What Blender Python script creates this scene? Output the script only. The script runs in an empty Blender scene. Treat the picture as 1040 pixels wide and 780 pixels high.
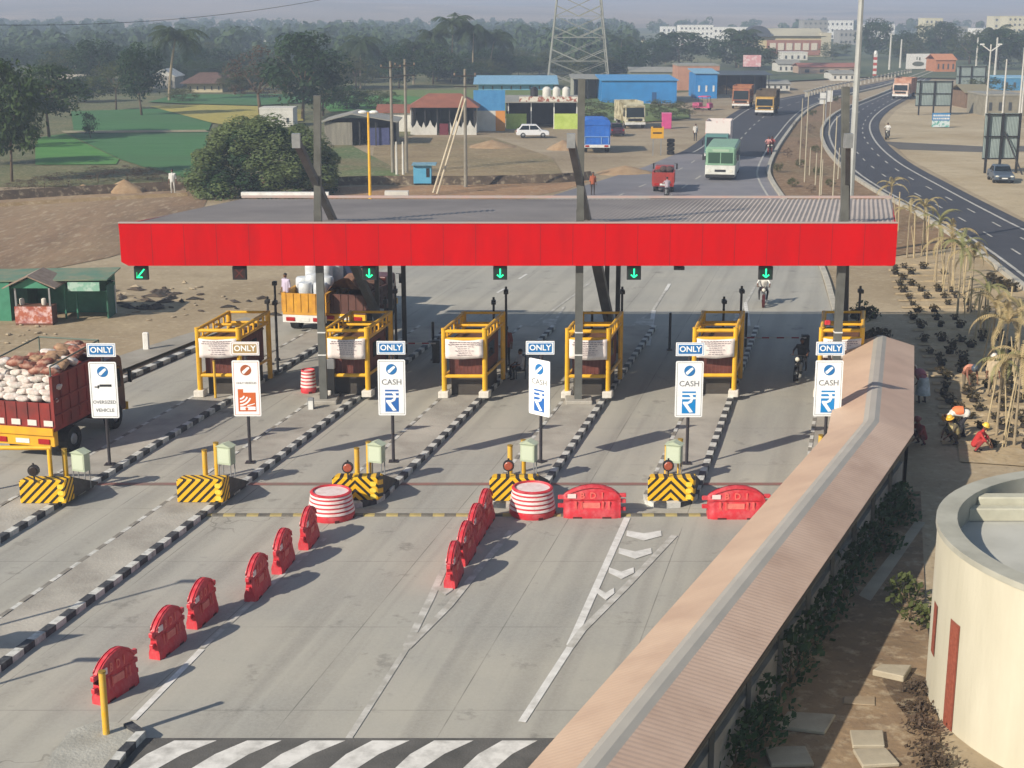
import bpy, bmesh, math, random
from mathutils import Vector, Matrix, Euler
random.seed(7)
rnd = random.random
def ru(a, b): return a + (b - a) * rnd()
SC = bpy.context.scene
COL = SC.collection
PI = math.pi
R = math.radians
# ---------------------------------------------------------------- camera model (photo 1040x780)
CAMH, TH, F = 15.2, R(14.2), 1500.0
CT, ST = math.cos(TH), math.sin(TH)
LT = 0.2375                       # the lanes drift this many metres in X per metre in Y
LA = -math.atan(LT)               # rotation of things lined up with the lanes
def G(px, py, Z=0.0):
    dx = (px - 520) / F; dy = (390 - py) / F
    d = Vector((dx, CT + dy * ST, -ST + dy * CT))
    t = (Z - CAMH) / d.z
    return Vector((d.x * t, d.y * t, Z))
def depth(p): return p.y * CT + (CAMH - p.z) * ST
def AT(px, py, Y):                # the point on the sight line whose Y is given
    dx = (px - 520) / F; dy = (390 - py) / F
    d = Vector((dx, CT + dy * ST, -ST + dy * CT))
    t = Y / d.y
    return Vector((d.x * t, Y, CAMH + d.z * t))
def mpp(p): return depth(p) / F   # metres per pixel
def lin(h):
    h = h.lstrip('#')
    o = []
    for i in (0, 2, 4):
        v = int(h[i:i + 2], 16) / 255
        o.append(v / 12.92 if v <= 0.04045 else ((v + 0.055) / 1.055) ** 2.4)
    return tuple(o) + (1.0,)
# ---------------------------------------------------------------- materials
_mats = {}
def new_mat(name):
    m = bpy.data.materials.new(name); m.use_nodes = True
    nt = m.node_tree; bs = nt.nodes['Principled BSDF']
    return m, nt, bs
def noise_fac(nt, scale, detail=4, rough=.6, vec=None, lo=.35, hi=.65):
    n = nt.nodes.new('ShaderNodeTexNoise'); n.inputs['Scale'].default_value = scale
    n.inputs['Detail'].default_value = detail; n.inputs['Roughness'].default_value = rough
    if vec is not None: nt.links.new(vec, n.inputs['Vector'])
    r = nt.nodes.new('ShaderNodeMapRange'); r.inputs['From Min'].default_value = lo; r.inputs['From Max'].default_value = hi
    nt.links.new(n.outputs['Fac'], r.inputs['Value'])
    return r.outputs['Result']
def mix(nt, fac, a, b, mode='MIX'):
    x = nt.nodes.new('ShaderNodeMix'); x.data_type = 'RGBA'; x.blend_type = mode
    if isinstance(fac, float): x.inputs['Factor'].default_value = fac
    else: nt.links.new(fac, x.inputs['Factor'])
    for s, v in ((6, a), (7, b)):
        if isinstance(v, tuple): x.inputs[s].default_value = v
        else: nt.links.new(v, x.inputs[s])
    return x.outputs[2]
def M(name, c, c2=None, scale=3.0, rough=.7, metal=0., bump=0., bscale=None, c3=None, scale3=None, world=False, lo=.35, hi=.65, spec=.5, stretch=None):
    """named procedural material: two or three colours mixed by noise, optional bump"""
    if name in _mats: return _mats[name]
    m, nt, bs = new_mat(name)
    bs.inputs['Roughness'].default_value = rough; bs.inputs['Metallic'].default_value = metal
    bs.inputs['Specular IOR Level'].default_value = spec
    col = lin(c) if isinstance(c, str) else c
    if world:
        g = nt.nodes.new('ShaderNodeNewGeometry'); vec = g.outputs['Position']
    else:
        g = nt.nodes.new('ShaderNodeTexCoord'); vec = g.outputs['Object']
    if stretch:
        mp = nt.nodes.new('ShaderNodeMapping'); mp.inputs['Scale'].default_value = stretch
        nt.links.new(vec, mp.inputs['Vector']); vec = mp.outputs['Vector']
    if c2:
        col = mix(nt, noise_fac(nt, scale, vec=vec, lo=lo, hi=hi), col, lin(c2))
    if c3:
        col = mix(nt, noise_fac(nt, scale3 or scale * .2, vec=vec, lo=.45, hi=.7), col, lin(c3))
    if world and rough >= .95 and c2:      # earth: mottling, clods and trodden patches
        for sc, lo2, hi2, cc, am in ((1.1, .54, .7, '#6b5a45', .35), (4.5, .56, .66, '#55483a', .4), (2.2, .52, .7, '#c9bb9f', .5), (.16, .5, .62, '#857458', .25)):
            f_ = noise_fac(nt, sc, 6, .68, vec=vec, lo=lo2, hi=hi2); mm = nt.nodes.new('ShaderNodeMath'); mm.operation = 'MULTIPLY'; mm.inputs[1].default_value = am; nt.links.new(f_, mm.inputs[0]); col = mix(nt, mm.outputs[0], col, lin(cc))
    if isinstance(col, tuple): bs.inputs['Base Color'].default_value = col
    else: nt.links.new(col, bs.inputs['Base Color'])
    if bump:
        n = nt.nodes.new('ShaderNodeTexNoise'); n.inputs['Scale'].default_value = bscale or scale * 4; n.inputs['Detail'].default_value = 5
        nt.links.new(vec, n.inputs['Vector'])
        b = nt.nodes.new('ShaderNodeBump'); b.inputs['Strength'].default_value = bump; b.inputs['Distance'].default_value = .05
        nt.links.new(n.outputs['Fac'], b.inputs['Height']); nt.links.new(b.outputs['Normal'], bs.inputs['Normal'])
    _mats[name] = m
    return m
def emit(name, c, s):
    m, nt, bs = new_mat(name)
    bs.inputs['Base Color'].default_value = lin(c); bs.inputs['Emission Color'].default_value = lin(c); bs.inputs['Emission Strength'].default_value = s
    _mats[name] = m; return m
# ---------------------------------------------------------------- mesh builder
class MB:
    def __init__(self): self.v = []; self.f = []; self.m = []; self.T = None; self.mi = 0
    def _add(self, vs, fs, mi=None):
        b = len(self.v)
        for p in vs:
            p = Vector(p)
            self.v.append(self.T @ p if self.T is not None else p)
        for f in fs:
            self.f.append([b + i for i in f]); self.m.append(self.mi if mi is None else mi)
        return self
    def box(self, x0, x1, y0, y1, z0, z1, mi=None, sh=0., tx=0., ty=0.):
        # sh: shear of x by y; tx, ty: inset of the top
        vs = [(x0, y0, z0), (x1, y0, z0), (x1, y1, z0), (x0, y1, z0), (x0 + tx, y0 + ty, z1), (x1 - tx, y0 + ty, z1), (x1 - tx, y1 - ty, z1), (x0 + tx, y1 - ty, z1)]
        vs = [(x + sh * y, y, z) for x, y, z in vs]
        return self._add(vs, [(3, 2, 1, 0), (4, 5, 6, 7), (0, 1, 5, 4), (1, 2, 6, 5), (2, 3, 7, 6), (3, 0, 4, 7)], mi)
    def bbox(self, x0, x1, y0, y1, z0, z1, b=.02, mi=None):
        # box with chamfered vertical and top edges
        def ring(i, z): return [(x0 + i + b, y0 + i, z), (x1 - i - b, y0 + i, z), (x1 - i, y0 + i + b, z), (x1 - i, y1 - i - b, z), (x1 - i - b, y1 - i, z), (x0 + i + b, y1 - i, z), (x0 + i, y1 - i - b, z), (x0 + i, y0 + i + b, z)]
        vs = ring(0, z0) + ring(0, z1 - b) + ring(b, z1)
        fs = [tuple(range(7, -1, -1)), tuple(range(16, 24))]
        for k in (0, 8):
            for i in range(8): fs.append((k + i, k + (i + 1) % 8, k + 8 + (i + 1) % 8, k + 8 + i))
        return self._add(vs, fs, mi)
    def tube(self, a, b, r0, r1=None, n=8, mi=None, cap=True, phase=0.):
        a = Vector(a); b = Vector(b); r1 = r0 if r1 is None else r1
        d = (b - a)
        if d.length < 1e-6: return self
        d.normalize()
        u = d.orthogonal().normalized() if abs(d.z) < .999 else Vector((1, 0, 0)); w = d.cross(u)
        vs = []
        for p, r in ((a, r0), (b, r1)):
            for i in range(n):
                t = 2 * PI * i / n + phase; vs.append(p + u * (r * math.cos(t)) + w * (r * math.sin(t)))
        fs = [(i, (i + 1) % n, n + (i + 1) % n, n + i) for i in range(n)]
        if cap: fs += [tuple(range(n - 1, -1, -1)), tuple(range(n, 2 * n))]
        return self._add(vs, fs, mi)
    def bar(self, a, b, w, h=None, mi=None):
        """square bar from a to b"""
        a = Vector(a); b = Vector(b); h = h or w
        d = (b - a).normalized()
        u = d.cross(Vector((0, 0, 1)))
        u = Vector((1, 0, 0)) if u.length < .05 else u.normalized()
        v = u.cross(d)
        vs = []
        for p in (a, b):
            for s, t in ((-1, -1), (1, -1), (1, 1), (-1, 1)): vs.append(p + u * (s * w / 2) + v * (t * h / 2))
        return self._add(vs, [(3, 2, 1, 0), (4, 5, 6, 7), (0, 1, 5, 4), (1, 2, 6, 5), (2, 3, 7, 6), (3, 0, 4, 7)], mi)
    def prism(self, poly, z0, z1, mi=None, top=None):
        """vertical prism over a plan polygon; poly counter-clockwise"""
        n = len(poly)
        vs = [(p[0], p[1], z0) for p in poly] + [(p[0], p[1], z1) for p in poly]
        fs = [tuple(range(n - 1, -1, -1)), tuple(range(n, 2 * n))] + [(i, (i + 1) % n, n + (i + 1) % n, n + i) for i in range(n)]
        return self._add(vs, fs, mi)
    def ext(self, prof, y0, y1, mi=None, ins=0.):
        """profile in XZ extruded along Y"""
        n = len(prof); vs = [(p[0], y0, p[1]) for p in prof] + [(p[0], y1, p[1]) for p in prof]
        return self._add(vs, [tuple(range(n)), tuple(range(2 * n - 1, n - 1, -1))] + [((i + 1) % n, i, n + i, n + (i + 1) % n) for i in range(n)], mi)
    def extx(self, prof, x0, x1, mi=None):
        """profile in YZ extruded along X"""
        n = len(prof); vs = [(x0, p[0], p[1]) for p in prof] + [(x1, p[0], p[1]) for p in prof]
        return self._add(vs, [tuple(range(n - 1, -1, -1)), tuple(range(n, 2 * n))] + [(i, (i + 1) % n, n + (i + 1) % n, n + i) for i in range(n)], mi)
    def quad(self, a, b, c, d, mi=None): return self._add([a, b, c, d], [(0, 1, 2, 3)], mi)
    def poly(self, pts, mi=None): return self._add(pts, [tuple(range(len(pts)))], mi)
    def lathe(self, prof, n=16, c=(0, 0, 0), mi=None, sx=1., sy=1.):
        vs = []
        for r, z in prof:
            for i in range(n):
                t = 2 * PI * i / n; vs.append((c[0] + r * sx * math.cos(t), c[1] + r * sy * math.sin(t), c[2] + z))
        fs = []
        for k in range(len(prof) - 1):
            for i in range(n): fs.append((k * n + i, k * n + (i + 1) % n, (k + 1) * n + (i + 1) % n, (k + 1) * n + i))
        fs.append(tuple(range(n - 1, -1, -1))); fs.append(tuple((len(prof) - 1) * n + i for i in range(n)))
        return self._add(vs, fs, mi)
    def ball(self, c, rx, ry=None, rz=None, n=10, m=6, mi=None):
        ry = ry or rx; rz = rz or rx
        prof = [(math.sin(PI * k / m), -math.cos(PI * k / m)) for k in range(m + 1)]
        prof[0] = (.02, -1); prof[-1] = (.02, 1)
        vs = []
        for r, z in prof:
            for i in range(n):
                t = 2 * PI * i / n; vs.append((c[0] + rx * r * math.cos(t), c[1] + ry * r * math.sin(t), c[2] + rz * z))
        fs = []
        for k in range(m):
            for i in range(n): fs.append((k * n + i, k * n + (i + 1) % n, (k + 1) * n + (i + 1) % n, (k + 1) * n + i))
        return self._add(vs, fs, mi)
    def ring(self, c, r, w, t, axis='x', n=20, mi=None):
        """a tyre-like ring: outer radius r, radial thickness w, width t, centred at c"""
        vs = []
        for (rr, s) in ((r, -1), (r, 1), (r - w, 1), (r - w, -1)):
            for i in range(n):
                a = 2 * PI * i / n; p, q = rr * math.cos(a), rr * math.sin(a)
                vs.append((c[0] + s * t / 2, c[1] + p, c[2] + q) if axis == 'x' else (c[0] + p, c[1] + s * t / 2, c[2] + q))
        fs = []
        for k in range(4):
            k2 = (k + 1) % 4
            for i in range(n): fs.append((k * n + i, k * n + (i + 1) % n, k2 * n + (i + 1) % n, k2 * n + i))
        return self._add(vs, fs, mi)
    def mesh(self, name, mats, smooth=False):
        me = bpy.data.meshes.new(name)
        me.from_pydata([tuple(p) for p in self.v], [], self.f)
        for m in (mats if isinstance(mats, (list, tuple)) else [mats]): me.materials.append(m)
        me.polygons.foreach_set('material_index', self.m)
        if smooth: me.polygons.foreach_set('use_smooth', [True] * len(self.f))
        me.update(); return me
    def build(self, name, mats, parent=None, smooth=False, loc=None, rz=0, fix=True):
        me = self.mesh(name, mats, smooth)
        if fix:
            bm = bmesh.new(); bm.from_mesh(me); bmesh.ops.recalc_face_normals(bm, faces=bm.faces); bm.to_mesh(me); bm.free()
        if smooth:
            try: me.set_sharp_from_angle(angle=R(40))
            except Exception: pass
        o = bpy.data.objects.new(name, me); COL.objects.link(o)
        if parent: o.parent = parent
        if loc is not None: o.location = loc
        if rz: o.rotation_euler.z = rz
        return o
def tag(o, label=None, cat=None, group=None, kind=None):
    if label: o['label'] = label
    if cat: o['category'] = cat
    if group: o['group'] = group
    if kind: o['kind'] = kind
    return o
def thing(name, label, cat, loc=(0, 0, 0), rz=0., group=None, scale=None):
    o = bpy.data.objects.new(name, None); COL.objects.link(o); o.empty_display_size = .3
    o.location = loc; o.rotation_euler.z = rz
    if scale: o.scale = scale
    return tag(o, label, cat, group)
def kids(o): return [c for c in bpy.data.objects if c.parent == o]
_kc = {}
def dup(root, loc=None, rz=None, label=None, group=None, scale=None):
    c = root.copy(); COL.objects.link(c)
    if loc is not None: c.location = loc
    if rz is not None: c.rotation_euler.z = rz
    if scale is not None: c.scale = scale
    if label: c['label'] = label
    if group: c['group'] = group
    if root.name not in _kc: _kc[root.name] = [(k, kids(k)) for k in kids(root)]
    for k, gs in _kc[root.name]:
        d = k.copy(); COL.objects.link(d); d.parent = c
        for g in gs:
            e = g.copy(); COL.objects.link(e); e.parent = d
    return c
def sheet(name, pts, z, m, label=None):
    """a flat structure polygon from world points (x, y)"""
    me = bpy.data.meshes.new(name)
    bm = bmesh.new(); vs = [bm.verts.new((p[0], p[1], z)) for p in pts]; f = bm.faces.new(vs)
    if f.normal.z < 0: f.normal_flip()
    bm.normal_update()
    bmesh.ops.triangulate(bm, faces=bm.faces)
    for f in bm.faces:
        if f.normal.z < 0: f.normal_flip()
    bm.to_mesh(me); bm.free(); me.materials.append(m)
    o = bpy.data.objects.new(name, me); COL.objects.link(o); o['kind'] = 'structure'
    return o
def psheet(name, pix, z, m): return sheet(name, [G(x, y) for x, y in pix], z, m)
def smooth_line(pts, n=6):
    """Catmull-Rom through 2D points"""
    P = [Vector((p[0], p[1])) for p in pts]; out = []
    for i in range(len(P) - 1):
        p0 = P[max(i - 1, 0)]; p1 = P[i]; p2 = P[i + 1]; p3 = P[min(i + 2, len(P) - 1)]
        for k in range(n):
            t = k / n
            out.append(.5 * ((2 * p1) + (p2 - p0) * t + (2 * p0 - 5 * p1 + 4 * p2 - p3) * t * t + (3 * p1 - p0 - 3 * p2 + p3) * t ** 3))
    out.append(P[-1]); return out
def offset_line(pts, d):
    out = []
    for i, p in enumerate(pts):
        a = pts[max(i - 1, 0)]; b = pts[min(i + 1, len(pts) - 1)]
        t = (b - a).normalized(); out.append(p + Vector((-t.y, t.x)) * d)
    return out
def strip_mb(mb, line, w, z, dash=None, mi=None, off=0.):
    """flat painted strip along a line of 2D points, dash = (on, gap)"""
    L = offset_line(line, off - w / 2); Rr = offset_line(line, off + w / 2); s = 0
    for i in range(len(line) - 1):
        seg = (line[i + 1] - line[i]).length
        if dash:
            per = dash[0] + dash[1]; k = 0.
            while k < seg:
                ph = (s + k) % per
                if ph < dash[0]:
                    e = min(seg, k + dash[0] - ph); a, b = k / seg, e / seg
                    p = [L[i].lerp(L[i + 1], a), L[i].lerp(L[i + 1], b), Rr[i].lerp(Rr[i + 1], b), Rr[i].lerp(Rr[i + 1], a)]
                    mb.quad(*[(q.x, q.y, z) for q in p], mi=mi); k = e + 1e-4
                else: k += per - ph + 1e-4
        else:
            mb.quad(*[(q.x, q.y, z) for q in (L[i], L[i + 1], Rr[i + 1], Rr[i])], mi=mi)
        s += seg
    return mb
_tm = {}
def text_mesh(txt, size, ext=.004, bold=0.):
    k = (txt, size, ext, bold)
    if k in _tm: return _tm[k]
    cu = bpy.data.curves.new('lettering', 'FONT'); cu.body = txt; cu.size = size; cu.align_x = 'CENTER'; cu.align_y = 'CENTER'; cu.extrude = ext; cu.offset = bold; cu.resolution_u = 3
    o = bpy.data.objects.new('tmp', cu); COL.objects.link(o)
    dg = bpy.context.evaluated_depsgraph_get(); dg.update()
    me = bpy.data.meshes.new_from_object(o.evaluated_get(dg)); bpy.data.objects.remove(o); bpy.data.curves.remove(cu)
    _tm[k] = me; return me
def text(name, txt, size, m, parent, loc, rot=(PI / 2, 0, 0), bold=0., ext=.004, sx=1.):
    me = text_mesh(txt, size, ext, bold).copy(); me.name = name
    me.materials.clear(); me.materials.append(m)
    o = bpy.data.objects.new(name, me); COL.objects.link(o); o.parent = parent; o.location = loc; o.rotation_euler = rot; o.scale = (sx, 1, 1)
    return o
# ---------------------------------------------------------------- palette
YEL = M('yellow_paint', '#eeb72c', '#d3a02a', 2.5, .45, lo=.4, hi=.75)
DSTEEL = M('dark_steel', '#2c2c2e', '#3a3a3a', 3, .5)
GSTEEL = M('grey_steel_paint', '#62635f', '#52534f', 2, .5)
GALV = M('galvanised_steel', '#a9abac', '#8f9294', 2, .4, .5)
WPAINT = M('white_paint', '#dcdcd8', '#c3c2bb', 4, .5, lo=.45, hi=.8)
RPLAS = M('red_plastic', '#cb2d38', '#b52a35', 2.2, .5, c3='#c9555a', scale3=4)
BLACKP = M('black_paint', '#1d1e21', '#34353a', 5, .6, lo=.4, hi=.8)
KW = M('kerb_white_paint', '#c9c9c3', '#8f8f89', 5, .7, lo=.45, hi=.75)
KB = M('kerb_black_paint', '#34363b', '#5d5f60', 5, .7, lo=.45, hi=.75)
RUBBER = M('tyre_rubber', '#18181a', '#262626', 6, .85)
GLASS = M('dark_window_glass', '#141c20', None, rough=.08)
CONC = M('island_concrete', '#a39f95', '#918c83', 1.2, .85, bump=.3, bscale=12, c3='#b3aea3', scale3=.35)
# ================================================================ SETTING
def plaza_mat():
    m, nt, bs = new_mat('plaza_concrete'); bs.inputs['Roughness'].default_value = .8
    N = nt.nodes; L = nt.links
    g = N.new('ShaderNodeNewGeometry'); sp = N.new('ShaderNodeSeparateXYZ'); L.new(g.outputs['Position'], sp.inputs[0])
    def math_(op, a, b=None, c=None):
        x = N.new('ShaderNodeMath'); x.operation = op
        for i, v in enumerate((a, b, c)):
            if v is None: continue
            if isinstance(v, (int, float)): x.inputs[i].default_value = v
            else: L.new(v, x.inputs[i])
        return x.outputs[0]
    u = math_('SUBTRACT', sp.outputs['X'], math_('MULTIPLY', sp.outputs['Y'], LT)); v = sp.outputs['Y']
    cb = N.new('ShaderNodeCombineXYZ'); L.new(u, cb.inputs[0]); L.new(math_('MULTIPLY', v, .09), cb.inputs[1])
    cs = N.new('ShaderNodeCombineXYZ'); L.new(u, cs.inputs[0]); L.new(math_('MULTIPLY', v, .03), cs.inputs[1])
    col = mix(nt, noise_fac(nt, .9, 6, .65, vec=cb.outputs[0], lo=.3, hi=.7), lin('#908f88'), lin('#a3a198'))
    col = mix(nt, noise_fac(nt, .12, 4, .6, vec=g.outputs['Position'], lo=.4, hi=.68), col, lin('#aba79a'))
    # worn wheel tracks: darker streaks along the lanes
    wf = noise_fac(nt, 1.6, 3, .5, vec=cs.outputs[0], lo=.52, hi=.72)
    wf2 = math_('MULTIPLY', wf, .42)
    col = mix(nt, wf2, col, lin('#75726c'))
    # tyre tracks in the middle of each lane
    uc = -15.85 - LT * 44.7 + 1.75 + 1.64
    p_ = math_('MULTIPLY', math_('SUBTRACT', math_('FRACT', math_('ADD', math_('DIVIDE', math_('SUBTRACT', u, uc), 5.01), .5)), .5), 5.01)
    d_ = math_('ABSOLUTE', math_('SUBTRACT', math_('ABSOLUTE', p_), .82))
    mr = N.new('ShaderNodeMapRange'); mr.interpolation_type = 'SMOOTHSTEP'; mr.inputs['From Min'].default_value = .48; mr.inputs['From Max'].default_value = .05; L.new(d_, mr.inputs['Value'])
    col = mix(nt, math_('MULTIPLY', math_('MULTIPLY', mr.outputs[0], noise_fac(nt, .35, 4, .6, vec=cs.outputs[0], lo=.3, hi=.7)), .34), col, lin('#6d6a64'))
    # hairline cracks
    vo = N.new('ShaderNodeTexVoronoi'); vo.feature = 'DISTANCE_TO_EDGE'; vo.inputs['Scale'].default_value = .13; nz = N.new('ShaderNodeTexNoise'); nz.inputs['Scale'].default_value = .8; L.new(g.outputs['Position'], nz.inputs['Vector'])
    va = N.new('ShaderNodeVectorMath'); va.operation = 'MULTIPLY_ADD'; L.new(nz.outputs['Color'], va.inputs[0]); va.inputs[1].default_value = (2, 2, 0); L.new(g.outputs['Position'], va.inputs[2]); L.new(va.outputs[0], vo.inputs['Vector'])
    col = mix(nt, math_('MULTIPLY', math_('MULTIPLY', math_('LESS_THAN', vo.outputs['Distance'], .0022), noise_fac(nt, .09, 2, .5, vec=g.outputs['Position'], lo=.52, hi=.6)), .45), col, lin('#55524c'))
    # fine grain
    col = mix(nt, math_('MULTIPLY', noise_fac(nt, 14, 4, .7, vec=g.outputs['Position'], lo=.4, hi=.75), .35), col, lin('#b5b2a8'))
    # oil spots
    col = mix(nt, math_('MULTIPLY', noise_fac(nt, .75, 5, .7, vec=g.outputs['Position'], lo=.6, hi=.72), .6), col, lin('#5f5c57'))
    # slab joints
    j1 = math_('LESS_THAN', math_('FRACT', math_('DIVIDE', math_('ADD', v, 2.0), 4.6)), .009)
    j2 = math_('LESS_THAN', math_('FRACT', math_('DIVIDE', math_('ADD', u, 40.9), 3.6)), .008)
    jn = math_('MULTIPLY', math_('MAXIMUM', math_('MULTIPLY', j1, .35), math_('MULTIPLY', j2, .6)), noise_fac(nt, .5, 3, .6, vec=g.outputs['Position'], lo=.3, hi=.6))
    col = mix(nt, jn, col, lin('#4d4b47'))
    L.new(col, bs.inputs['Base Color'])
    n = N.new('ShaderNodeTexNoise'); n.inputs['Scale'].default_value = 25; L.new(g.outputs['Position'], n.inputs['Vector'])
    b = N.new('ShaderNodeBump'); b.inputs['Strength'].default_value = .15; b.inputs['Distance'].default_value = .01
    L.new(n.outputs['Fac'], b.inputs['Height']); L.new(b.outputs['Normal'], bs.inputs['Normal'])
    return m
DIRT = M('dry_earth', '#9a8a70', '#a9997d', .35, .95, bump=.6, bscale=2.5, c3='#877558', scale3=.05, world=True)
def earth_mat(name, a, b, c, furrow=None, s=.4):
    m = M(name, a, b, s, .95, bump=.7, bscale=3, c3=c, scale3=.06, world=True)
    return m
ASPH = M('new_asphalt', '#35363c', '#3d3e44', .5, .75, bump=.2, bscale=30, c3='#45464b', scale3=.05, world=True)
OLDA = M('worn_asphalt', '#77757a', '#848286', .4, .8, bump=.2, bscale=30, c3='#6a696d', scale3=.06, world=True)
PLAZA = plaza_mat()
PW = M('road_paint_white', '#dddcd7', '#b5b3ac', 3, .7, world=True, lo=.35, hi=.8)
PWF = M('worn_road_paint', '#c2c0b9', '#a09d94', 2.2, .75, world=True, lo=.35, hi=.6)
# ground: one sheet to the horizon, finer near the camera
def ground():
    mb = MB()
    S = 9000
    mb.quad((-S, -400, 0), (S, -400, 0), (S, S, 0), (-S, S, 0))
    o = mb.build('ground', DIRT); o['kind'] = 'structure'
ground()
z = .01
OLG = M('olive_crop', '#5f7438', '#6f7a41', .1, .9, bump=.6, bscale=2, world=True)
# plough field to the left beyond the stalls
PLO = M('ploughed_soil', '#6c5642', '#8a7056', .5, .95, bump=1., bscale=1.3, c3='#9c8466', scale3=.06, world=True, stretch=(1, .22, 1))
psheet('ploughed_field', [(-120, 203), (60, 198), (215, 193), (205, 215), (185, 240), (110, 262), (40, 276), (-120, 284)], .03, PLO)
SCR = M('scrub_ground', '#566038', '#716d47', .25, .95, bump=.6, bscale=1.5, c3='#3e4c29', scale3=.04, world=True)
psheet('scrubland', [(-900, 192), (60, 190), (335, 184), (350, 165), (350, 150), (470, 128), (480, 108), (720, 92), (690, 60), (520, 50), (-900, 52)], .05, SCR)
FARG = M('far_scrub', '#3f5033', '#5a6040', .02, .9, c3='#84805a', scale3=.006, world=True)
psheet('far_land', [(-3000, 74), (-400, 74), (720, 74), (790, 84), (905, 78), (930, 80), (1100, 84), (3000, 84), (4200, 13.2), (-4000, 13.2)], .28, FARG)
GR1 = M('green_crop', '#3d7a30', '#548a3c', 1.2, .9, bump=.6, bscale=2, c3='#4a7038', scale3=.05, world=True, stretch=(.12, 1, 1))
GR2 = M('dark_green_crop', '#2f6631', '#437540', 1.2, .9, bump=.6, bscale=2, c3='#3d6236', scale3=.05, world=True, stretch=(.12, 1, 1))
YLF = M('ripe_crop', '#b3a650', '#9a8e45', 1.0, .9, bump=.6, bscale=2, c3='#7f7c3c', scale3=.03, world=True)
psheet('light_green_field', [(36, 141), (66, 136.5), (121, 163), (118, 168), (36, 168.5)], .12, GR1)
psheet('green_field', [(67, 136), (212, 135), (206, 165), (190, 182), (150, 172), (122, 163)], .14, GR2)
psheet('upper_green_field', [(72, 114), (160, 111), (215, 126), (212, 133.5), (75, 134)], .16, GR2)
psheet('yellow_field', [(152, 109), (205, 107.5), (262, 109), (308, 113), (308, 124), (240, 130), (215, 126)], .2, YLF)
psheet('far_green_field', [(150, 105), (180, 97), (310, 97), (330, 104), (262, 108.5), (205, 107)], .24, GR2)
psheet('right_green_field', [(322, 104), (330, 99), (480, 97), (484, 104), (470, 112), (335, 115)], .26, GR1)
psheet('crop_strip', [(395, 93), (590, 92), (592, 101), (480, 104), (400, 98)], .3, M('olive_crop', '#5f7438', '#6f7a41', .1, .9, bump=.6, bscale=2, world=True))
psheet('grassland', [(478, 104), (592, 97), (640, 104), (700, 112), (700, 121), (640, 126), (560, 126), (500, 118)], .16, OLG)
psheet('field_path', [(62, 134.5), (208, 133.5), (212, 135.5), (66, 137)], .22, M('pale_path', '#a49a7c', '#8f8668', .3, .95, world=True))
# plaza slab, road beyond
psheet('plaza_road', [(-420, 1100), (700, 1100), (900, 540), (862, 420), (846, 320), (833, 275), (800, 214), (783, 188), (768, 178), (655, 178), (562, 199), (382, 275), (200, 357), (60, 420), (-420, 640)], .03, PLAZA)
L1 = [G(*p) for p in [(562, 199), (655, 170), (684, 158), (706, 146), (740, 118), (766, 106), (815, 96), (860, 90), (902, 82), (930, 74), (960, 64)]]
R1 = [G(*p) for p in [(795, 206), (781, 184), (779, 172), (786, 155), (797, 138), (812, 119), (828, 108), (860, 97), (900, 87), (932, 76), (963, 65)]]
l1, r1 = smooth_line(L1), smooth_line(R1)
sheet('left_carriageway', [(p.x, p.y) for p in l1] + [(p.x, p.y) for p in reversed(r1)], .05, ASPH)
psheet('worn_carriageway', [(562, 199), (655, 170), (684, 158), (700, 157), (730, 158), (784, 161), (779, 172), (781, 184), (795, 206)], .07, OLDA)
L2 = [G(*p) for p in [(1090, 330), (1040, 292), (985, 250), (935, 219), (889, 194), (858, 172), (839, 149), (837, 130), (853, 114), (888, 99), (905, 92), (935, 79), (966, 66)]]
R2 = [G(*p) for p in [(1130, 270), (1100, 254), (1040, 226), (971, 191), (922, 164), (898, 142), (893, 125), (905, 111), (925, 99), (940, 89), (946, 80), (973, 66)]]
l2, r2 = smooth_line(L2), smooth_line(R2)
sheet('right_carriageway', [(p.x, p.y) for p in l2] + [(p.x, p.y) for p in reversed(r2)], .05, ASPH)
# kerbs of the median (real step) and edge lines
def kerb_along(name, line, w, h, m, z0=0.):
    mb = MB(); a = line; b = offset_line(line, w)
    for i in range(len(a) - 1):
        q = [a[i], a[i + 1], b[i + 1], b[i]]
        mb._add([(p.x, p.y, z0) for p in q] + [(p.x, p.y, h) for p in q], [(4, 5, 6, 7), (0, 1, 5, 4), (2, 3, 7, 6), (1, 2, 6, 5), (3, 0, 4, 7)])
    o = mb.build(name, m); o['kind'] = 'structure'; return o
KC = M('kerb_concrete', '#b9b4a6', '#a39e91', 1.5, .85, world=True)
kerb_along('median_kerb', r1, -.35, .3, KC)
kerb_along('median_kerb', l2, .35, .3, KC)
# earth between the two carriageways, with its planting bed
BED = M('median_earth', '#a38f6e', '#b5a280', .5, .95, bump=.8, bscale=3, c3='#94805f', scale3=.08, world=True)
BEDT = M('reddish_median_earth', '#85694a', '#75593c', .5, .95, bump=.8, bscale=3, c3='#6a5a38', scale3=.06, world=True)
medL = [G(*p) for p in [(838, 270), (815, 238), (795, 206), (781, 184), (779, 172), (786, 155), (797, 138), (812, 119), (828, 108), (860, 97)]]
medR = [G(*p) for p in [(985, 250), (935, 219), (889, 194), (858, 172), (839, 149), (837, 130), (853, 114), (880, 102)]]
ml = offset_line(smooth_line(medL), -.4); mr = offset_line(smooth_line(medR), .4)
sheet('median_strip', [(p.x, p.y) for p in ml] + [(p.x, p.y) for p in reversed(mr)], .06, BEDT)
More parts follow.
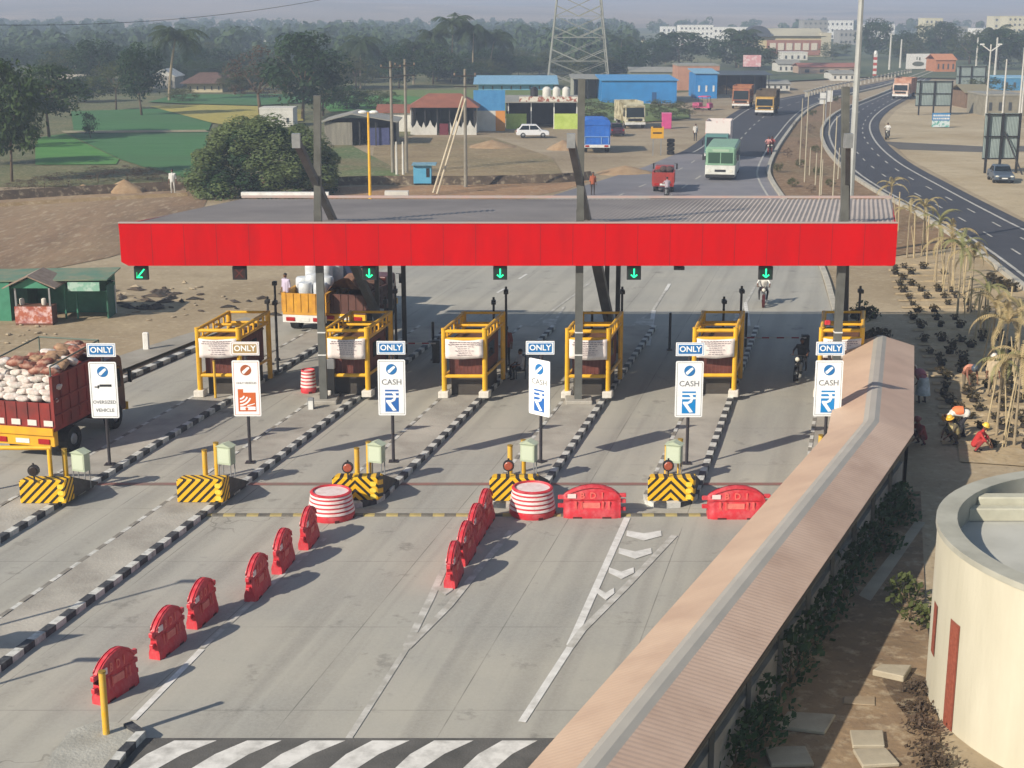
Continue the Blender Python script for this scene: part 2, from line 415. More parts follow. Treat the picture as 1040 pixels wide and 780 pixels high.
# road edge of the plaza on the right: kerb line and shoulder beyond
pk = smooth_line([G(*p) for p in [(862, 345), (846, 318), (835, 280), (818, 240), (795, 206)]])
kerb_along('plaza_kerb', pk, -.3, .18, KC)
mb = MB()
strip_mb(mb, offset_line(r1, .9), .18, .074)
strip_mb(mb, offset_line(l1, -1.4)[14:], .18, .074)
mid = [a.lerp(b, .5) for a, b in zip(l1, r1)]
strip_mb(mb, mid, .16, .082, (3, 4.5))
q1 = [a.lerp(b, .28) for a, b in zip(l1, r1)]
strip_mb(mb, q1[:22], .15, .086, (2.5, 5))
strip_mb(mb, offset_line(l2, -.8), .22, .072)
strip_mb(mb, offset_line(r2, 1.2), .22, .072)
for fr in (.36, .64):
    strip_mb(mb, [a.lerp(b, fr) for a, b in zip(l2, r2)], .15, .078, (2.4, 5.2))
o = mb.build('carriageway_lane_markings', PWF); o['kind'] = 'structure'
# plaza markings
mb = MB()
def pline(pts, w, mi=0, z=.045): strip_mb(mb, [Vector(G(*p).xy) for p in pts], w, z, mi=mi)
pline([(205, 661), (135, 733)], .16, 0); pline([(330, 548), (287, 585), (205, 660)], .14, 1)
pline([(463, 552), (437, 610), (413, 658)], .2, 1); pline([(520, 540), (488, 577), (456, 617), (413, 660)], .2, 1, .048)
pline([(413, 660), (383, 707), (352, 755)], .15, 1)
pline([(637, 527), (608, 592), (579, 657)], .2, 0); pline([(685, 545), (637, 596), (591, 642), (579, 659)], .2, 1, .048)
pline([(579, 659), (530, 735)], .18, 0)
pline([(680, 289), (663, 316), (630, 341)], .15, 1); pline([(664, 316), (658, 352)], .22, 0, .048)
pline([(600, 287), (582, 301), (520, 346)], .13, 1); pline([(573, 312), (548, 352)], .14, 1, .048)
pline([(768, 289), (756, 311), (743, 331)], .15, 1); pline([(757, 308), (763, 352)], .2, 0, .048)
pline([(505, 298), (512, 294)], .16, 0); pline([(527, 284), (535, 279)], .16, 0); pline([(676, 296), (680, 289)], .18, 0, .05)
pline([(440, 345), (395, 368)], .12, 1)
# chevrons in the gores
def chev(cx, cy, w, h, mi=1):
    for s in (-1, 1):
        a = [(cx, cy + h * .5), (cx + s * w, cy - h * .3), (cx + s * w * .96, cy - h * .3 - 5.5), (cx, cy + h * .5 - 7.5)]
        mb.poly([tuple(G(*p, .05)) for p in a], mi=mi)
for a in [(654, 546, 18, 6, 0), (645, 564, 17, 7, 0), (631, 584, 13, 8, 0), (615, 605, 9, 9, 0), (452, 601, 8, 7, 1)]: chev(*a)
for a in [(655, 330, 9, 2), (652, 338, 9, 2), (558, 330, 7, 2), (551, 340, 7, 2), (753, 322, 7, 2), (752, 333, 7, 2)]: chev(*a)
o = mb.build('plaza_lane_markings', [PW, PWF]); o['kind'] = 'structure'
# red transverse band and yellow/black strip in front of the lanes
mb = MB()
a, b = G(60, 494), G(835, 490)
mb.quad((a.x, a.y, .042), (b.x, a.y, .042), (b.x, a.y + .28, .042), (a.x, a.y + .28, .042))
o = mb.build('red_transverse_band', M('worn_red_band', '#8d5f57', '#7d6a62', 1.5, .8, world=True)); o['kind'] = 'structure'
mb = MB()
a = G(180, 524.5); x = a.x; k = 0; e = G(905, 524).x
while x < e:
    mb.box(x, x + .36, a.y - .1, a.y + .14, .03, .075, mi=k % 2, ty=.05); x += .36; k += 1
tag(mb.build('rumble_strip', [M('rubber_yellow', '#a8985e', '#8e8257', 3, .7), M('rubber_black', '#6a675c', '#4c4a45', 3, .7)]), 'narrow black and yellow rubber speed strip across the lanes before the islands', 'rumble strip')
# striped speed table at the very front
mb = MB()
HT = M('speed_table_asphalt', '#4c4b48', '#605e5a', 1.2, .85, bump=.3, bscale=20, world=True)
ytop = G(300, 751).y; ybot = ytop - 5
xl, xr = G(105, 751).x, G(600, 751).x
mb._add([(xl - 2.4, ybot, .03), (xr, ybot, .03), (xr, ytop, .034), (xl, ytop, .034), (xl - 2.2, ybot + .3, .10), (xr, ybot + .3, .10), (xr, ytop - .14, .10), (xl, ytop - .14, .10)], [(4, 5, 6, 7), (0, 1, 5, 4), (1, 2, 6, 5), (2, 3, 7, 6), (3, 0, 4, 7)])
sp = mb.build('speed_table', HT); sp['kind'] = 'structure'
mb = MB()
st = [(177, 220, 143, 174), (251, 286, 208, 242), (315, 351, 278, 306), (378, 416, 347, 376), (441, 481, 414, 443), (510, 546, 483, 516)]
for (a, b, c, d) in st:
    A, B = G(a, 752, .104), G(b, 752, .104); Cc, D = G(c, 779, .104), G(d, 779, .104)
    def bow(p, q, n=5):
        o_ = []
        for i in range(n + 1):
            t = i / n; v_ = p.lerp(q, t); v_.x -= .26 * math.sin(PI * min(1, t * 1.6)); o_.append(v_)
        return o_
    A.y = B.y = min(A.y, ytop - .16)
    Cc2 = A + (Cc - A) * 2.6; D2 = B + (D - B) * 2.6
    l_, r_ = bow(A, Cc2), bow(B, D2)
    for i in range(5): mb.quad(l_[i], r_[i], r_[i + 1], l_[i + 1])
o = mb.build('speed_table_stripes', M('worn_stripe_white', '#d9d7d1', '#a5a39d', 2.6, .75, world=True, lo=.4, hi=.75)); o['kind'] = 'structure'
# near traffic island, front left, rough kerb
def striped_kerb(name, line, w, h, seg=.55, parent=None, label=None, phase=0, top=True, ms=None, zb=.03):
    """kerb stones in alternating black and white, following a line of 2D points"""
    mb = MB(); b = offset_line(line, w); acc = 0.; k = phase
    # resample
    for i in range(len(line) - 1):
        L_ = (line[i + 1] - line[i]).length; n = max(1, round(L_ / seg))
        for j in range(n):
            gp = (j + 1) / n - .006 / max(L_, .1); p = [line[i].lerp(line[i + 1], j / n), line[i].lerp(line[i + 1], gp), b[i].lerp(b[i + 1], gp), b[i].lerp(b[i + 1], j / n)]
            j1 = ru(-.012, .012)
            mb._add([(q.x, q.y, zb) for q in p] + [(q.x, q.y, h + j1) for q in p], [(4, 5, 6, 7), (0, 1, 5, 4), (1, 2, 6, 5), (2, 3, 7, 6), (3, 0, 4, 7)], k % 2); k += 1
    o = mb.build(name, ms or [KW, KB], parent)
    if not parent: o['kind'] = 'structure'
    return o
IH = .2
KWORN = M('worn_grey_kerb', '#8a867d', '#77736b', 4, .8)
isl = []
def island(x0, yA, yB, w=1.75, nose=True, ext=None):
    """x0: left edge X at Y=44.7; runs along the lanes from yA to yB"""
    def P(u, y): return Vector((x0 + u + LT * (y - 44.7), y))
    L_ = [P(0, yB), P(0, yA + (.9 if nose else 0))]
    Rr = [P(w, yA + (.9 if nose else 0)), P(w, yB)]
    N_ = [P(.12, yA + .45), P(.45, yA + .1), P(w / 2, yA), P(w - .45, yA + .1), P(w - .12, yA + .45)] if nose else []
    line = L_ + N_ + Rr
    striped_kerb('island_kerb', (N_ if nose else []) + Rr if nose else Rr, .22, IH, seg=.5)
    lk = [P(0, yB), P(0, yA + (.9 if nose else 0))]
    striped_kerb('island_kerb', lk + (N_[:1] if nose else []), .13, IH, seg=.5, ms=[KW, KWORN])
    inner = offset_line(line, .12)
    mb = MB(); mb.prism([(p.x, p.y) for p in inner], .03, IH - .012)
    o = mb.build('traffic_island', CONC); o['kind'] = 'structure'
    return P
ISX = [-15.85, -10.85, -5.85, -.9, 4.15, 9.2]
IP = []
for i, x in enumerate(ISX):
    IP.append(island(x, 20 if i < 1 else (22 if i == 1 else 44.0), 71, nose=(i > 1), w=1.75))
# low kerb edging the outermost lane on the left
line = [Vector(G(*p).xy) for p in [(70, 408), (118, 389), (160, 371), (202, 353), (262, 330)]]
striped_kerb('verge_kerb', list(reversed(line)), .3, .22, seg=.6)
psheet('verge_pavement', [(60, 402), (112, 384), (196, 350), (258, 328), (250, 325), (180, 345), (100, 372), (40, 395)], .16, M('verge_concrete', '#9a968c', '#88847a', .8, .9, world=True))
# near left island
nl = [(-40, 870), (12, 815), (52, 766), (72, 741), (103, 731), (133, 736), (148, 744), (128, 766), (108, 792), (60, 860)]
pts = [Vector(G(x, y, .2).xy) for x, y in nl]
mb = MB(); mb.prism([(p.x, p.y) for p in reversed(pts)], .03, .2)
o = mb.build('traffic_island', M('pale_island_concrete', '#a9a89f', '#8f8e86', 1.4, .85, bump=.4, bscale=14, c3='#b7b0a0', scale3=.5)); o['kind'] = 'structure'
striped_kerb('island_kerb', [Vector(G(x, y, .2).xy) for x, y in [(60, 860), (108, 792), (128, 766), (148, 745), (134, 735)]], .2, .26, seg=.42)
# dark narrow side road crossing, right side, and beyond bits
psheet('right_verge', [(1130, 262), (1040, 222), (971, 187), (922, 161), (901, 140), (899, 125), (910, 112), (932, 99), (945, 88), (1200, 84), (1500, 300)], .02, M('pale_sand_verge', '#b09f80', '#bdae90', .3, .95, bump=.4, bscale=2, c3='#a08c68', scale3=.05, world=True))
psheet('side_road', [(898, 144), (1000, 149), (1100, 148), (1100, 153), (1000, 155), (913, 152)], .04, M('side_road_asphalt', '#56534f', '#625e58', .3, .9, world=True))
# long dark line: low bund with a ditch between field and yard
def bund(name, pix, w, h, m):
    line = smooth_line([G(*p) for p in pix], 4); mb = MB(); a = offset_line(line, -w / 2); b = offset_line(line, w / 2)
    for i in range(len(line) - 1):
        c0, c1 = line[i], line[i + 1]; h0 = h
        mb._add([(a[i].x, a[i].y, 0), (a[i + 1].x, a[i + 1].y, 0), (c1.x, c1.y, h), (c0.x, c0.y, h), (b[i].x, b[i].y, 0), (b[i + 1].x, b[i + 1].y, 0)], [(0, 1, 2, 3), (3, 2, 5, 4)])
    o = mb.build(name, m); o['kind'] = 'structure'; return o
bund('earth_bund', [(-60, 207), (60, 199), (200, 192), (320, 189), (380, 187), (480, 187), (560, 185), (600, 182)], 1.1, .75, M('dark_bund_soil', '#3f352b', '#54463a', .8, .95, world=True))
bund('earth_bund', [(-60, 214), (60, 206), (190, 199)], .8, .3, M('pale_bund_soil', '#9b8566', '#87714f', .8, .95, world=True))
# yard soil tint
psheet('reddish_yard', [(250, 203), (330, 190), (480, 188), (560, 186), (600, 184), (575, 193), (520, 204)], .02, M('reddish_yard_soil', '#94704f', '#a3805c', .4, .95, bump=.6, bscale=2, c3='#7c5d3e', scale3=.08, world=True))
psheet('yard_scrub', [(375, 184), (380, 150), (420, 140), (500, 140), (560, 160), (575, 182), (480, 186)], .06, M('yard_soil', '#84704f', '#97845f', .35, .95, bump=.9, bscale=1.5, c3='#6b6541', scale3=.07, world=True))
psheet('grass_patch', [(300, 190), (318, 150), (345, 142), (395, 168), (408, 181), (350, 186)], .08, M('rough_grass', '#43602b', '#5c6d3a', .3, .95, bump=.9, bscale=2, c3='#6b5f3c', scale3=.09, world=True))
psheet('damp_soil', [(735, 640), (775, 590), (840, 545), (905, 500), (935, 500), (940, 620), (960, 800), (700, 900), (660, 800)], .038, M('damp_planting_soil', '#8d775b', '#7c6750', .8, .95, bump=.8, bscale=4, c3='#66543f', scale3=.25, world=True))
psheet('planting_bed', [(905, 262), (985, 252), (1090, 335), (1120, 480), (975, 470), (965, 400), (935, 330)], .042, BED)
# far hills
def hills():
    rows = [(1300, .3), (1600, 7), (2100, 24), (2800, 55), (3600, 100), (4600, 160), (5200, 130)]
    mb = MB(); nx = 80; S = 5200
    rr = random.Random(4)
    ph = [rr.uniform(0, 6) for _ in range(8)]
    vs = []
    for y, h in rows:
        for i in range(nx + 1):
            x = -S + 2 * S * i / nx
            f = .75 + .35 * math.sin(x / 900 + ph[0] + y / 1500) + .2 * math.sin(x / 370 + ph[1] + y / 700) + .1 * math.sin(x / 150 + ph[2] + y / 300)
            vs.append((x, y, h * max(f, .15) if h > 1 else -.5))
    fs = []
    for r in range(len(rows) - 1):
        for i in range(nx): fs.append((r * (nx + 1) + i, r * (nx + 1) + i + 1, (r + 1) * (nx + 1) + i + 1, (r + 1) * (nx + 1) + i))
    mb._add(vs, fs)
    o = mb.build('hills', M('dry_hillside', '#c0a488', '#5a5546', .006, .9, c3='#cbb098', scale3=.003, world=True), smooth=True); o['kind'] = 'structure'
hills()
# ================================================================ CANOPY
RED = M('red_fascia_panel', '#c9050d', '#bd060d', .35, .5, lo=.3, hi=.8, spec=.08, c3='#b50a11', scale3=1.1, stretch=(1, 1, .25))
REDJ = M('fascia_joint', '#6d0a10', None, rough=.6)
Y0 = 55.9; ZT = 7.35; ZB = 5.72; YR = 67.3; ZR = 6.85
def canopy():
    cx = G(587, 408, .2)
    t = thing('toll_canopy', 'long red fronted toll plaza canopy with grey corrugated roof on steel masts', 'canopy', (cx.x, cx.y, 0))
    ox, oy = cx.x, cx.y
    XL = AT(120, 227, Y0).x - ox; XR = AT(912, 227, Y0).x - ox
    BL = AT(246, 203, YR).x - ox; BR = AT(905, 203, YR).x - ox
    yf, yb = Y0 - oy, YR - oy
    XLb = AT(126.5, 268, Y0).x - ox
    # fascia: front face panels with joints, returns on both sides
    mb = MB(); n = 23; th = .14
    mb.poly([(XL, yf, ZT), (XL + .02, yf, ZT - .35), (XLb - .12, yf, ZB + .15), (XLb + .15, yf, ZB), (XR - .08, yf, ZB), (XR, yf, ZB + .08), (XR, yf, ZT)])
    mb.poly([(XL, yf + th, ZT), (XL + .02, yf + th, ZT - .35), (XLb - .12, yf + th, ZB + .15), (XLb + .15, yf + th, ZB), (XR - .08, yf + th, ZB), (XR, yf + th, ZB + .08), (XR, yf + th, ZT)][::-1])
    pr = [(XL, ZT), (XL + .02, ZT - .35), (XLb - .12, ZB + .15), (XLb + .15, ZB), (XR - .08, ZB), (XR, ZB + .08), (XR, ZT)]
    for i in range(len(pr)):
        a, b = pr[i], pr[(i + 1) % len(pr)]; mb.quad((a[0], yf, a[1]), (b[0], yf, b[1]), (b[0], yf + th, b[1]), (a[0], yf + th, a[1]))
    for k in range(1, 24):
        x = XL + (XR - XL) * k / 24
        zb = ZB + .02 if x > XLb + .2 else ZB + .25
        mb.box(x - .008, x + .008, yf - .004, yf - .001, zb, ZT - .02, mi=1)
    # side returns
    for (xa, xq, xb, s) in ((XL, XLb - .1, BL, 1), (XR, XR, BR, -1)):
        yy = yf + th + .002; zt = ZT - .06
        P8 = [(xq + s * .02, yy, ZB + .12), (xb, yb, ZR - 1.0), (xb, yb, ZR - .03), (xa + s * .02, yy, zt)]
        Q8 = [(x + s * .12, y, z) for x, y, z in P8]
        mb._add(P8 + Q8, [(0, 1, 2, 3), (4, 7, 6, 5), (0, 4, 5, 1), (3, 2, 6, 7), (0, 3, 7, 4), (1, 5, 6, 2)])
    mb.build('fascia', [RED, REDJ], t)
    # pale flashing on top of the fascia and round the back
    mb = MB()
    mb.box(XL, XR, yf - .03, yf + .2, ZT + .002, ZT + .04)
    mb.bar((BL - .05, yb + .2, ZR + .1), (BR + .05, yb + .2, ZR + .08), .16, .1)
    mb.build('gutter_flashing', M('rose_flashing', '#b89a92', '#aaa09a', 1.2, .6), t)
    mb = MB(); a = (BL - .1, yb + .42, ZR + .2)
    mb.bar(a, (BL + 3.9, yb + .42, ZR + .2), .28, .16); mb.build('gutter_cap', WPAINT, t)
    # corrugated roof: ridges run along the lanes
    mb = MB(); n = 150
    vs = []
    for i in range(n * 2 + 1):
        f = i / (2 * n); dz = .05 * (i % 2)
        vs.append((XL + .0 + (XR - XL) * f, yf + .16, ZT - .11 + dz)); vs.append((BL - .02 + (BR - BL + .04) * f, yb + .02, ZR - .02 + dz))
    mb._add(vs, [(2 * i, 2 * i + 2, 2 * i + 3, 2 * i + 1) for i in range(2 * n)])
    o = mb.build('roof', M('grey_roof_sheet', '#a39a93', '#aea49c', .5, .7, c3='#928983', scale3=.15), t, fix=False)
    md = o.modifiers.new('thick', 'SOLIDIFY'); md.thickness = .03
    # underside ceiling frame
    mb = MB()
    for k in range(13):
        f = k / 12; xa = XL + .3 + (XR - XL - .6) * f; xb = BL + .3 + (BR - BL - .6) * f
        mb.bar((xa, yf + .2, ZT - .5), (xb, yb, ZR - .4), .1, .3)
    for f in (.15, .5, .85):
        mb.bar((XL + (BL - XL) * f + .3, yf + (yb - yf) * f, ZT - .7), (XR + (BR - XR) * f - .3, yf + (yb - yf) * f, ZT - .7), .16, .3)
    mb.build('roof_frame', GSTEEL, t)
    # masts, stays and rear posts
    for i, (px, ptop) in enumerate(((329, 97), (587, 80), (847, 88))):
        b = G(px, 408, .2); bx, by = b.x - ox, b.y - oy
        top = AT(px, ptop, b.y).z
        mb = MB(); w = .145
        mb.box(bx - w, bx + w, by - w, by + w, .2, ZT + .45)
        lean = (.12, .0, -.22)[i]; mb.bar((bx, by, ZT + .45), (bx + lean, by, top), w * 1.8, w * 2)
        mb.box(bx - .22, bx + .22, by - .22, by + .22, .2, .26)
        for zz in (2.1, 3.0): mb.box(bx - w - .012, bx + w + .012, by - w - .012, by + w + .012, zz, zz + .05, mi=1)
        mb.build('mast', [GSTEEL, WPAINT], t)
        k0, z0, k1, z1 = 9.0, .0, -1.9, 10.6
        A = Vector((bx + LT * k0, by + k0, z0)); B = Vector((bx + LT * k1, by + k1, z1))
        if i == 2: A.x += .3; B.x += .02
        mb = MB(); mb.bar(A, A.lerp(B, .62), (.3, .4, .2)[i], .28); mb.bar(A.lerp(B, .62), B, (.26, .26, .18)[i], .22)
        mb.build('raking_stay', M('dark_grey_steel', '#55575a', '#47484b', 2, .5), t)
        mb = MB(); mb.box(-.15, .15, -.15, .15, -.28, .24); mb.v = [v + B for v in mb.v]
        mb.build('stay_cap', GALV, t)
        mb = MB()
        for dx in ((-.75, -.15, .45), (-.5, .0), ())[i]:
            mb.box(A.x + dx - .1, A.x + dx + .1, A.y - .4, A.y - .2, .2, ZR - .3)
        if mb.v: mb.build('rear_post', DSTEEL, t)
        mb = MB(); mb.bbox(bx - .5, bx + .55, by - .45, by + .5, .2, .34, .03); mb.build('plinth', CONC, t)
    return t
canopy()
# lane signals under the fascia
LG = emit('green_led', '#19e08a', 1.6); LO = M('dark_signal_face', '#0d2a22', '#123328', 6, .4); LR = M('dim_red_led', '#5a1e1a', None, rough=.5)
def lane_signal(px, kind, label):
    p = AT(px, 271, Y0 + .25); t = thing('lane_signal', label, 'lane signal', (p.x, Y0 + .3, ZB - .58), group='lane signals hanging below the canopy')
    mb = MB(); mb.bbox(-.27, .27, -.1, .1, 0, .52, .02); mb.build('housing', BLACKP, t)
    mb = MB(); mb.box(-.22, .22, -.106, -.101, .04, .48); mb.build('display_face', LO if kind != 'x' else M('dim_red_face', '#2a1514', None), t)
    mb = MB()
    for s in (-.15, .15): mb.box(s - .015, s + .015, -.015, .015, .52, .75)
    mb.build('hanger', DSTEEL, t)
    mb = MB()
    if kind == 'down':
        mb.box(-.028, .028, -.115, -.11, .16, .44); mb.bar((0, -.112, .1), (.12, -.112, .2), .005, .05); mb.bar((0, -.112, .1), (-.12, -.112, .2), .005, .05)
    elif kind == 'diag':
        mb.bar((.14, -.112, .42), (-.1, -.112, .14), .005, .05); mb.bar((-.15, -.112, .09), (-.15, -.112, .3), .005, .05); mb.bar((-.17, -.113, .1), (.06, -.113, .1), .005, .05)
    else:
        mb.bar((.15, -.112, .42), (-.15, -.112, .1), .005, .04); mb.bar((-.15, -.113, .42), (.15, -.113, .1), .005, .04)
    mb.build('arrow', LG if kind != 'x' else LR, t)
lane_signal(143, 'diag', 'lit green diagonal arrow signal at the left end of the red canopy')
lane_signal(243, 'x', 'unlit reddish cross signal beneath the canopy above the first toll cage')
lane_signal(375, 'down', 'lit green down arrow signal in front of the dark posts beside the left mast')
lane_signal(508, 'down', 'lit green down arrow signal above the gap between third and fourth toll cages')
lane_signal(644, 'down', 'lit green down arrow signal just right of the middle canopy mast')
lane_signal(778, 'down', 'lit green down arrow signal above the approaching motorcyclist in white')

p = AT(690, 274, Y0 + .2)
t = thing('ceiling_camera', 'small black camera hanging below the red canopy edge', 'camera', (p.x, Y0 + .3, ZB - .2))
mb = MB(); mb.bbox(-.2, .2, -.12, .12, 0, .14, .02); mb.build('housing', BLACKP, t)
mb = MB(); mb.tube((0, -.12, .07), (0, -.2, .07), .05, .04, 8); mb.build('lens', GLASS, t)
mb = MB(); mb.box(-.02, .02, -.02, .02, .14, .3); mb.build('bracket', DSTEEL, t)
# ================================================================ TOLL CAGES AND BOOTHS
BROWN = M('booth_maroon_panel', '#5b2c26', '#6f3d33', 3, .6)
BDARK = M('booth_dark_base', '#3f3a36', '#4a453f', 2, .8)
BANNER = M('printed_banner_cloth', '#f2e9e3', '#e2d6d0', 3, .75)
BTXT = M('faint_banner_print', '#8f7f86', '#a7989c', 9, .8)
SHE = Matrix.Shear('XY', 3, (0, 0)) if False else None
def skew(mb): mb.T = Matrix(((1, LT, 0, 0), (0, 1, 0, 0), (0, 0, 1, 0), (0, 0, 0, 1))); return mb
def post(mb, x, y, z0, z1, r=.1, n=10): mb.tube((x, y, z0), (x, y, z1), r, r, n)
def toll_cage(loc, label):
    t = thing('toll_cage', label, 'booth guard', loc, group='yellow steel cages round the toll booths')
    W, D, H = 1.62, 2.95, 2.78
    for (x, y, h) in ((0, 0, H), (W, 0, H)):
        mb = skew(MB()); post(mb, x, y, .2, h); mb.tube((x, y, h), (x, y, h + .03), .11, .11, 10); mb.build('post', YEL, t, smooth=True)
        mb = skew(MB()); mb.bbox(x - .2, x + .2, y - .2, y + .2, 0, .26, .02); mb.build('footing', M('footing_white', '#e2ddd2', '#cfc9be', 5, .8), t)
    for (x, y) in ((0, D), (W, D)):
        mb = skew(MB()); post(mb, x, y, 0, H + .1); mb.build('post', YEL, t, smooth=True)
    for z, r in ((H - .1, .075), (H - .43, .08), (.85, .075)):
        mb = skew(MB()); mb.tube((0, 0, z), (W, 0, z), r, r, 8); mb.build('front_rail', YEL, t, smooth=True)
    for x in (0, W):
        mb = skew(MB())
        mb.tube((x, 0, .85), (x, D, .85), .06, .06, 8); mb.build('lower_side_rail', YEL, t, smooth=True)
        mb = skew(MB())
        mb.tube((x, 0, H - .05), (x, D, H + .05), .07, .07, 8); mb.tube((x, 0, H - .45), (x, D, H - .38), .06, .06, 8)
        for k in range(1, 6): mb.box(x - .025, x + .025, D * k / 6 - .05, D * k / 6 + .05, H - .42, H - .03)
        mb.build('side_rail', YEL, t, smooth=True)
    for yy, zz in ((D, H + .05), (D, H - .38), (D * .55, H - .2)):
        mb = skew(MB()); mb.tube((0, yy, zz), (W, yy, zz), .055, .055, 8); mb.build('cross_rail', YEL, t, smooth=True)
    return t
def toll_booth(loc, label):
    t = thing('toll_booth', label, 'toll booth', loc, group='maroon toll booths inside the cages')
    W, D = 1.62, 2.95
    mb = skew(MB()); mb.box(.18, W - .18, .35, D - .3, 0, .86); mb.build('base', BDARK, t)
    mb = skew(MB()); mb.box(.14, W - .14, .25, D - .22, .861, 2.15)
    for k in range(8): mb.box(.2 + k * .16, .22 + k * .16, .235, .25, .88, 2.1, mi=1)
    for k in range(14):
        mb.box(W - .14, W - .125, .4 + k * .16, .42 + k * .16, .88, 2.1, mi=1); mb.box(.125, .14, .4 + k * .16, .42 + k * .16, .88, 2.1, mi=1)
    mb.build('cabin_wall', [BROWN, M('booth_trim', '#7c4b40', None, rough=.6)], t)
    mb = skew(MB()); mb.box(.1, W - .1, .2, D - .18, 2.151, 2.24, tx=.04, ty=.04); mb.build('roof', M('booth_roof_brown', '#6d4a30', '#5a3b28', 2, .7), t)
    for s, x in ((-1, .128), (1, W - .128)):
        mb = skew(MB()); mb.box(x - .012, x + .012, 1.1, 2.0, 1.35, 1.95); mb.build('window', GLASS, t)
    return t
def banner(loc, label, tilt=0.):
    t = thing('banner', label, 'banner', loc, group='white printed banners on the cages')
    W = 1.5; mb = MB(); nx, nz = 8, 5; vs = []
    rr = random.Random(int(loc[0] * 10))
    for j in range(nz + 1):
        for i in range(nx + 1):
            u, v = i / nx, j / nz
            sag = .05 * math.sin(u * PI) * (1 - v) + tilt * u * (v < .5)
            vs.append((u * W, -.05 + .03 * math.sin(u * 7 + v * 3 + loc[0]), v * .78 - sag + (-.06 * math.sin(u * PI) if v > .9 else 0)))
    mb._add(vs, [(j * (nx + 1) + i, j * (nx + 1) + i + 1, (j + 1) * (nx + 1) + i + 1, (j + 1) * (nx + 1) + i) for j in range(nz) for i in range(nx)])
    o = mb.build('cloth', BANNER, t, smooth=True); md = o.modifiers.new('thick', 'SOLIDIFY'); md.thickness = .006
    mb = MB()
    for k, (w, h) in enumerate(((1.2, .03), (1.3, .028), (.7, .026), (.55, .022), (.75, .022), (.5, .02), (.6, .02))):
        z = .64 - k * .085; x = W / 2 - w / 2
        while x < W / 2 + w / 2 - .04:
            l = rr.uniform(.05, .14); y = -.06 + .03 * math.sin(x / W * 7 + z / .78 * 3 + loc[0])
            mb.box(x, min(x + l, W / 2 + w / 2), y - .02, y - .014, z, z + h); x += l + .03
    mb.build('print', BTXT, t)
    return t
DK = M('black_camera_metal', '#1b1b1d', '#2a2a2c', 5, .5)
def camera_pole(loc, h, label):
    t = thing('camera_pole', label, 'camera pole', loc, group='thin black camera poles behind the cages')
    mb = MB(); mb.tube((0, 0, 0), (0, 0, h), .06, .05, 8); mb.build('pole', DK, t)
    mb = MB(); mb.bbox(-.1, .1, -.25, .1, h - .28, h - .12, .02); mb.build('camera', DK, t)
    mb = MB(); mb.box(-.14, .14, -.14, .14, 0, .03); mb.build('base_plate', DSTEEL, t)
    return t
cages = [(204, 402, 'yellow toll cage farthest left behind the orange sign'), (333, 402, 'yellow toll cage beside the left canopy mast and small striped drum'), (451.5, 403, 'yellow toll cage between two blue CASH signs with a man seated beside it'), (576, 403, 'yellow toll cage standing behind the middle canopy mast'), (704, 402, 'yellow toll cage behind the fourth cash sign with one white footing showing'), (831, 402, 'yellow toll cage at the far right half hidden by the walkway roof')]
ord_ = ['farthest left', 'second from the left', 'third from the left', 'behind the middle mast', 'second from the right', 'farthest right']
for i, (px, py, lb) in enumerate(cages):
    g = G(px, py, IH); toll_cage((g.x, g.y, IH), lb)
    toll_booth((g.x, g.y, IH), 'maroon toll booth inside the yellow cage ' + ord_[i])
    banner((g.x + .06, g.y - .12, IH + 1.62), 'white printed banner tied to the front of the yellow cage ' + ord_[i], tilt=(.05 if i % 2 else -.03))
    camera_pole((g.x + 1.45 + LT * 4.2, g.y + 4.2, IH), 3.7 if i not in (0,) else 3.2, 'tall black camera pole behind the yellow cage ' + ord_[i])
    camera_pole((g.x + .6 + LT * 5.5, g.y + 5.5, IH), 3.0, 'shorter black camera pole behind the yellow cage ' + ord_[i])
# red lamp box on right cage
g = G(831, 402, IH)
t = thing('beacon', 'small red warning light on top of the rightmost yellow cage', 'beacon', (g.x + .25, g.y + .15, IH + 2.86)); mb = MB(); mb.box(-.13, .13, -.08, .08, 0, .03); mb.build('base', DSTEEL, t); mb = MB(); mb.bbox(-.11, .11, -.07, .07, .03, .2, .02); mb.build('lens', RPLAS, t)
# ================================================================ LANE SIGNS
SBLUE = M('sign_blue', '#1f6fae', None, rough=.45); SWHITE = M('sign_white', '#f0f2f2', '#e2e5e5', 3, .45, lo=.5, hi=.8)
SORG = M('sign_orange', '#c9622b', None, rough=.5); SGREY = M('sign_grey_print', '#6d6f72', None, rough=.6); SBRN = M('sign_brown', '#a3562f', None, rough=.5)
def rrect(mb, x0, x1, z0, z1, y0, y1, r, mi=0):
    pts = []
    for (cx, cz, a0) in ((x1 - r, z1 - r, 0), (x0 + r, z1 - r, 90), (x0 + r, z0 + r, 180), (x1 - r, z0 + r, 270)):
        for k in range(4): a = R(a0 + 30 * k); pts.append((cx + r * math.cos(a), cz + r * math.sin(a)))
    mb.ext(pts[::-1], y0, y1, mi)
def frame_line(mb, x0, x1, z0, z1, w, y, mi=0):
    mb.box(x0, x1, y - .003, y, z0, z0 + w, mi); mb.box(x0, x1, y - .003, y, z1 - w, z1, mi)
    mb.box(x0, x0 + w, y - .003, y, z0 + w, z1 - w, mi); mb.box(x1 - w, x1, y - .003, y, z0 + w, z1 - w, mi)
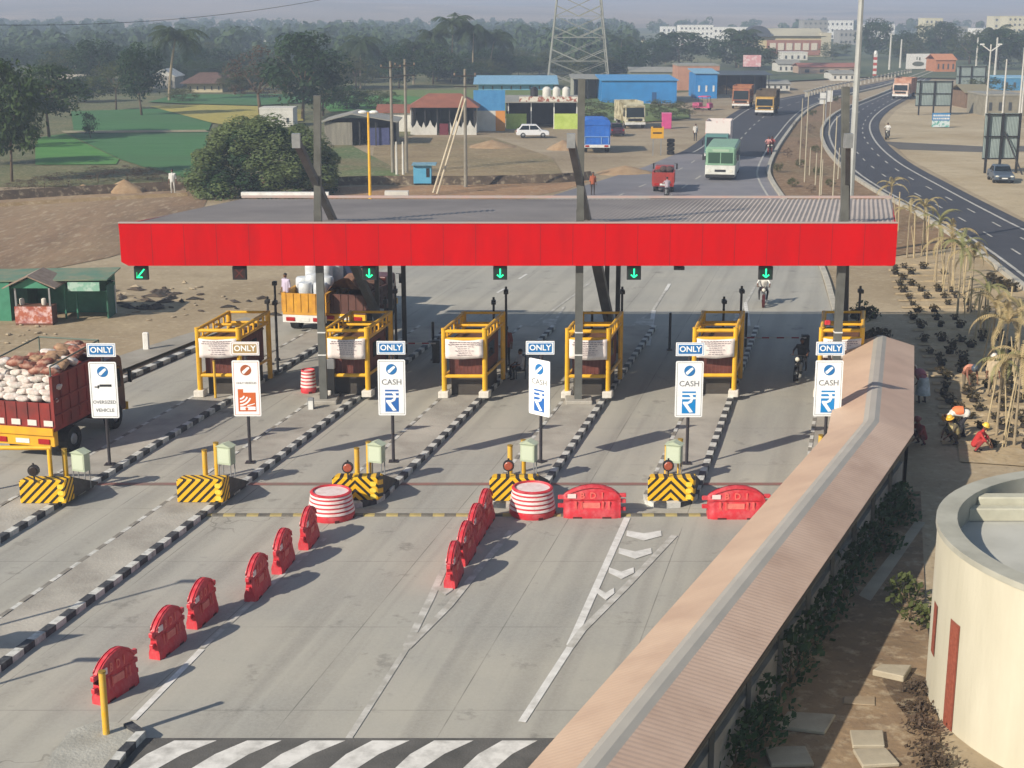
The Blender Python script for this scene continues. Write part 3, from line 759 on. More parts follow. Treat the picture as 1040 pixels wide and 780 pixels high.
def lane_sign(px, py, kind, label, w=.93, rz=0., wo=.93):
    g = G(px, py, IH); t = thing('lane_sign', label, 'lane sign', (g.x, g.y, IH), rz)
    mb = MB(); mb.tube((0, .06, 0), (0, .06, 3.95), .055, .055, 10); mb.box(-.16, .16, -.1, .22, 0, .02); mb.build('post', M('sign_post_dark', '#37343a', '#2b292d', 3, .5), t)
    z0, z1 = 1.66, 3.6
    mb = MB(); rrect(mb, -w / 2, w / 2, z0, z1, -.035, 0, .05)
    b = mb.build('board', SWHITE, t)
    col = SBLUE if kind != 'orange' else SBRN
    mb = MB(); frame_line(mb, -w / 2 + .045, w / 2 - .045, z0 + .045, z1 - .045, .012, -.036)
    mb.build('border_line', SGREY if kind != 'orange' else SORG, b)
    s = w / .93
    # round emblem: disc with a slanted white bar
    mb = MB(); zc = z1 - .33; rr_ = .185
    mb.ext([(rr_ * s * math.cos(a), zc + rr_ * math.sin(a)) for a in [-2 * PI * k / 24 for k in range(24)]], -.041, -.037)
    mb.build('emblem_disc', col, b)
    mb = MB(); q = [(-.12, -.11), (-.06, -.13), (.13, .06), (.10, .12), (.03, .09), (-.13, -.05)]
    mb.ext([(x * s, zc + z) for x, z in q][::-1], -.046, -.042); mb.build('emblem_bar', SWHITE, b)
    if kind == 'cash':
        text('lettering', 'CASH', .27, SGREY, b, (0, -.04, z1 - .78), sx=s)
        mb = MB(); mb.box(-.23 * s, .23 * s, -.04, -.037, z0 + .13, z0 + .9); mb.build('rupee_panel', M('rupee_bright_blue', '#1583c8', None, rough=.4) if px > 600 else M('rupee_blue', '#2a66b0', None, rough=.4), b)
        mb = MB(); y0, y1 = -.046, -.042; X = lambda v: v * s
        zt = z0 + .9
        mb.box(X(-.235), X(.235), y0, y1, zt - .12, zt - .06); mb.box(X(-.235), X(.235), y0, y1, zt - .27, zt - .2)
        pts = [(.02, zt - .06), (.12, zt - .12), (.16, zt - .24), (.10, zt - .38), (-.04, zt - .45), (.15, zt - .72), (.03, zt - .74), (-.2, zt - .42), (-.2, zt - .36), (-.03, zt - .36), (.05, zt - .3), (.06, zt - .2), (.0, zt - .121)]
        mb.ext([(X(x), z) for x, z in pts][::-1], y0 - .001, y1 - .001)
        mb.build('rupee_symbol', SWHITE, b)
    elif kind == 'over':
        mb = MB(); zc2 = z1 - .86
        mb.box(-.13, .27, -.041, -.037, zc2 + .01, zc2 + .09); mb.box(-.3, -.14, -.041, -.037, zc2 - .02, zc2 + .02); mb.box(-.2, -.14, -.041, -.037, zc2 + .021, zc2 + .06); mb.box(-.2, -.16, -.041, -.037, zc2 - .05, zc2 - .021)
        mb.build('trailer_pictogram', M('pictogram_black', '#222428', None), b)
        text('lettering', 'OVERSIZED', .165, SGREY, b, (0, -.04, z0 + .55), sx=.92); text('lettering', 'VEHICLE', .165, SGREY, b, (0, -.04, z0 + .27))
    else:
        text('lettering', 'ONLY VEHICLES', .095, M('pale_sign_print', '#9d9289', None), b, (0, -.04, z1 - .78), sx=1.0)
        mb = MB(); zz = z0 + .17
        mb.poly([(-.3, -.04, zz), (-.3, -.04, zz + .78), (-.12, -.04, zz + .78), (-.12, -.04, zz + .66), (.3, -.04, zz + .66), (.3, -.04, zz)][::-1])
        mb.build('tag_panel', SORG, b)
        mb = MB()
        for k, r in enumerate((.13, .24, .35)):
            for j in range(5):
                a0, a1 = R(-20 - 14 * j), R(-20 - 14 * (j + 1)); c0 = (-.24, zz + .6)
                p = [(c0[0] + rq * math.cos(a), c0[1] + rq * math.sin(a)) for rq, a in ((r, a0), (r + .055, a0), (r + .055, a1), (r, a1))]
                mb.poly([(x, -.043, z) for x, z in p])
        mb.box(-.24, .28, -.046, -.043, zz + .05, zz + .17)
        mb.poly([(.0, -.0465, zz + .18), (.26, -.0465, zz + .26), (.26, -.0465, zz + .29), (.0, -.0465, zz + .22)])
        mb.build('wave_marks', SWHITE, b)
        mb = MB(); mb.ext([(.05 * math.cos(a) - .02, zz + .1 + .05 * math.sin(a)) for a in [-2 * PI * k / 12 for k in range(12)]], -.05, -.047); mb.build('wave_dot', SORG, b)
    # ONLY plate
    tr = -rz if wo == .93 and rz else 0
    z0, z1 = 3.78, 4.24
    mb = MB(); wo2 = .96 if wo == .93 else wo
    e = thing('only_plate_mount', None, None); bpy.data.objects.remove(e)
    mb = MB(); mb.box(-wo2 / 2, wo2 / 2, -.03, 0, z0, z1); pl = mb.build('only_plate', SWHITE, t)
    pl.rotation_euler.z = tr
    mb = MB(); frame_line(mb, -wo2 / 2 + .03, wo2 / 2 - .03, z0 + .03, z1 - .03, .012, -.031); mb.build('border_line', col, pl)
    mb = MB(); rrect(mb, -wo2 / 2 + .085, wo2 / 2 - .085, z0 + .075, z1 - .075, -.036, -.031, .03); mb.build('plate_panel', SBLUE if kind != 'orange' else M('olive_sign_panel', '#a58a5a', None), pl)
    text('lettering', 'ONLY', .27, SWHITE, pl, (0, -.04, (z0 + z1) / 2), bold=.006, sx=1.0)
    return t
lane_sign(111, 472, 'over', 'white OVERSIZED VEHICLE lane sign beside the red truck')
lane_sign(254, 470, 'orange', 'white lane sign with orange tag panel and beige ONLY plate')
lane_sign(399.5, 469, 'cash', 'white and blue CASH rupee sign nearest the left canopy mast')
lane_sign(548, 469, 'cash', 'narrow looking CASH rupee sign turned sideways before the middle mast', w=.93, rz=R(-42))
lane_sign(697.5, 471, 'cash', 'white and blue CASH rupee sign in front of the fifth cage')
lane_sign(837, 470, 'cash', 'white and blue CASH rupee sign beside the long salmon walkway roof')
# ================================================================ CRASH BLOCKS, POSTS, CABINETS, LAMPS
HAZM = None
def hazard_mat(kind):
    m, nt, bs = new_mat('hazard_stripes_' + kind); N, L = nt.nodes, nt.links
    tc = N.new('ShaderNodeTexCoord'); sp = N.new('ShaderNodeSeparateXYZ'); L.new(tc.outputs['Object'], sp.inputs[0])
    def mt(op, a, b=None):
        x = N.new('ShaderNodeMath'); x.operation = op
        for i, v in enumerate((a, b)):
            if v is None: continue
            if isinstance(v, (int, float)): x.inputs[i].default_value = v
            else: L.new(v, x.inputs[i])
        return x.outputs[0]
    xx = sp.outputs['X'] if kind == 'slant' else mt('ABSOLUTE', sp.outputs['X'])
    xx = mt('ADD', xx, mt('MULTIPLY', sp.outputs['Y'], 1.0)) if kind == 'slant' else xx
    v = mt('ADD', mt('MULTIPLY', xx, 1.0 if kind == 'chevron' else -1.0), mt('MULTIPLY', sp.outputs['Z'], 1.0))
    f = mt('FRACT', mt('MULTIPLY', v, 3.6)); s = mt('LESS_THAN', f, .42)
    w = noise_fac(nt, 7, 4, .6, vec=tc.outputs['Object'], lo=.45, hi=.8)
    y = mix(nt, w, lin('#e8b412'), lin('#cfa637')); k = mix(nt, w, lin('#1b1916'), lin('#38332a'))
    L.new(mix(nt, s, y, k), bs.inputs['Base Color']); bs.inputs['Roughness'].default_value = .5
    return m
HZC, HZS = hazard_mat('chevron'), hazard_mat('slant')
def crash_block(px, py, kind, label):
    g = G(px, py, IH); w = .73; t = thing('crash_block', label, 'crash block', (g.x + w, g.y, IH), group='black and yellow crash blocks on the island noses')
    mb = skew(MB()); mb.bbox(-w, w, 0, .5, 0, .74, .03); mb.build('striped_face', HZC if kind == 'c' else HZS, t)
    mb = skew(MB()); mb.extx([(.503, 0), (2.0, 0), (2.0, .05), (.503, .7)], -w + .03, w - .03); mb.build('sloped_back', M('tarred_concrete', '#4a4743', '#5b5750', 3, .9, bump=.4), t)
    mb = MB()
    for z in (.12, .33, .54): rrect(mb, w - .26, w - .07, z - .075, z + .075, -.008, -.003, .05)
    mb.build('reflector', M('pale_yellow_reflector', '#f2dc5a', '#e8c840', 9, .3), t)
    return t
crash_block(20.5, 511, 's', 'black and yellow diagonal striped block beside the red truck, island farthest left')
crash_block(180, 510, 's', 'black and yellow diagonal striped block in front of the orange sign island')
crash_block(337.5, 508, 'c', 'black and yellow chevron block with red lamp behind the left striped drum')
crash_block(497, 508.5, 'c', 'black and yellow chevron block beside the middle striped drum')
crash_block(657.5, 508.5, 'c', 'black and yellow chevron block between the two lengthwise red barriers')
YP = M('bollard_yellow', '#d9a51f', '#c7a54a', 3, .5)
def bollard(px, py, h, label, r=.085, Z=IH):
    g = G(px, py, Z); t = thing('bollard', label, 'bollard', (g.x, g.y, Z), group='yellow steel bollards')
    mb = MB(); mb.tube((0, 0, 0), (0, 0, h), r, r, 12); mb.build('shaft', YP, t, smooth=True)
    mb = MB(); mb.tube((0, 0, h), (0, 0, h + .03), r + .012, r + .008, 12); mb.build('cap', M('bollard_cap', '#8a7028', None), t)
    return t
def cabinet(px, py, label):
    g = G(px, py, IH); t = thing('junction_cabinet', label, 'cabinet', (g.x, g.y, IH), R(-20), group='pale green cabinets on thin legs')
    PG = M('cabinet_pale_green', '#b4bfa6', '#a6b198', 3, .5)
    mb = MB(); mb.bbox(-.25, .25, -.16, .16, .62, 1.22, .015); mb.build('box', PG, t)
    mb = MB(); mb.ext([(-.29, 1.221), (0, 1.34), (.29, 1.221)][::-1], -.2, .2); mb.build('hood', PG, t)
    for x in (-.22, .22):
        for y in (-.13, .13):
            mb = MB(); mb.bar((x, y, 0), (x, y, .62), .03); mb.build('leg', GALV, t)
    mb = MB(); mb.box(-.2, .2, -.168, -.163, .68, 1.16); mb.build('door', M('cabinet_door', '#bcc6af', None), t)
for a in [((210, 486), (219, 488), (229, 489)), ((363, 484), (375, 486), (384, 488)), ((518, 481), (531, 484), (538, 486)), ((677, 481), (690, 483), (683, 485))]:
    pass
names = ['orange sign island', 'left CASH sign island', 'turned CASH sign island', 'fourth cash sign island']
for n_, (b1, b2, cb) in zip(names, [((209, 487), (221, 487), (231, 489)), ((363, 485), (375, 486), (383, 487)), ((518, 482), (531.5, 484), (537, 486)), ((677, 482), (690, 483), (684, 487))]):
    bollard(*b1, 1.0, 'plain yellow bollard, left one behind the striped block of the ' + n_, .085)
    bollard(*b2, 1.25, 'taller yellow bollard next to the pale cabinet on the ' + n_, .085)
    cabinet(*cb, 'pale green cabinet on thin legs behind the bollards of the ' + n_)
bollard(68, 494, 1.25, 'yellow bollard right of the yellow pipe guard near the red truck')
cabinet(84, 496, 'pale green cabinet on thin legs below the OVERSIZED VEHICLE sign')
bollard(832.5, 468, .9, 'short yellow bollard peeking out beside the walkway roof')
bollard(845, 470, .9, 'yellow bollard mostly behind the walkway roof and last CASH sign')
bollard(108, 745, 1.42, 'slim yellow post standing alone on the front left island', .075, .2)
bollard(219, 404, 1.5, 'thin yellow post in front of the leftmost cage beside the orange sign', .05)
t = thing('pipe_guard', 'yellow pipe guard frame across the lane behind the leftmost striped block', 'guard rail', tuple(G(53, 497, IH)))
mb = MB(); a = -2.6; h = 1.42
mb.tube((0, 0, 0), (0, 0, h), .075, .075, 10); mb.build('upright', YEL, t, smooth=True)
mb = MB(); mb.tube((.07, 0, h - .02), (a, 0, h - .02), .075, .075, 10); mb.build('top_bar', YEL, t, smooth=True)
mb = MB(); mb.tube((a, 0, 0), (a, 0, h), .075, .075, 10); mb.build('upright', YEL, t, smooth=True)
def blinker(px, py, label, dark=False):
    g = G(px, py, IH + .74); t = thing('warning_lamp', label, 'warning lamp', tuple(g), group='round warning lamps on the crash blocks')
    mb = MB(); mb.tube((0, .0, 0), (0, .0, .2), .03, .03, 8); mb.build('stem', DSTEEL, t)
    mb = MB(); mb.tube((0, .07, .36), (0, -.05, .36), .18, .18, 16); mb.tube((0, 0, .53), (0, 0, .6), .03, .03, 6); mb.build('housing', DK, t)
    mb = MB(); mb.tube((0, -.052, .36), (0, -.075, .36), .14, .11, 16); mb.build('lens', M('amber_red_lens', '#a8553a', '#8f4632', 12, .35) if not dark else M('dark_lens', '#2b211d', None, rough=.3), t)
blinker(353.5, 486, 'round amber warning lamp on the block behind the left drum')
blinker(516.5, 484, 'round amber warning lamp on the block beside the middle drum')
blinker(678.5, 484, 'round amber warning lamp on the block between the lengthwise barriers')
blinker(35, 489, 'black unlit round lamp on the leftmost striped block', True)
# ================================================================ WATER-FILLED BARRIERS
def barrier_mesh():
    """2 m red plastic barrier with arched top, hinge lugs and feet; +Y and -Y faces alike"""
    top = [(-.98, .56), (-.82, .72), (-.6, .84), (-.3, .94), (0, .98), (.3, .96), (.6, .86), (.8, .74), (.86, .66)]
    low = [(.9, .30), (.9, .14), (.84, .0), (-.84, .0), (-.9, .14), (-.78, .34)]
    mb = MB()
    # sections: half-thickness by height; build as stacked loft over an outline grid
    NX, NZ = 24, 12
    def ztop(x):
        P = top
        for i in range(len(P) - 1):
            if P[i][0] <= x <= P[i + 1][0]:
                f = (x - P[i][0]) / (P[i + 1][0] - P[i][0]); return P[i][1] + f * (P[i + 1][1] - P[i][1])
        return P[0][1] if x < P[0][0] else P[-1][1]
    def th(z):
        for (a, ta), (b, tb) in zip(((0, .25), (.14, .25), (.3, .17), (.5, .115), (.56, .15), (.9, .1), (1.0, .06)), ((.14, .25), (.3, .17), (.5, .115), (.56, .15), (.9, .1), (1.0, .06), (1.1, .05))):
            if a <= z <= b: return ta + (tb - ta) * (z - a) / (b - a)
        return .06
    vs = []; xs = [-.88 + 1.76 * i / NX for i in range(NX + 1)]
    zs = [0, .02, .14, .22, .3, .4, .5, .56, .66, .8, .92, 1.0]
    cols = []
    for side in (-1, 1):
        for x in xs:
            zt = ztop(x)
            for z in zs:
                zz = z * zt if z > .56 else z * min(1, zt / .7 + .1)
                zz = min(zz, zt)
                edge = .8 if abs(x) > .8 else 1
                vs.append((x, side * th(z) * edge, zz))
    nz = len(zs); off = (NX + 1) * nz; fs = []
    for i in range(NX):
        for j in range(nz - 1):
            a = i * nz + j; fs.append((a, a + nz, a + nz + 1, a + 1)); b = off + a; fs.append((b, b + 1, b + nz + 1, b + nz))
        a = i * nz + nz - 1; fs.append((a, a + nz, off + a + nz, off + a)); a = i * nz; fs.append((a, off + a, off + a + nz, a + nz))
    for i in (0, NX):
        for j in range(nz - 1):
            a = i * nz + j; fs.append((a, a + 1, off + a + 1, off + a))
    mb._add(vs, fs)
    # recessed letter panel frames and arch rib
    for s in (-1, 1):
        for i in range(14):
            x0, x1 = -.84 + 1.68 * i / 14, -.84 + 1.68 * (i + 1) / 14
            mb._add([(x0, s * .1, ztop(x0) - .07), (x1, s * .1, ztop(x1) - .07), (x1, s * .1, ztop(x1) - .0), (x0, s * .1, ztop(x0) - .0), (x0, s * .14, ztop(x0) - .06), (x1, s * .14, ztop(x1) - .06), (x1, s * .13, ztop(x1) - .01), (x0, s * .13, ztop(x0) - .01)], [(4, 5, 6, 7), (0, 1, 5, 4), (2, 3, 7, 6)])
    return mb
def barrier_proto():
    t = thing('road_barrier', 'x', 'road barrier', (0, 0, 0), group='red water filled road barriers')
    mb = barrier_mesh(); mb.build('shell', RPLAS, t, smooth=True)
    for x, zs in ((-1, (.34, .6)), (1, (.24, .48, .66))):
        for z in zs: mb = MB(); mb.bbox(x * .95 - .1, x * .95 + .1, -.07, .07, z - .05, z + .05, .015); mb.build('hinge_lug', RPLAS, t)
    for s in (-1, 1):
        for x in (-.5, -.32, .34, .52):
            mb = MB(); mb.tube((x, s * .1, .3), (x, s * .19, .3), .06, .05, 8); mb.bbox(x - .035, x + .035, min(s * .08, s * .18), max(s * .08, s * .18), .24, .5, .01); mb.build('rib', M('faded_red_plastic', '#d9645e', '#c94a45', 5, .45), t)
        mb = MB(); mb.box(-.3, .24, min(s * .128, s * .17), max(s * .128, s * .17), .24, .46); mb.build('label_recess', M('pale_red_plastic', '#df8074', '#d46c62', 6, .5), t)
        mb = MB(); mb.box(-.76, -.5, min(s * .12, s * .155), max(s * .12, s * .155), .6, .73); mb.build('reflective_sticker', M('white_pink_sticker', '#e8cfcb', None, rough=.4), t)
        text('embossed_lettering', 'B  D  I', .27, M('embossed_red', '#e06a60', None, rough=.4), t, (.02 * s, s * .137, .67), (PI / 2, 0, 0 if s < 0 else PI), bold=.006, ext=.012)
        for x in (-.45, .45): mb = MB(); mb.box(x - .14, x + .14, min(s * .2, s * .254), max(s * .2, s * .254), .0, .05); mb.build('fork_slot', M('fork_slot_dark', '#4a1114', None), t)
    return t
bar0 = barrier_proto(); used = [False]
def put_barrier(px, py, rz, label):
    g = G(px, py, .03); sx = 1 if rz == 0 else .74
    if not used[0]:
        used[0] = True; o = bar0; o.location = (g.x, g.y, .03); o.rotation_euler.z = rz; o['label'] = label; o.scale = (sx, sx, 1.12 if rz else 1.04)
    else: o = dup(bar0, (g.x, g.y, .03), rz, label, scale=(sx, sx, 1.12 if rz else 1.04))
lbl = ['red road barrier nearest the camera behind the lone yellow post', 'red road barrier second in the left diagonal row from the front', 'red road barrier third in the left diagonal row from the front', 'red road barrier fourth in the left diagonal row from the front', 'red road barrier second last in the left diagonal row', 'red road barrier at the far end of the left row, touching the left drum']
for (px, py, a), lb in zip([(118, 704, 66), (171, 659, 73), (206, 629, 77), (262, 602, 80), (288, 575, 82), (314, 551, 83)], lbl): put_barrier(px, py, R(a), lb)
lbl = ['red road barrier at the front tip of the middle row', 'red road barrier second from the front of the middle row', 'red road barrier third in the middle row before the striped drum', 'red road barrier last in the middle row beside the chevron block']
for (px, py, a), lb in zip([(461, 589, 82), (473, 567, 78), (483, 548, 78), (493, 532, 78)], lbl): put_barrier(px, py, R(a), lb)
put_barrier(601, 524, 0, 'red barrier lengthwise across the lane between middle drum and chevron block')
put_barrier(747, 525, 0, 'red barrier lengthwise across the lane beside the salmon walkway roof')
# drums
def drum(px, py, r, h, label, n=20):
    g = G(px, py, .03); t = thing('traffic_drum', label, 'traffic drum', (g.x, g.y + r, .03), group='red and white banded round barriers')
    s = r / .7; mb = MB()
    prof = [(r * 1.0, 0), (r * 1.01, h * .05), (r * 1.0, h * .18)]
    mb.lathe([(r * .98, 0), (r * 1.0, h * .04), (r * 1.0, h * .2), (r * .97, h * .22)] + sum([[(r * (1 - .03 * k), h * (.22 + .15 * k)), (r * (.96 - .03 * k), h * (.255 + .15 * k))] for k in range(1, 5)], []) + [(r * .9, h * .96), (r * .84, h), (r * .78, h), (r * .74, h * .9), (.02, h * .88)], 28)
    mb.build('body', RPLAS, t, smooth=True)
    for k in range(5):
        z0 = h * (.22 + .15 * k) + h * .03; rr_ = r * (1 - .03 * k) + .008
        mb = MB(); mb.lathe([(rr_ - .03, z0), (rr_ + .002, z0 + .004), (rr_ - .012, z0 + h * .085), (rr_ - .04, z0 + h * .088)], 28); mb.build('white_band', M('reflective_white_band', '#e6dbd8', '#d6c2be', 4, .5), t, smooth=True)
    for k in range(4):
        a = R(-70 + 60 * k); mb = MB(); mb.T = Matrix.Rotation(a, 4, 'Z'); mb.box(r * .97, r * 1.03, -.07, .07, 0, h * .09); mb.build('fork_slot', M('fork_slot_dark', '#4a1114', None), t)
    return t
drum(334, 532, .72, .84, 'large red and white banded round barrier touching the left diagonal row')
drum(541, 529, .72, .88, 'large red and white banded round barrier between middle row and front barrier')
drum(312.5, 400, .32, .95, 'small red and white banded drum beside the left canopy mast')
# cabinets at the mast foot, black control box
g = G(324, 408, .34); t = thing('control_box', 'grey control box with white face at the foot of the left mast', 'control box', (g.x - .25, g.y - .5, .03))
mb = MB(); mb.bbox(-.12, .12, -.1, .1, 0, .6, .02); mb.build('box', GALV, t); mb = MB(); mb.box(-.09, .09, -.108, -.102, .1, .5); mb.build('door', WPAINT, t)
g = G(337, 402, .2); t = thing('payment_machine', 'black barrier machine with white head right of the left mast', 'barrier machine', (g.x, g.y, .2))
mb = MB(); mb.bbox(-.15, .15, -.15, .15, 0, 1.15, .02); mb.build('cabinet', DK, t); mb = MB(); mb.bbox(-.17, .17, -.17, .17, 1.151, 1.55, .03); mb.build('head', GALV, t); mb = MB(); mb.bbox(-.1, .35, -.2, .2, -.0, .12, .02); mb.build('foot', DK, t)
# boom gates
BW = M('boom_white', '#b9b6b4', None); BR_ = M('boom_red', '#8f2b33', None)
def boom_gate(px, py, L_, label, up=False):
    g = G(px, py, IH); t = thing('boom_gate', label, 'boom gate', (g.x, g.y, IH), group='boom gates beyond the booths')
    mb = MB(); mb.bbox(-.16, .16, -.16, .16, 0, 1.0, .02); mb.build('housing', DK, t)
    mb = MB(); mb.tube((0, -.18, .9), (0, .18, .9), .05, .05, 8); mb.build('pivot', DSTEEL, t)
    n = 10; mb = MB()
    for k in range(n):
        a, b = L_ * k / n, L_ * (k + 1) / n
        if up: mb.box(-.035, .035, -.22, -.19, .9 + abs(a), .9 + abs(b), mi=k % 2)
        else: mb.box(min(a, b), max(a, b), -.22, -.19, .87, .93, mi=k % 2)
    mb.build('boom', [BW, BR_], t)
boom_gate(443, 368, -3.0, 'lowered red and white boom left of the third cage', False)
boom_gate(817, 362, -3.3, 'lowered pale boom reaching from the parked motorcycle to the fifth cage')
for i, (px, py) in enumerate([(440, 362), (601, 350), (757, 352), (680, 352)]):
    g = G(px, py, IH); t = thing('loop_post', 'slim black sensor post ' + ['left of the third cage', 'behind the turned ONLY plate', 'just right of the fifth cage', 'right of the fourth cage'][i], 'sensor post', (g.x, g.y, .03), group='slim black sensor posts')
    mb = MB(); mb.tube((0, 0, 0), (0, 0, 1.75), .06, .06, 8); mb.build('shaft', DK, t); mb = MB(); mb.box(-.12, .12, -.1, .1, 0, .05); mb.build('base_plate', DSTEEL, t)
g = G(282, 366, .2); t = thing('loop_post', 'tall black pole on a concrete pad between first and second cages', 'sensor post', (g.x, g.y, .03)); mb = MB(); mb.tube((0, 0, 0), (0, 0, 3.6), .06, .05, 8); mb.build('shaft', DK, t); mb = MB(); mb.lathe([(.18, 0), (.12, .25), (.06, .3)], 10); mb.build('base', DK, t); mb = MB(); mb.bbox(-.1, .1, -.15, .1, 3.55, 3.72, .02); mb.build('camera', DK, t)

# off the left edge: the poles whose long shadows cross the left lanes
def side_pole(tx, ty, h, label, disc=0):
    tip = G(tx, ty); L_ = h / math.tan(R(30.5)); d = Vector((2.35, 2.0)).normalized() * L_; t = thing('roadside_pole', label, 'pole', (tip.x - d.x, tip.y - d.y, .03))
    mb = MB(); mb.tube((0, 0, 0), (0, 0, h), .06, .045, 8); mb.build('shaft', GALV, t)
    if disc: mb = MB(); mb.box(-.7, .7, -.06, -.02, h - .9, h); mb.build('board', SWHITE, t)
    else: mb = MB(); mb.bbox(-.15, .5, -.08, .08, h, h + .1, .02); mb.build('lamp_head', GALV, t)
side_pole(185, 592, 5.6, 'tall slim pole left of the view, its thin shadow crossing the left lanes', 0)
side_pole(80, 672, 3.6, 'shorter slim pole left of the view near the front island', 0)
side_pole(58, 645, 2.6, 'board on a post left of the view throwing a broad shadow at the kerb', 1)
# ================================================================ VEHICLES
CHROME = M('lamp_glass', '#d8d6c8', None, rough=.15)
RLAMP = M('tail_lamp_red', '#a01818', None, rough=.25)
AMB = M('indicator_amber', '#d98a1d', None, rough=.3)
def wheel(t, x, y, r, w=.26, n=20):
    mb = MB(); mb.ring((0, 0, 0), r, r * .42, w, 'x', n); mb.tube((-w * .42, 0, 0), (w * .42, 0, 0), r * .5, r * .5, n)
    ty = mb.build('wheel', RUBBER, t); ty.location = (x, y, r)
    mb = MB(); s = 1 if x > 0 else -1; mb.tube((s * w * .3, 0, 0), (s * (w * .5 + .01), 0, 0), r * .5, r * .36, n); mb.build('rim', GALV, ty)
def car(loc, rz, body, label, L=4.1, W=1.7, H=1.5, hatch=False, suv=False):
    """front faces local -Y"""
    t = thing('parked_car' if 'parked' in label else 'car', label, 'car', loc, rz)
    h = L / 2
    if hatch: low = [(-h, .3), (-h, .62), (-h + .1, .78), (-h + .95, .92), (h - .12, .98), (h, .75), (h, .3)]; gl = [(-h + .85, .9), (-h + 1.55, H - .03), (h - .7, H), (h - .12, 1.0)]
    else: low = [(-h, .3), (-h, .6), (-h + .1, .76), (-h + 1.05, .9), (h - .75, .95), (h - .06, .92), (h, .7), (h, .3)]; gl = [(-h + .95, .9), (-h + 1.7, H - .02), (h - 1.3, H), (h - .6, .95)]
    def loft(prof, w0, w1, zlo, zhi):
        mb = MB(); n = len(prof); vs = []
        for s in (-1, 1):
            for (y, z) in prof:
                w = w0 + (w1 - w0) * max(0, min(1, (z - zlo) / (zhi - zlo))); vs.append((s * w, y, z))
        mb._add(vs, [tuple(range(n - 1, -1, -1)), tuple(range(n, 2 * n))] + [(i, (i + 1) % n, n + (i + 1) % n, n + i) for i in range(n)]); return mb
    o = loft(low, W / 2, W / 2 - .06, .3, 1.0).build('body', body, t); bv = o.modifiers.new('soft', 'BEVEL'); bv.width = .07; bv.segments = 2
    o = loft(gl, W / 2 - .07, W / 2 - .24, .9, H).build('cabin', body, t); bv = o.modifiers.new('soft', 'BEVEL'); bv.width = .05; bv.segments = 2
    g0, g1, g2, g3 = gl
    for s in (-1, 1):
        mb = MB(); wz = lambda z: (W / 2 - .07 - .17 * (z - .9) / (H - .9)) + .008
        a = [(g0[0] + .28, .98), (g1[0] + .06, H - .14), ((g1[0] + g2[0]) / 2 - .04, H - .13), ((g1[0] + g2[0]) / 2 - .04, .98)]
        b = [((g1[0] + g2[0]) / 2 + .04, .98), ((g1[0] + g2[0]) / 2 + .04, H - .13), (g2[0] - .02, H - .13), (g3[0] - .2, .98)]
        mb.poly([(s * wz(z), y, z) for y, z in a]); mb.build('side_window', GLASS, t); mb = MB(); mb.poly([(s * wz(z), y, z) for y, z in b]); mb.build('side_window', GLASS, t)
        mb = MB(); mb.ball((s * (W / 2 + .08), g0[0] + .45, .98), .09, .06, .07); mb.build('mirror', body, t)
        mb = MB(); mb.ball((s * (W / 2 - .25), -h + .04, .64), .18, .07, .08); mb.build('headlight', CHROME, t)
        mb = MB(); mb.ball((s * (W / 2 - .18), h - .03, .74), .12, .05, .12); mb.build('tail_light', RLAMP, t)
        for y in (-h + .78, h - .78): wheel(t, s * (W / 2 - .1), y, .31, .2, 16)
    def scr(p, q, name, s):
        mb = MB(); d = Vector((q[0] - p[0], q[1] - p[1])); nn = Vector((-d.y, d.x)).normalized() * .012 * s
        a = (p[0] + d.x * .14 + nn.x, p[1] + d.y * .14 + nn.y); b = (p[0] + d.x * .86 + nn.x, p[1] + d.y * .86 + nn.y)
        wa = W / 2 - .16; wb = W / 2 - .28
        mb.quad((-wa, a[0], a[1]), (wa, a[0], a[1]), (wb, b[0], b[1]), (-wb, b[0], b[1])); mb.build(name, GLASS, t)
    scr(g0, g1, 'windscreen', 1); scr(g3, g2, 'rear_window', -1)
    mb = MB(); mb.box(-.5, .5, -h - .02, -h + .01, .4, .55); mb.build('grille', DK, t)
    mb = MB(); mb.box(-.26, .26, -h - .035, -h - .022, .42, .52); mb.build('number_plate', WPAINT, t)
    return t
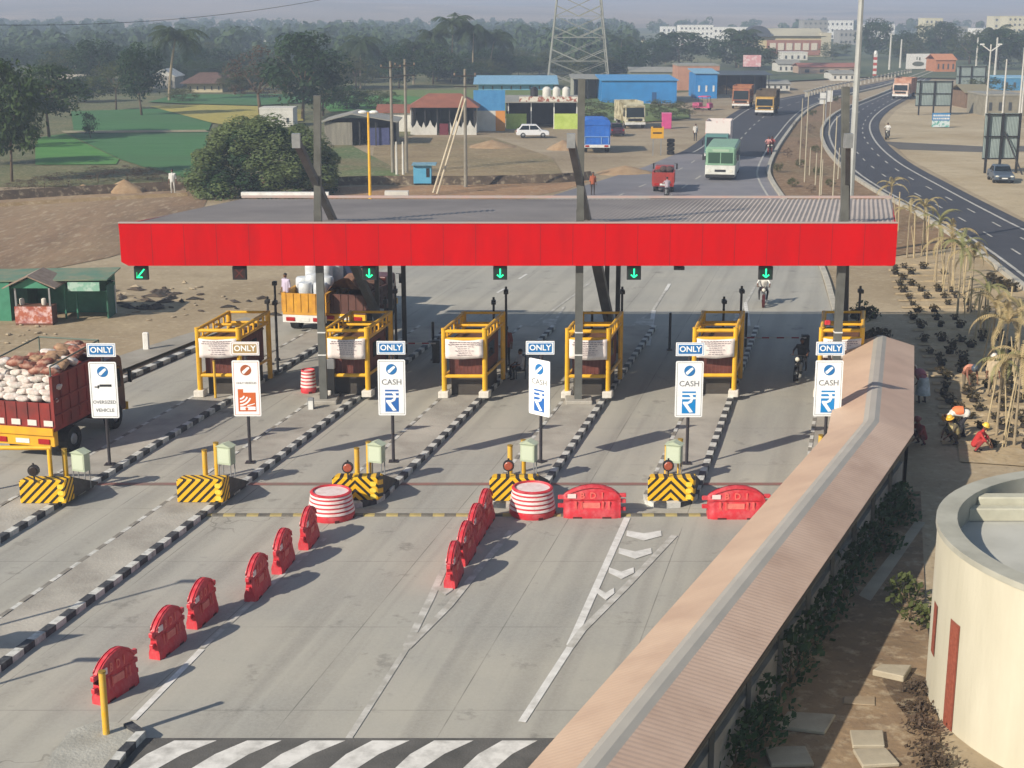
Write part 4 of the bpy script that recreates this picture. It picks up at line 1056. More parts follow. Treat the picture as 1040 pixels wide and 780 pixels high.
def truck(loc, rz, label, bodyc, cabc, L=7.5, W=2.4, bed=1.05, wall=2.6, front=True, cargo=None, cargoh=0., tailc=None, name='truck', slats=True, cabh=2.7):
    """front faces local -Y; a flat-faced lorry with a walled body"""
    t = thing(name, label, 'truck', loc, rz); h = L / 2; cl = 1.7
    cy = -h
    mb = MB(); prof = [(cy, .55), (cy, 1.35), (cy + .14, cabh - .12), (cy + .3, cabh), (cy + cl, cabh), (cy + cl, .55)]
    mb.extx(prof, -W / 2 + .1, W / 2 - .1); o = mb.build('cab', cabc, t); bv = o.modifiers.new('soft', 'BEVEL'); bv.width = .06; bv.segments = 2
    mb = MB(); mb.quad((-W / 2 + .25, cy + .012, 1.45), (W / 2 - .25, cy + .012, 1.45), (W / 2 - .3, cy + .115, cabh - .3), (-W / 2 + .3, cy + .115, cabh - .3)); mb.v = [v + Vector((0, -.03, 0)) for v in mb.v]; mb.build('windscreen', GLASS, t)
    mb = MB(); mb.box(-W / 2 + .5, W / 2 - .5, cy - .03, cy, .95, 1.3); mb.build('grille', DK, t)
    mb = MB(); mb.bbox(-W / 2 + .08, W / 2 - .08, cy - .14, cy - .03, .5, .8, .02); mb.build('bumper', tailc or WPAINT, t)
    for s in (-1, 1):
        mb = MB(); mb.tube((s * (W / 2 - .32), cy - .04, 1.05), (s * (W / 2 - .32), cy, 1.05), .12, .12, 12); mb.build('headlight', CHROME, t)
        mb = MB(); x = s * (W / 2 - .1 + .006); mb.quad((x, cy + .3, 1.5), (x, cy + 1.2, 1.5), (x, cy + 1.2, cabh - .35), (x, cy + .38, cabh - .35)); mb.build('side_window', GLASS, t)
        mb = MB(); mb.bbox(s * (W / 2 + .12) - .07, s * (W / 2 + .12) + .07, cy - .03, cy + .05, 1.6, 2.1, .01); mb.bar((s * (W / 2 - .1), cy + .05, 2.1), (s * (W / 2 + .12), cy + .02, 2.08), .03); mb.build('mirror', DK, t)
    y0 = cy + cl + .12; y1 = h
    mb = MB(); mb.box(-.45, .45, cy + .4, y1 - .1, .62, .9); mb.build('chassis', DK, t)
    mb = MB(); mb.box(-W / 2, W / 2, y0, y1, bed - .15, bed); mb.build('bed_floor', bodyc, t)
    for s in (-1, 1):
        mb = MB(); x0, x1 = (W / 2 - .07, W / 2) if s > 0 else (-W / 2, -W / 2 + .07); mb.box(x0, x1, y0, y1, bed, wall)
        if slats:
            n = max(3, int((y1 - y0) / .5))
            for k in range(n + 1):
                y = y0 + (y1 - y0) * k / n; xx = x1 if s > 0 else x0 - .04; mb.box(xx, xx + .04, max(y0, y - .035), min(y1, y + .035), bed, wall)
            for z in (bed + .35, (bed + wall) / 2, wall - .06): xx = x1 if s > 0 else x0 - .055; mb.box(xx, xx + .055, y0, y1, z, z + .06)
        mb.build('side_wall', bodyc, t)
    mb = MB(); mb.box(-W / 2 + .07, W / 2 - .07, y0, y0 + .07, bed, wall); mb.build('head_board', bodyc, t)
    tw = wall if not cargo == 'sacks' else bed + .85
    mb = MB(); mb.box(-W / 2 + .07, W / 2 - .07, y1 - .07, y1, bed, tw)
    for k in range(6): x = -W / 2 + .15 + k * (W - .3) / 5; mb.box(x - .04, x + .04, y1, y1 + .03, bed, tw)
    mb.build('tailgate', bodyc, t)
    mb = MB(); mb.bbox(-W / 2, W / 2, y1 - .2, y1 + .04, .58, bed - .16, .02); mb.build('rear_beam', tailc or YEL, t)
    for s in (-1, 1):
        mb = MB(); x = s * (W / 2 - .4); mb.bbox(x - .22, x + .22, y1 + .041, y1 + .08, .66, .84, .01); mb.build('tail_light', RLAMP, t)
        wheel(t, s * (W / 2 - .22), cy + .85, .48, .28); wheel(t, s * (W / 2 - .26), h - 1.35, .48, .42)
    mb = MB(); mb.box(-.26, .26, y1 + .042, y1 + .06, .66, .82); mb.build('number_plate', WPAINT, t)
    return t, y0, y1
def sackmesh(nm, c, seed):
    mb = MB(); rr = random.Random(seed); n, m = 12, 6
    vs = []
    for k in range(m + 1):
        a = PI * k / m; r = math.sin(a) ** .6 if 0 < k < m else .02
        for i in range(n):
            t = 2 * PI * i / n; cx, sx = math.cos(t), math.sin(t)
            f = 1 + rr.uniform(-.12, .12)
            vs.append((.36 * r * f * math.copysign(abs(cx) ** .6, cx), .25 * r * f * math.copysign(abs(sx) ** .6, sx), .14 * -math.cos(a) * f + .03 * math.sin(3 * t + seed) * r))
    mb._add(vs, [(k * n + i, k * n + (i + 1) % n, (k + 1) * n + (i + 1) % n, (k + 1) * n + i) for k in range(m) for i in range(n)])
    return mb.mesh(nm, c, True)
SW = [sackmesh('sack', M('white_woven_sack', '#dedad4', '#b3aea8', 5, .85, bump=.5, c3='#c9b0a4', scale3=3), 1), sackmesh('sack', M('brown_woven_sack', '#7a3f30', '#9a6552', 5, .85, bump=.5, c3='#b59a88', scale3=3), 2), sackmesh('sack', M('tan_sack', '#a98a6c', '#8e6f55', 5, .75), 3)]
def sack(p, rot, k, label, group, s=1.):
    o = bpy.data.objects.new('sack', SW[k]); COL.objects.link(o); o.location = p; o.rotation_euler = rot; o.scale = (s, s, s)
    return tag(o, label, 'sack', group)
# the red truck of sacks on the left
rd = M('red_truck_wood', '#8f2a22', '#7a241f', 1.5, .55, c3='#5e2622', scale3=.9)
rr5 = None; ye = M('yellow_truck_paint', '#e2a81c', '#cf9a28', 2, .45)
g = G(58, 470, .03); La = 5.3; aw = 2.45
ca, sa = math.cos(LA), math.sin(LA)
def loc_of(g, lx, ly, a): return (g.x + lx * math.cos(a) - ly * math.sin(a), g.y + lx * math.sin(a) + ly * math.cos(a), .03)
a = LA + PI      # front away from the camera
c = Vector((g.x, g.y)) + Vector((math.cos(LA) * (-aw / 2) - math.sin(LA) * (La / 2), math.sin(LA) * (-aw / 2) + math.cos(LA) * (La / 2)))
RT, ty0, ty1 = truck((c.x, c.y, .03), a, 'red truck loaded with white and brown sacks beside the OVERSIZED VEHICLE sign', rd, M('dark_red_cab', '#4a2320', None, rough=.4), L=La, W=aw, bed=1.25, wall=3.05, cargo='sacks', tailc=ye)
mb = MB()
for k in range(4): mb.box(-1.2 + k * .62, -1.2 + k * .62 + .34, ty1 + .032, ty1 + .045, 1.3, 1.5)
mb.build('sticker_band', M('white_stickers', '#d6cdc6', None), RT)
mb = MB(); mb.bbox(-1.225, 1.225, ty1 + .04, ty1 + .12, .98, 1.24, .01); mb.build('painted_rear_panel', ye, RT)
m4 = Matrix.Translation((c.x, c.y, .03)) @ Matrix.Rotation(a, 4, 'Z')
for j in range(6):
    for i in range(5):
        p = m4 @ Vector((-.96 + i * .48 + ru(-.08, .08) + .12 * (j % 2), ty1 - .3 - .1 * j + ru(-.06, .06), 2.18 + j * .2 + ru(-.03, .03))); sack(p, (ru(-.18, .18), ru(-.22, .22), a + ru(-.35, .35)), 0, 'white woven sack stacked above the tailgate of the red truck', 'white sacks on the red truck', ru(.74, .92))
y = ty0 + .35
while y < ty1 - .6:
    for i in range(5):
        p = m4 @ Vector((-.92 + i * .46 + ru(-.1, .1), y + ru(-.1, .1), 3.12 + .16 * math.cos((i - 2) * .7) + .22 * math.sin(i + 1) * math.cos(y) + ru(-.05, .1)))
        k = 1 if rnd() < .6 else (2 if rnd() < .6 else 0); sack(p, (ru(-.25, .25), ru(-.25, .25), a + ru(-.6, .6)), k, ['white woven sack lying on top of the red truck load', 'brown sack lying on top of the red truck load', 'tan sack lying on top of the red truck load'][k], ['white', 'brown', 'tan'][k] + ' sacks on top of the red truck', ru(.8, 1.0))
    y += .36
mb = MB()
for s in (-1, 1):
    mb.tube((s * 1.2, ty1 - .05, 3.05), (s * 1.2, ty1 - .05, 3.4), .03, .03, 6); mb.tube((s * 1.2, ty0 + .05, 3.05), (s * 1.2, ty0 + .05, 3.6), .03, .03, 6); mb.tube((s * 1.2, ty1 - .05, 3.4), (s * 1.2, ty0 + .05, 3.6), .03, .03, 6)
mb.tube((-1.2, ty0 + .05, 3.6), (1.2, ty0 + .05, 3.6), .03, .03, 6)
mb.build('hoop_rail', M('green_grey_rail', '#5f6d62', None), RT)
# yellow-tailed truck beyond the left cages, with white tanks and a man on it
g = G(311, 339, .03)
YT, y0_, y1_ = truck((g.x + .6, g.y + 3.4, .03), a + R(3), 'yellow tailed truck carrying white drums beyond the left cages', M('yellow_planks', '#d19a24', '#b98328', 3, .6), M('navy_cab', '#2d3550', None, rough=.4), L=7.2, W=2.15, bed=1.1, wall=2.0, tailc=WPAINT)
m5 = Matrix.Translation((g.x + .6, g.y + 3.4, .03)) @ Matrix.Rotation(a + R(3), 4, 'Z')
for i, (x, y, h) in enumerate([(.2, 2.7, .25), (-.55, 2.6, .25), (-.6, 1.8, .4), (.1, 1.8, .5), (.7, 1.5, .3), (-.3, 1.0, .9), (.4, .9, 1.0), (-.6, .2, .9)]):
    mb = MB(); mb.lathe([(.3, 0), (.36, .05), (.37, .45), (.36, .5), (.37, .55), (.36, .9), (.3, .98), (.1, 1.0)], 14); o = mb.build('white_drum', M('white_plastic_drum', '#d5dadd', '#b9bec4', 3, .35), smooth=True, loc=m5 @ Vector((x, y, 1.15 + h)))
    tag(o, 'white plastic drum standing in the yellow tailed truck', 'drum', 'white drums in the yellow tailed truck')
mb = MB(); mb.box(-.9, .9, -1.6, .6, 1.3, 2.6, tx=.3, ty=.4); o = mb.build('dark_tarpaulin', M('navy_tarpaulin', '#28324a', '#3b4660', 2, .6), loc=None); o.matrix_world = m5; tag(o, 'dark navy tarpaulin bundle on the yellow tailed truck', 'tarpaulin')
# dark loaded truck behind the second cage
g = G(338, 345, .03)
DT, y0_, y1_ = truck((g.x + 1.0, g.y + 4.0, .03), a, 'dark brown loaded truck seen over the second toll cage', M('dark_brown_boards', '#4b2c26', '#5d3a30', 2, .7), M('maroon_cab', '#5a2320', None, rough=.4), L=5.2, W=2.2, bed=1.1, wall=1.9, tailc=YEL, cabh=2.2)
mb = MB(); rr = random.Random(5); vs = []; nx, ny = 8, 14
for j in range(ny + 1):
    for i in range(nx + 1):
        vs.append((-1.0 + 2.0 * i / nx, -.7 + 3.2 * j / ny, 1.9 + .8 * math.sin(PI * i / nx) * (.6 + .4 * math.sin(j)) + rr.uniform(-.1, .1)))
mb._add(vs, [(j * (nx + 1) + i, j * (nx + 1) + i + 1, (j + 1) * (nx + 1) + i + 1, (j + 1) * (nx + 1) + i) for j in range(ny) for i in range(nx)])
o = mb.build('load', M('brown_lumpy_load', '#553a30', '#7a5a48', 4, .9), DT)
# bus
def bus(px, py, rz):
    g = G(px, py); W, L, H = 2.75, 9.5, 3.0
    t = thing('bus', 'green and white bus driving towards the toll plaza', 'bus', (g.x - math.sin(rz) * L / 2, g.y + math.cos(rz) * L / 2, 0), rz)
    h = L / 2; gm = M('bus_green', '#86ab8e', '#779c80', 1.5, .45); wm = M('bus_white', '#dadbd3', '#c4c5bc', 1.5, .45)
    mb = MB(); mb.bbox(-W / 2, W / 2, -h, h, .4, 1.45, .06); mb.build('lower_body', wm, t)
    mb = MB(); mb.bbox(-W / 2, W / 2, -h, h, 1.451, H + .1, .16); mb.build('upper_body', gm, t)
    mb = MB()
    for x0, x1 in ((-1.12, -.04), (.04, 1.12)): mb.quad((x0, -h - .012, 1.62), (x1, -h - .012, 1.62), (x1, -h - .012, 2.6), (x0, -h - .012, 2.6))
    mb.build('windscreen', M('greenish_glass', '#34503f', None, rough=.1), t)
    mb = MB(); mb.box(-.75, .75, -h - .015, -h + .01, 2.68, 2.9); mb.build('destination_board', M('board_pale_green', '#9db59c', None), t)
    for s in (-1, 1):
        for k in range(6):
            y = -h + 1.3 + k * 1.3; x = s * (W / 2 + .008); mb = MB(); mb.quad((x, y, 1.7), (x, y + 1.1, 1.7), (x, y + 1.1, 2.55), (x, y, 2.55)); mb.build('side_window', GLASS, t)
        mb = MB(); mb.tube((s * 1.0, -h - .03, .95), (s * 1.0, -h + .01, .95), .13, .13, 12); mb.build('headlight', CHROME, t)
        mb = MB(); mb.bbox(s * (W / 2 + .2) - .08, s * (W / 2 + .2) + .08, -h - .1, -h, 1.9, 2.4, .01); mb.bar((s * (W / 2), -h + .05, 2.5), (s * (W / 2 + .2), -h - .05, 2.4), .04); mb.build('mirror', DK, t)
        for y in (-h + 2.1, h - 2.4): wheel(t, s * (W / 2 - .15), y, .5, .3)
    mb = MB(); mb.bbox(-W / 2 + .03, W / 2 - .03, -h - .1, -h - .01, .35, .62, .02); mb.build('bumper', DK, t)
    mb = MB(); mb.box(-.5, .5, -h - .03, -h, .85, 1.05); mb.build('grille', DK, t)
bus(731, 184, R(-11))
# other lorries (front = -Y)
def T(px, py, rz, label, body, cab, **k):
    g = G(px, py); L_ = k.get('L', 7.5); h_ = rz - PI if abs(rz) > 2 else rz; return truck((g.x - math.sin(h_) * L_ / 2, g.y + math.cos(h_) * L_ / 2, .07), rz, label, body, cab, **k)
cr = M('cream_decorated_panel', '#c9c3a8', '#8e8566', 1.2, .6, lo=.45, hi=.6); og = M('orange_brown_truck', '#8f5338', '#a8744c', 1.5, .55)
tt, a0, a1 = T(727, 164, R(-11), 'truck stacked with white and pink boxes right behind the green bus', M('white_pink_cartons', '#d8cfca', '#c47c74', 1.1, .7, lo=.55, hi=.62), M('teal_cab', '#4f7a78', None, rough=.4), L=6.5, W=2.6, wall=3.9, slats=False)
tt, a0, a1 = T(606, 156, R(0) + PI, 'lorry covered by a bright blue tarpaulin parked on the dirt yard', M('blue_tarpaulin', '#1d5fb8', '#2a6fca', 1.0, .55), M('blue_cab', '#275a94', None, rough=.4), L=7.0, W=2.9, wall=3.2, slats=False, tailc=WPAINT)
mb = MB(); mb.ext([(-1.48, 3.0), (-1.4, 3.45), (-.9, 3.62), (.9, 3.62), (1.4, 3.45), (1.48, 3.0)][::-1], a0 - .05, a1 + .06); mb.build('tarpaulin', M('blue_tarpaulin', '#1d5fb8'), tt)
mb = MB()
for x in (-1.3, -.5, 1.3): mb.tube((x, a1 + .05, 1.0), (x, a1 + .05, 1.75), .03, .03, 6)
mb.tube((-1.3, a1 + .05, 1.75), (1.3, a1 + .05, 1.75), .03, .03, 6); mb.build('rear_rail', M('pale_blue_rail', '#8fb3d6', None), tt)
tt, a0, a1 = T(645, 131, R(8), 'cream decorated lorry parked before the blue warehouse', cr, cr, L=6.5, W=2.9, wall=3.4, tailc=WPAINT, cabh=3.0)
mb = MB(); rr = random.Random(3)
for j in range(4):
    for i in range(5): mb.box(-1.3 + i * .52, -1.3 + i * .52 + .4, a0 - 1.9, a0 - 1.83, 1.6 + j * .5, 1.95 + j * .5)
T(752, 111, R(-13), 'orange brown lorry with high slatted body standing at the far roadside', og, og, L=7.5, W=2.9, wall=3.5, cabh=3.1)
T(776, 118, R(-15), 'yellow fronted lorry with dark load cover on the left carriageway', M('dark_load_cover', '#4a4034', '#5e5140', 2, .8), M('yellow_lorry_cab', '#c09a48', '#a8823c', 2, .5), L=8, W=2.9, wall=3.6)
T(914, 101, R(-24), 'orange and white lorry coming down the right carriageway', M('orange_load', '#a06a50', '#c09a84', 1, .6), M('orange_white_cab', '#b98a74', '#d6c6b8', 1.5, .5), L=8, W=2.9, wall=3.5)
tt, a0, a1 = T(673, 197, R(-8) + PI, 'small red pickup truck loaded with dark bundles', M('red_pickup', '#a8382e', '#8f2e27', 2, .5), M('red_pickup', '#a8382e'), L=4.4, W=1.8, bed=.75, wall=1.75, cabh=2.0, tailc=M('red_pickup', '#a8382e'))
for i in range(5):
    mb = MB(); mb.ball((0, 0, 0), .38, .34, .3, 9, 6); o = mb.build('bundle', M('dark_bundle_cloth', '#3b2f2e', '#574440', 6, .9), smooth=True); o.location = tt.matrix_basis @ Vector((-.5 + .5 * (i % 3), .5 + .55 * (i // 3), 1.55 + .35 * (i // 3))); tag(o, 'dark cloth bundle piled in the small red pickup', 'bundle', 'bundles in the red pickup')
g = G(541, 140); car((g.x, g.y, .07), R(92) , M('white_car_paint', '#dedfe0', None, rough=.3), 'white hatchback parked side-on before the roadside restaurant', 4.0, 1.75, 1.6, hatch=True)
g = G(626, 139); car((g.x, g.y + 2, .07), R(185), M('dark_plum_car_paint', '#3f2b38', None, rough=.3), 'dark plum car parked beside the blue tarpaulin lorry', 4.2, 1.75, 1.5)
g = G(1023, 187); car((g.x, g.y + 2, .05), R(-8), M('slate_car_paint', '#4a5665', None, rough=.3), 'slate grey car parked under the nearest billboard', 4.2, 1.8, 1.5)
# pink hand-painted autorickshaw/stall
def auto(px, py, rz):
    g = G(px, py); t = thing('autorickshaw', 'pink three wheeled autorickshaw parked beside the blue shed', 'autorickshaw', (g.x, g.y, .07), rz); pk = M('pink_vehicle_paint', '#cf5a86', '#b94a76', 2, .5)
    mb = MB(); mb.extx([(-1.4, .35), (-1.3, 1.0), (-.9, 1.15), (-.9, .5), (.4, .5), (.4, 1.1), (1.5, 1.1), (1.5, .35)], -.75, .75); mb.build('body', pk, t)
    mb = MB(); mb.extx([(-1.0, 2.0), (-.8, 2.15), (.5, 2.15), (.6, 2.0)], -.8, .8); mb.build('roof', pk, t)
    mb = MB()
    for s in (-1, 1): mb.bar((s * .7, -1.0, 1.1), (s * .7, -.9, 2.0), .06); mb.bar((s * .7, .45, 1.1), (s * .7, .5, 2.0), .06)
    mb.build('roof_post', DK, t)
    for x, y in ((.01, -1.1), (-.65, 1.0), (.65, 1.0)): wheel(t, x, y, .28, .16, 14)
auto(714, 112, R(60))
# ================================================================ MOTORCYCLES
def moto(loc, rz, label, col):
    """front faces local -Y"""
    t = thing('motorcycle', label, 'motorcycle', loc, rz)
    for y, nm in ((-.68, 'front_wheel'), (.62, 'rear_wheel')):
        mb = MB(); mb.ring((0, 0, 0), .31, .07, .1, 'x', 18); w = mb.build(nm, RUBBER, t); w.location = (0, y, .31)
        mb = MB(); mb.tube((-.05, 0, 0), (.05, 0, 0), .06, .06, 8)
        for k in range(6): a = k * PI / 3; mb.bar((0, 0, 0), (0, .25 * math.cos(a), .25 * math.sin(a)), .02)
        mb.build('rim', GALV, w)
    mb = MB(); mb.tube((0, -.68, .31), (0, -.42, .98), .035, .03, 8); mb.tube((0, -.42, .8), (0, .0, .55), .03, .03, 6); mb.tube((0, 0, .35), (0, .62, .31), .03, .03, 6); mb.tube((0, .62, .31), (0, .35, .72), .03, .03, 6); mb.build('frame', DK, t)
    mb = MB(); mb.ball((0, -.12, .82), .14, .28, .13); mb.build('fuel_tank', col, t, smooth=True)
    mb = MB(); mb.bbox(-.13, .13, .1, .8, .74, .84, .03); mb.build('seat', DK, t)
    mb = MB(); mb.bbox(-.13, .13, -.2, .2, .3, .62, .04); mb.build('engine', GALV, t)
    mb = MB(); mb.tube((-.34, -.36, 1.02), (.34, -.36, 1.02), .02, .02, 6); mb.build('handlebar', DK, t)
    mb = MB(); mb.ball((0, -.52, .88), .1, .09, .1); mb.build('headlight', CHROME, t)
    mb = MB(); mb.tube((.16, .0, .3), (.18, .75, .38), .045, .05, 8); mb.build('exhaust', GALV, t)
    mb = MB(); mb.ring((0, -.68, .31), .37, .03, .13, 'x', 16); mb.v = [v for v in mb.v]; mb.build('mudguard', col, t)
    return t
# ================================================================ PEOPLE
POSE = {
 'stand': dict(pel=(0, 0, .93), che=(0, .01, 1.28), nek=(0, .0, 1.47), hed=(0, -.03, 1.60), sl=(-.19, 0, 1.41), sr=(.19, 0, 1.41), el=(-.25, .02, 1.13), er=(.25, .02, 1.13), hl=(-.26, -.06, .89), hr=(.26, -.06, .89), pl=(-.1, 0, .9), pr=(.1, 0, .9), kl=(-.11, -.02, .49), kr=(.11, -.02, .49), fl=(-.12, 0, .08), fr=(.12, 0, .08)),
 'walk': dict(pel=(0, 0, .92), che=(0, -.02, 1.28), nek=(0, -.04, 1.46), hed=(0, -.08, 1.59), sl=(-.19, -.02, 1.40), sr=(.19, -.02, 1.40), el=(-.25, .1, 1.14), er=(.25, -.1, 1.14), hl=(-.25, .1, .9), hr=(.24, -.28, .98), pl=(-.1, 0, .89), pr=(.1, 0, .89), kl=(-.1, -.2, .53), kr=(.11, .05, .48), fl=(-.1, -.22, .1), fr=(.11, .32, .12)),
 'bend': dict(pel=(0, .1, .9), che=(0, -.2, 1.12), nek=(0, -.38, 1.18), hed=(0, -.5, 1.2), sl=(-.19, -.34, 1.12), sr=(.19, -.34, 1.12), el=(-.22, -.42, .85), er=(.22, -.42, .85), hl=(-.18, -.55, .65), hr=(.18, -.55, .65), pl=(-.1, .1, .87), pr=(.1, .1, .87), kl=(-.12, .0, .48), kr=(.12, .0, .48), fl=(-.13, .08, .08), fr=(.13, .08, .08)),
 'stoop': dict(pel=(0, .15, .85), che=(0, -.2, .9), nek=(0, -.42, .8), hed=(0, -.52, .7), sl=(-.18, -.36, .82), sr=(.18, -.36, .82), el=(-.22, -.42, .55), er=(.22, -.42, .55), hl=(-.12, -.5, .3), hr=(.12, -.5, .3), pl=(-.1, .15, .82), pr=(.1, .15, .82), kl=(-.13, -.02, .46), kr=(.13, -.02, .46), fl=(-.14, .1, .08), fr=(.14, .1, .08)),
 'squat': dict(pel=(0, .1, .26), che=(0, -.08, .6), nek=(0, -.16, .76), hed=(0, -.22, .9), sl=(-.18, -.12, .7), sr=(.18, -.12, .7), el=(-.24, -.3, .5), er=(.24, -.3, .5), hl=(-.12, -.45, .3), hr=(.12, -.45, .3), pl=(-.1, .1, .25), pr=(.1, .1, .25), kl=(-.16, -.28, .5), kr=(.16, -.28, .5), fl=(-.15, .02, .08), fr=(.15, .02, .08)),
 'ride': dict(pel=(0, .3, .88), che=(0, .16, 1.2), nek=(0, .1, 1.38), hed=(0, .05, 1.52), sl=(-.19, .1, 1.32), sr=(.19, .1, 1.32), el=(-.32, -.08, 1.14), er=(.32, -.08, 1.14), hl=(-.3, -.32, 1.05), hr=(.3, -.32, 1.05), pl=(-.12, .28, .86), pr=(.12, .28, .86), kl=(-.22, -.08, .72), kr=(.22, -.08, .72), fl=(-.2, .1, .32), fr=(.2, .1, .32)),
 'sit': dict(pel=(0, .0, .45), che=(0, .02, .8), nek=(0, .0, .98), hed=(0, -.03, 1.12), sl=(-.19, 0, .92), sr=(.19, 0, .92), el=(-.24, -.1, .68), er=(.24, -.1, .68), hl=(-.14, -.36, .6), hr=(.14, -.36, .6), pl=(-.1, 0, .45), pr=(.1, 0, .45), kl=(-.12, -.44, .48), kr=(.12, -.44, .48), fl=(-.12, -.42, .08), fr=(.12, -.42, .08))}
def person(loc, rz, pose, top, leg, label, skin='#6b4630', hat=None, vest=None, skirt=None, s=1., group=None, voxel=.03):
    """front faces local -Y"""
    P = {k: Vector(v) for k, v in POSE[pose].items()}
    mb = MB(); seg = []
    def limb(a, b, r0, r1, z): mb.tube(a, b, r0, r1, 10); mb.ball(a, r0, n=10, m=6); mb.ball(b, r1, n=10, m=6); seg.append((Vector(a), Vector(b), z))
    up = (P['nek'] - P['pel']).normalized()
    limb(P['pel'], P['che'], .135, .15, 1); mb.T = None
    for s_, a, b in (('l', 'sl', 'pl'), ('r', 'sr', 'pr')): limb(P[a].lerp(P['che'], .35), P[b].lerp(P['pel'], .2), .1, .1, 1)
    limb(P['sl'], P['sr'], .068, .068, 1); limb(P['che'], P['nek'], .12, .06, 1); limb(P['nek'] - up * .02, P['hed'], .055, .06, 0)
    H = P['hed']; hd = (H - P['nek']).normalized()
    mb.ball(H + hd * .04, .078, .095, .118, 12, 8); seg.append((H, H + hd * .08, 0))
    fw = Vector((0, -1, 0)); mb.ball(H + fw * .1 + hd * .03, .018, .022, .026, 6, 4); mb.ball(H + fw * .06 - hd * .06, .045, .04, .04, 8, 4)
    for s_ in (-1, 1): mb.ball(H + Vector((s_ * .082, 0, 0)) + hd * .03, .018, .025, .035, 6, 4)
    for q in 'lr':
        limb(P['s' + q], P['e' + q], .055, .042, 1); limb(P['e' + q], P['h' + q], .042, .028, 0)
        d = (P['h' + q] - P['e' + q]).normalized(); mb.ball(P['h' + q] + d * .05, .035, .035, .05, 8, 4)
        limb(P['p' + q], P['k' + q], .085, .058, 2); limb(P['k' + q], P['f' + q], .056, .04, 2)
        f = P['f' + q]; limb(f + Vector((0, .03, -.03)), f + Vector((0, -.15, -.045)), .04, .032, 3)
    me = mb.mesh('person', [])
    o = bpy.data.objects.new('person', me); COL.objects.link(o)
    rm = o.modifiers.new('one skin', 'REMESH'); rm.mode = 'VOXEL'; rm.voxel_size = voxel * .8; rm.use_smooth_shade = True
    dg = bpy.context.evaluated_depsgraph_get(); dg.update()
    m2 = bpy.data.meshes.new_from_object(o.evaluated_get(dg)); o.modifiers.clear(); o.data = m2; bpy.data.meshes.remove(me)
    m2.materials.clear()
    SK = M('skin_' + skin, skin, None, rough=.6); cols = [SK, M('cloth_' + top, top, None, rough=.85), M('cloth_' + leg, leg, None, rough=.85), M('footwear', '#241c18', None)]
    for c_ in cols: m2.materials.append(c_)
    for p in m2.polygons:
        c_ = p.center; best = (9, 0)
        for a_, b_, z_ in seg:
            ab = b_ - a_; t_ = max(0, min(1, (c_ - a_).dot(ab) / max(ab.length_squared, 1e-9))); d_ = (c_ - a_ - ab * t_).length - (.04 if z_ == 1 else 0)
            if d_ < best[0]: best = (d_, z_)
        p.material_index = best[1]
    # fingers
    fm = MB()
    for q in 'lr':
        h_ = P['h' + q]; d = (h_ - P['e' + q]).normalized(); sd = d.cross(Vector((0, 1, .3))).normalized()
        for k in range(4): b_ = h_ + d * .085 + sd * (-.025 + .017 * k); fm.tube(b_, b_ + d * (.05 - .006 * abs(k - 1.5)) + Vector((0, -.012, 0)), .0085, .007, 5); 
        b_ = h_ + d * .04 + sd * -.03; fm.tube(b_, b_ + d * .03 + sd * -.03, .01, .008, 5)
    bm = bmesh.new(); bm.from_mesh(m2); fme = fm.mesh('f', [SK]); bm.from_mesh(fme); bm.to_mesh(m2); bm.free(); bpy.data.meshes.remove(fme)
    # dark hair, hat, vest and skirt as clothing parts
    if hat:
        hb = MB(); hb.lathe([(.122, -.01), (.118, .05), (.09, .1), (.04, .125), (.02, .128)], 14); hb.lathe([(.155, -.012), (.15, .004)], 14); q_ = Vector((0, 0, 1)).rotation_difference(hd).to_matrix().to_4x4()
        hb.v = [q_ @ v + H + hd * .08 for v in hb.v]; hb.build('hard_hat' if hat != 'cloth' else 'head_cloth', M('hat_' + hat, hat if hat != 'cloth' else '#cfc9bf', None, rough=.4), o, smooth=True)
    else:
        hb = MB(); hb.ball(H + hd * .075 + Vector((0, .02, 0)), .085, .098, .095, 12, 8); hb.build('hair', M('black_hair', '#14100e', None, rough=.6), o, smooth=True)
    if vest:
        vb = MB(); c0 = P['che'] - up * .22; c1 = P['che'] + up * .13
        q_ = Vector((0, 0, 1)).rotation_difference(up).to_matrix().to_4x4()
        vb.lathe([(.17, 0), (.185, .12), (.18, .27), (.12, .36)], 16, sx=1.22, sy=.98); L_ = [q_ @ v + c0 for v in vb.v]; vb.v = L_; vb.build('vest', M('vest_' + vest, vest, None, rough=.7), o, smooth=True)
    if skirt:
        vb = MB(); c0 = P['pel']; vb.lathe([(.26, -.55), (.23, -.3), (.19, .0), (.165, .1)], 16, sx=1.05, sy=1.15); vb.v = [v + c0 for v in vb.v]; vb.build('wrap_cloth', M('wrap_' + skirt, skirt, '#9aa3a3', 4, .9), o, smooth=True)
    o.location = loc; o.rotation_euler.z = rz; o.scale = (s, s, s)
    return tag(o, label, 'person', group)
g = G(777, 312, .03)
moto((g.x, g.y + .7, .03), R(-8), 'motorcycle ridden towards the plaza under the rightmost lane signal', M('dark_red_tank', '#4a1a1a', None, rough=.3))
person((g.x, g.y + .7, .03), R(-8), 'ride', '#d5d3cc', '#2b2b30', 'person in white shirt riding the motorcycle towards the plaza', s=1.03)
g = G(815, 388, .03)
moto((g.x, g.y + .9, .03), R(-20), 'black motorcycle standing in the shade beside the rightmost cage', M('black_tank', '#141518', None, rough=.3))
person((g.x + .1, g.y + 1.0, .03), R(-20), 'ride', '#22242b', '#1c1d24', 'person in dark clothes sitting on the shaded motorcycle beside the rightmost cage')
g = G(527, 385, .2)
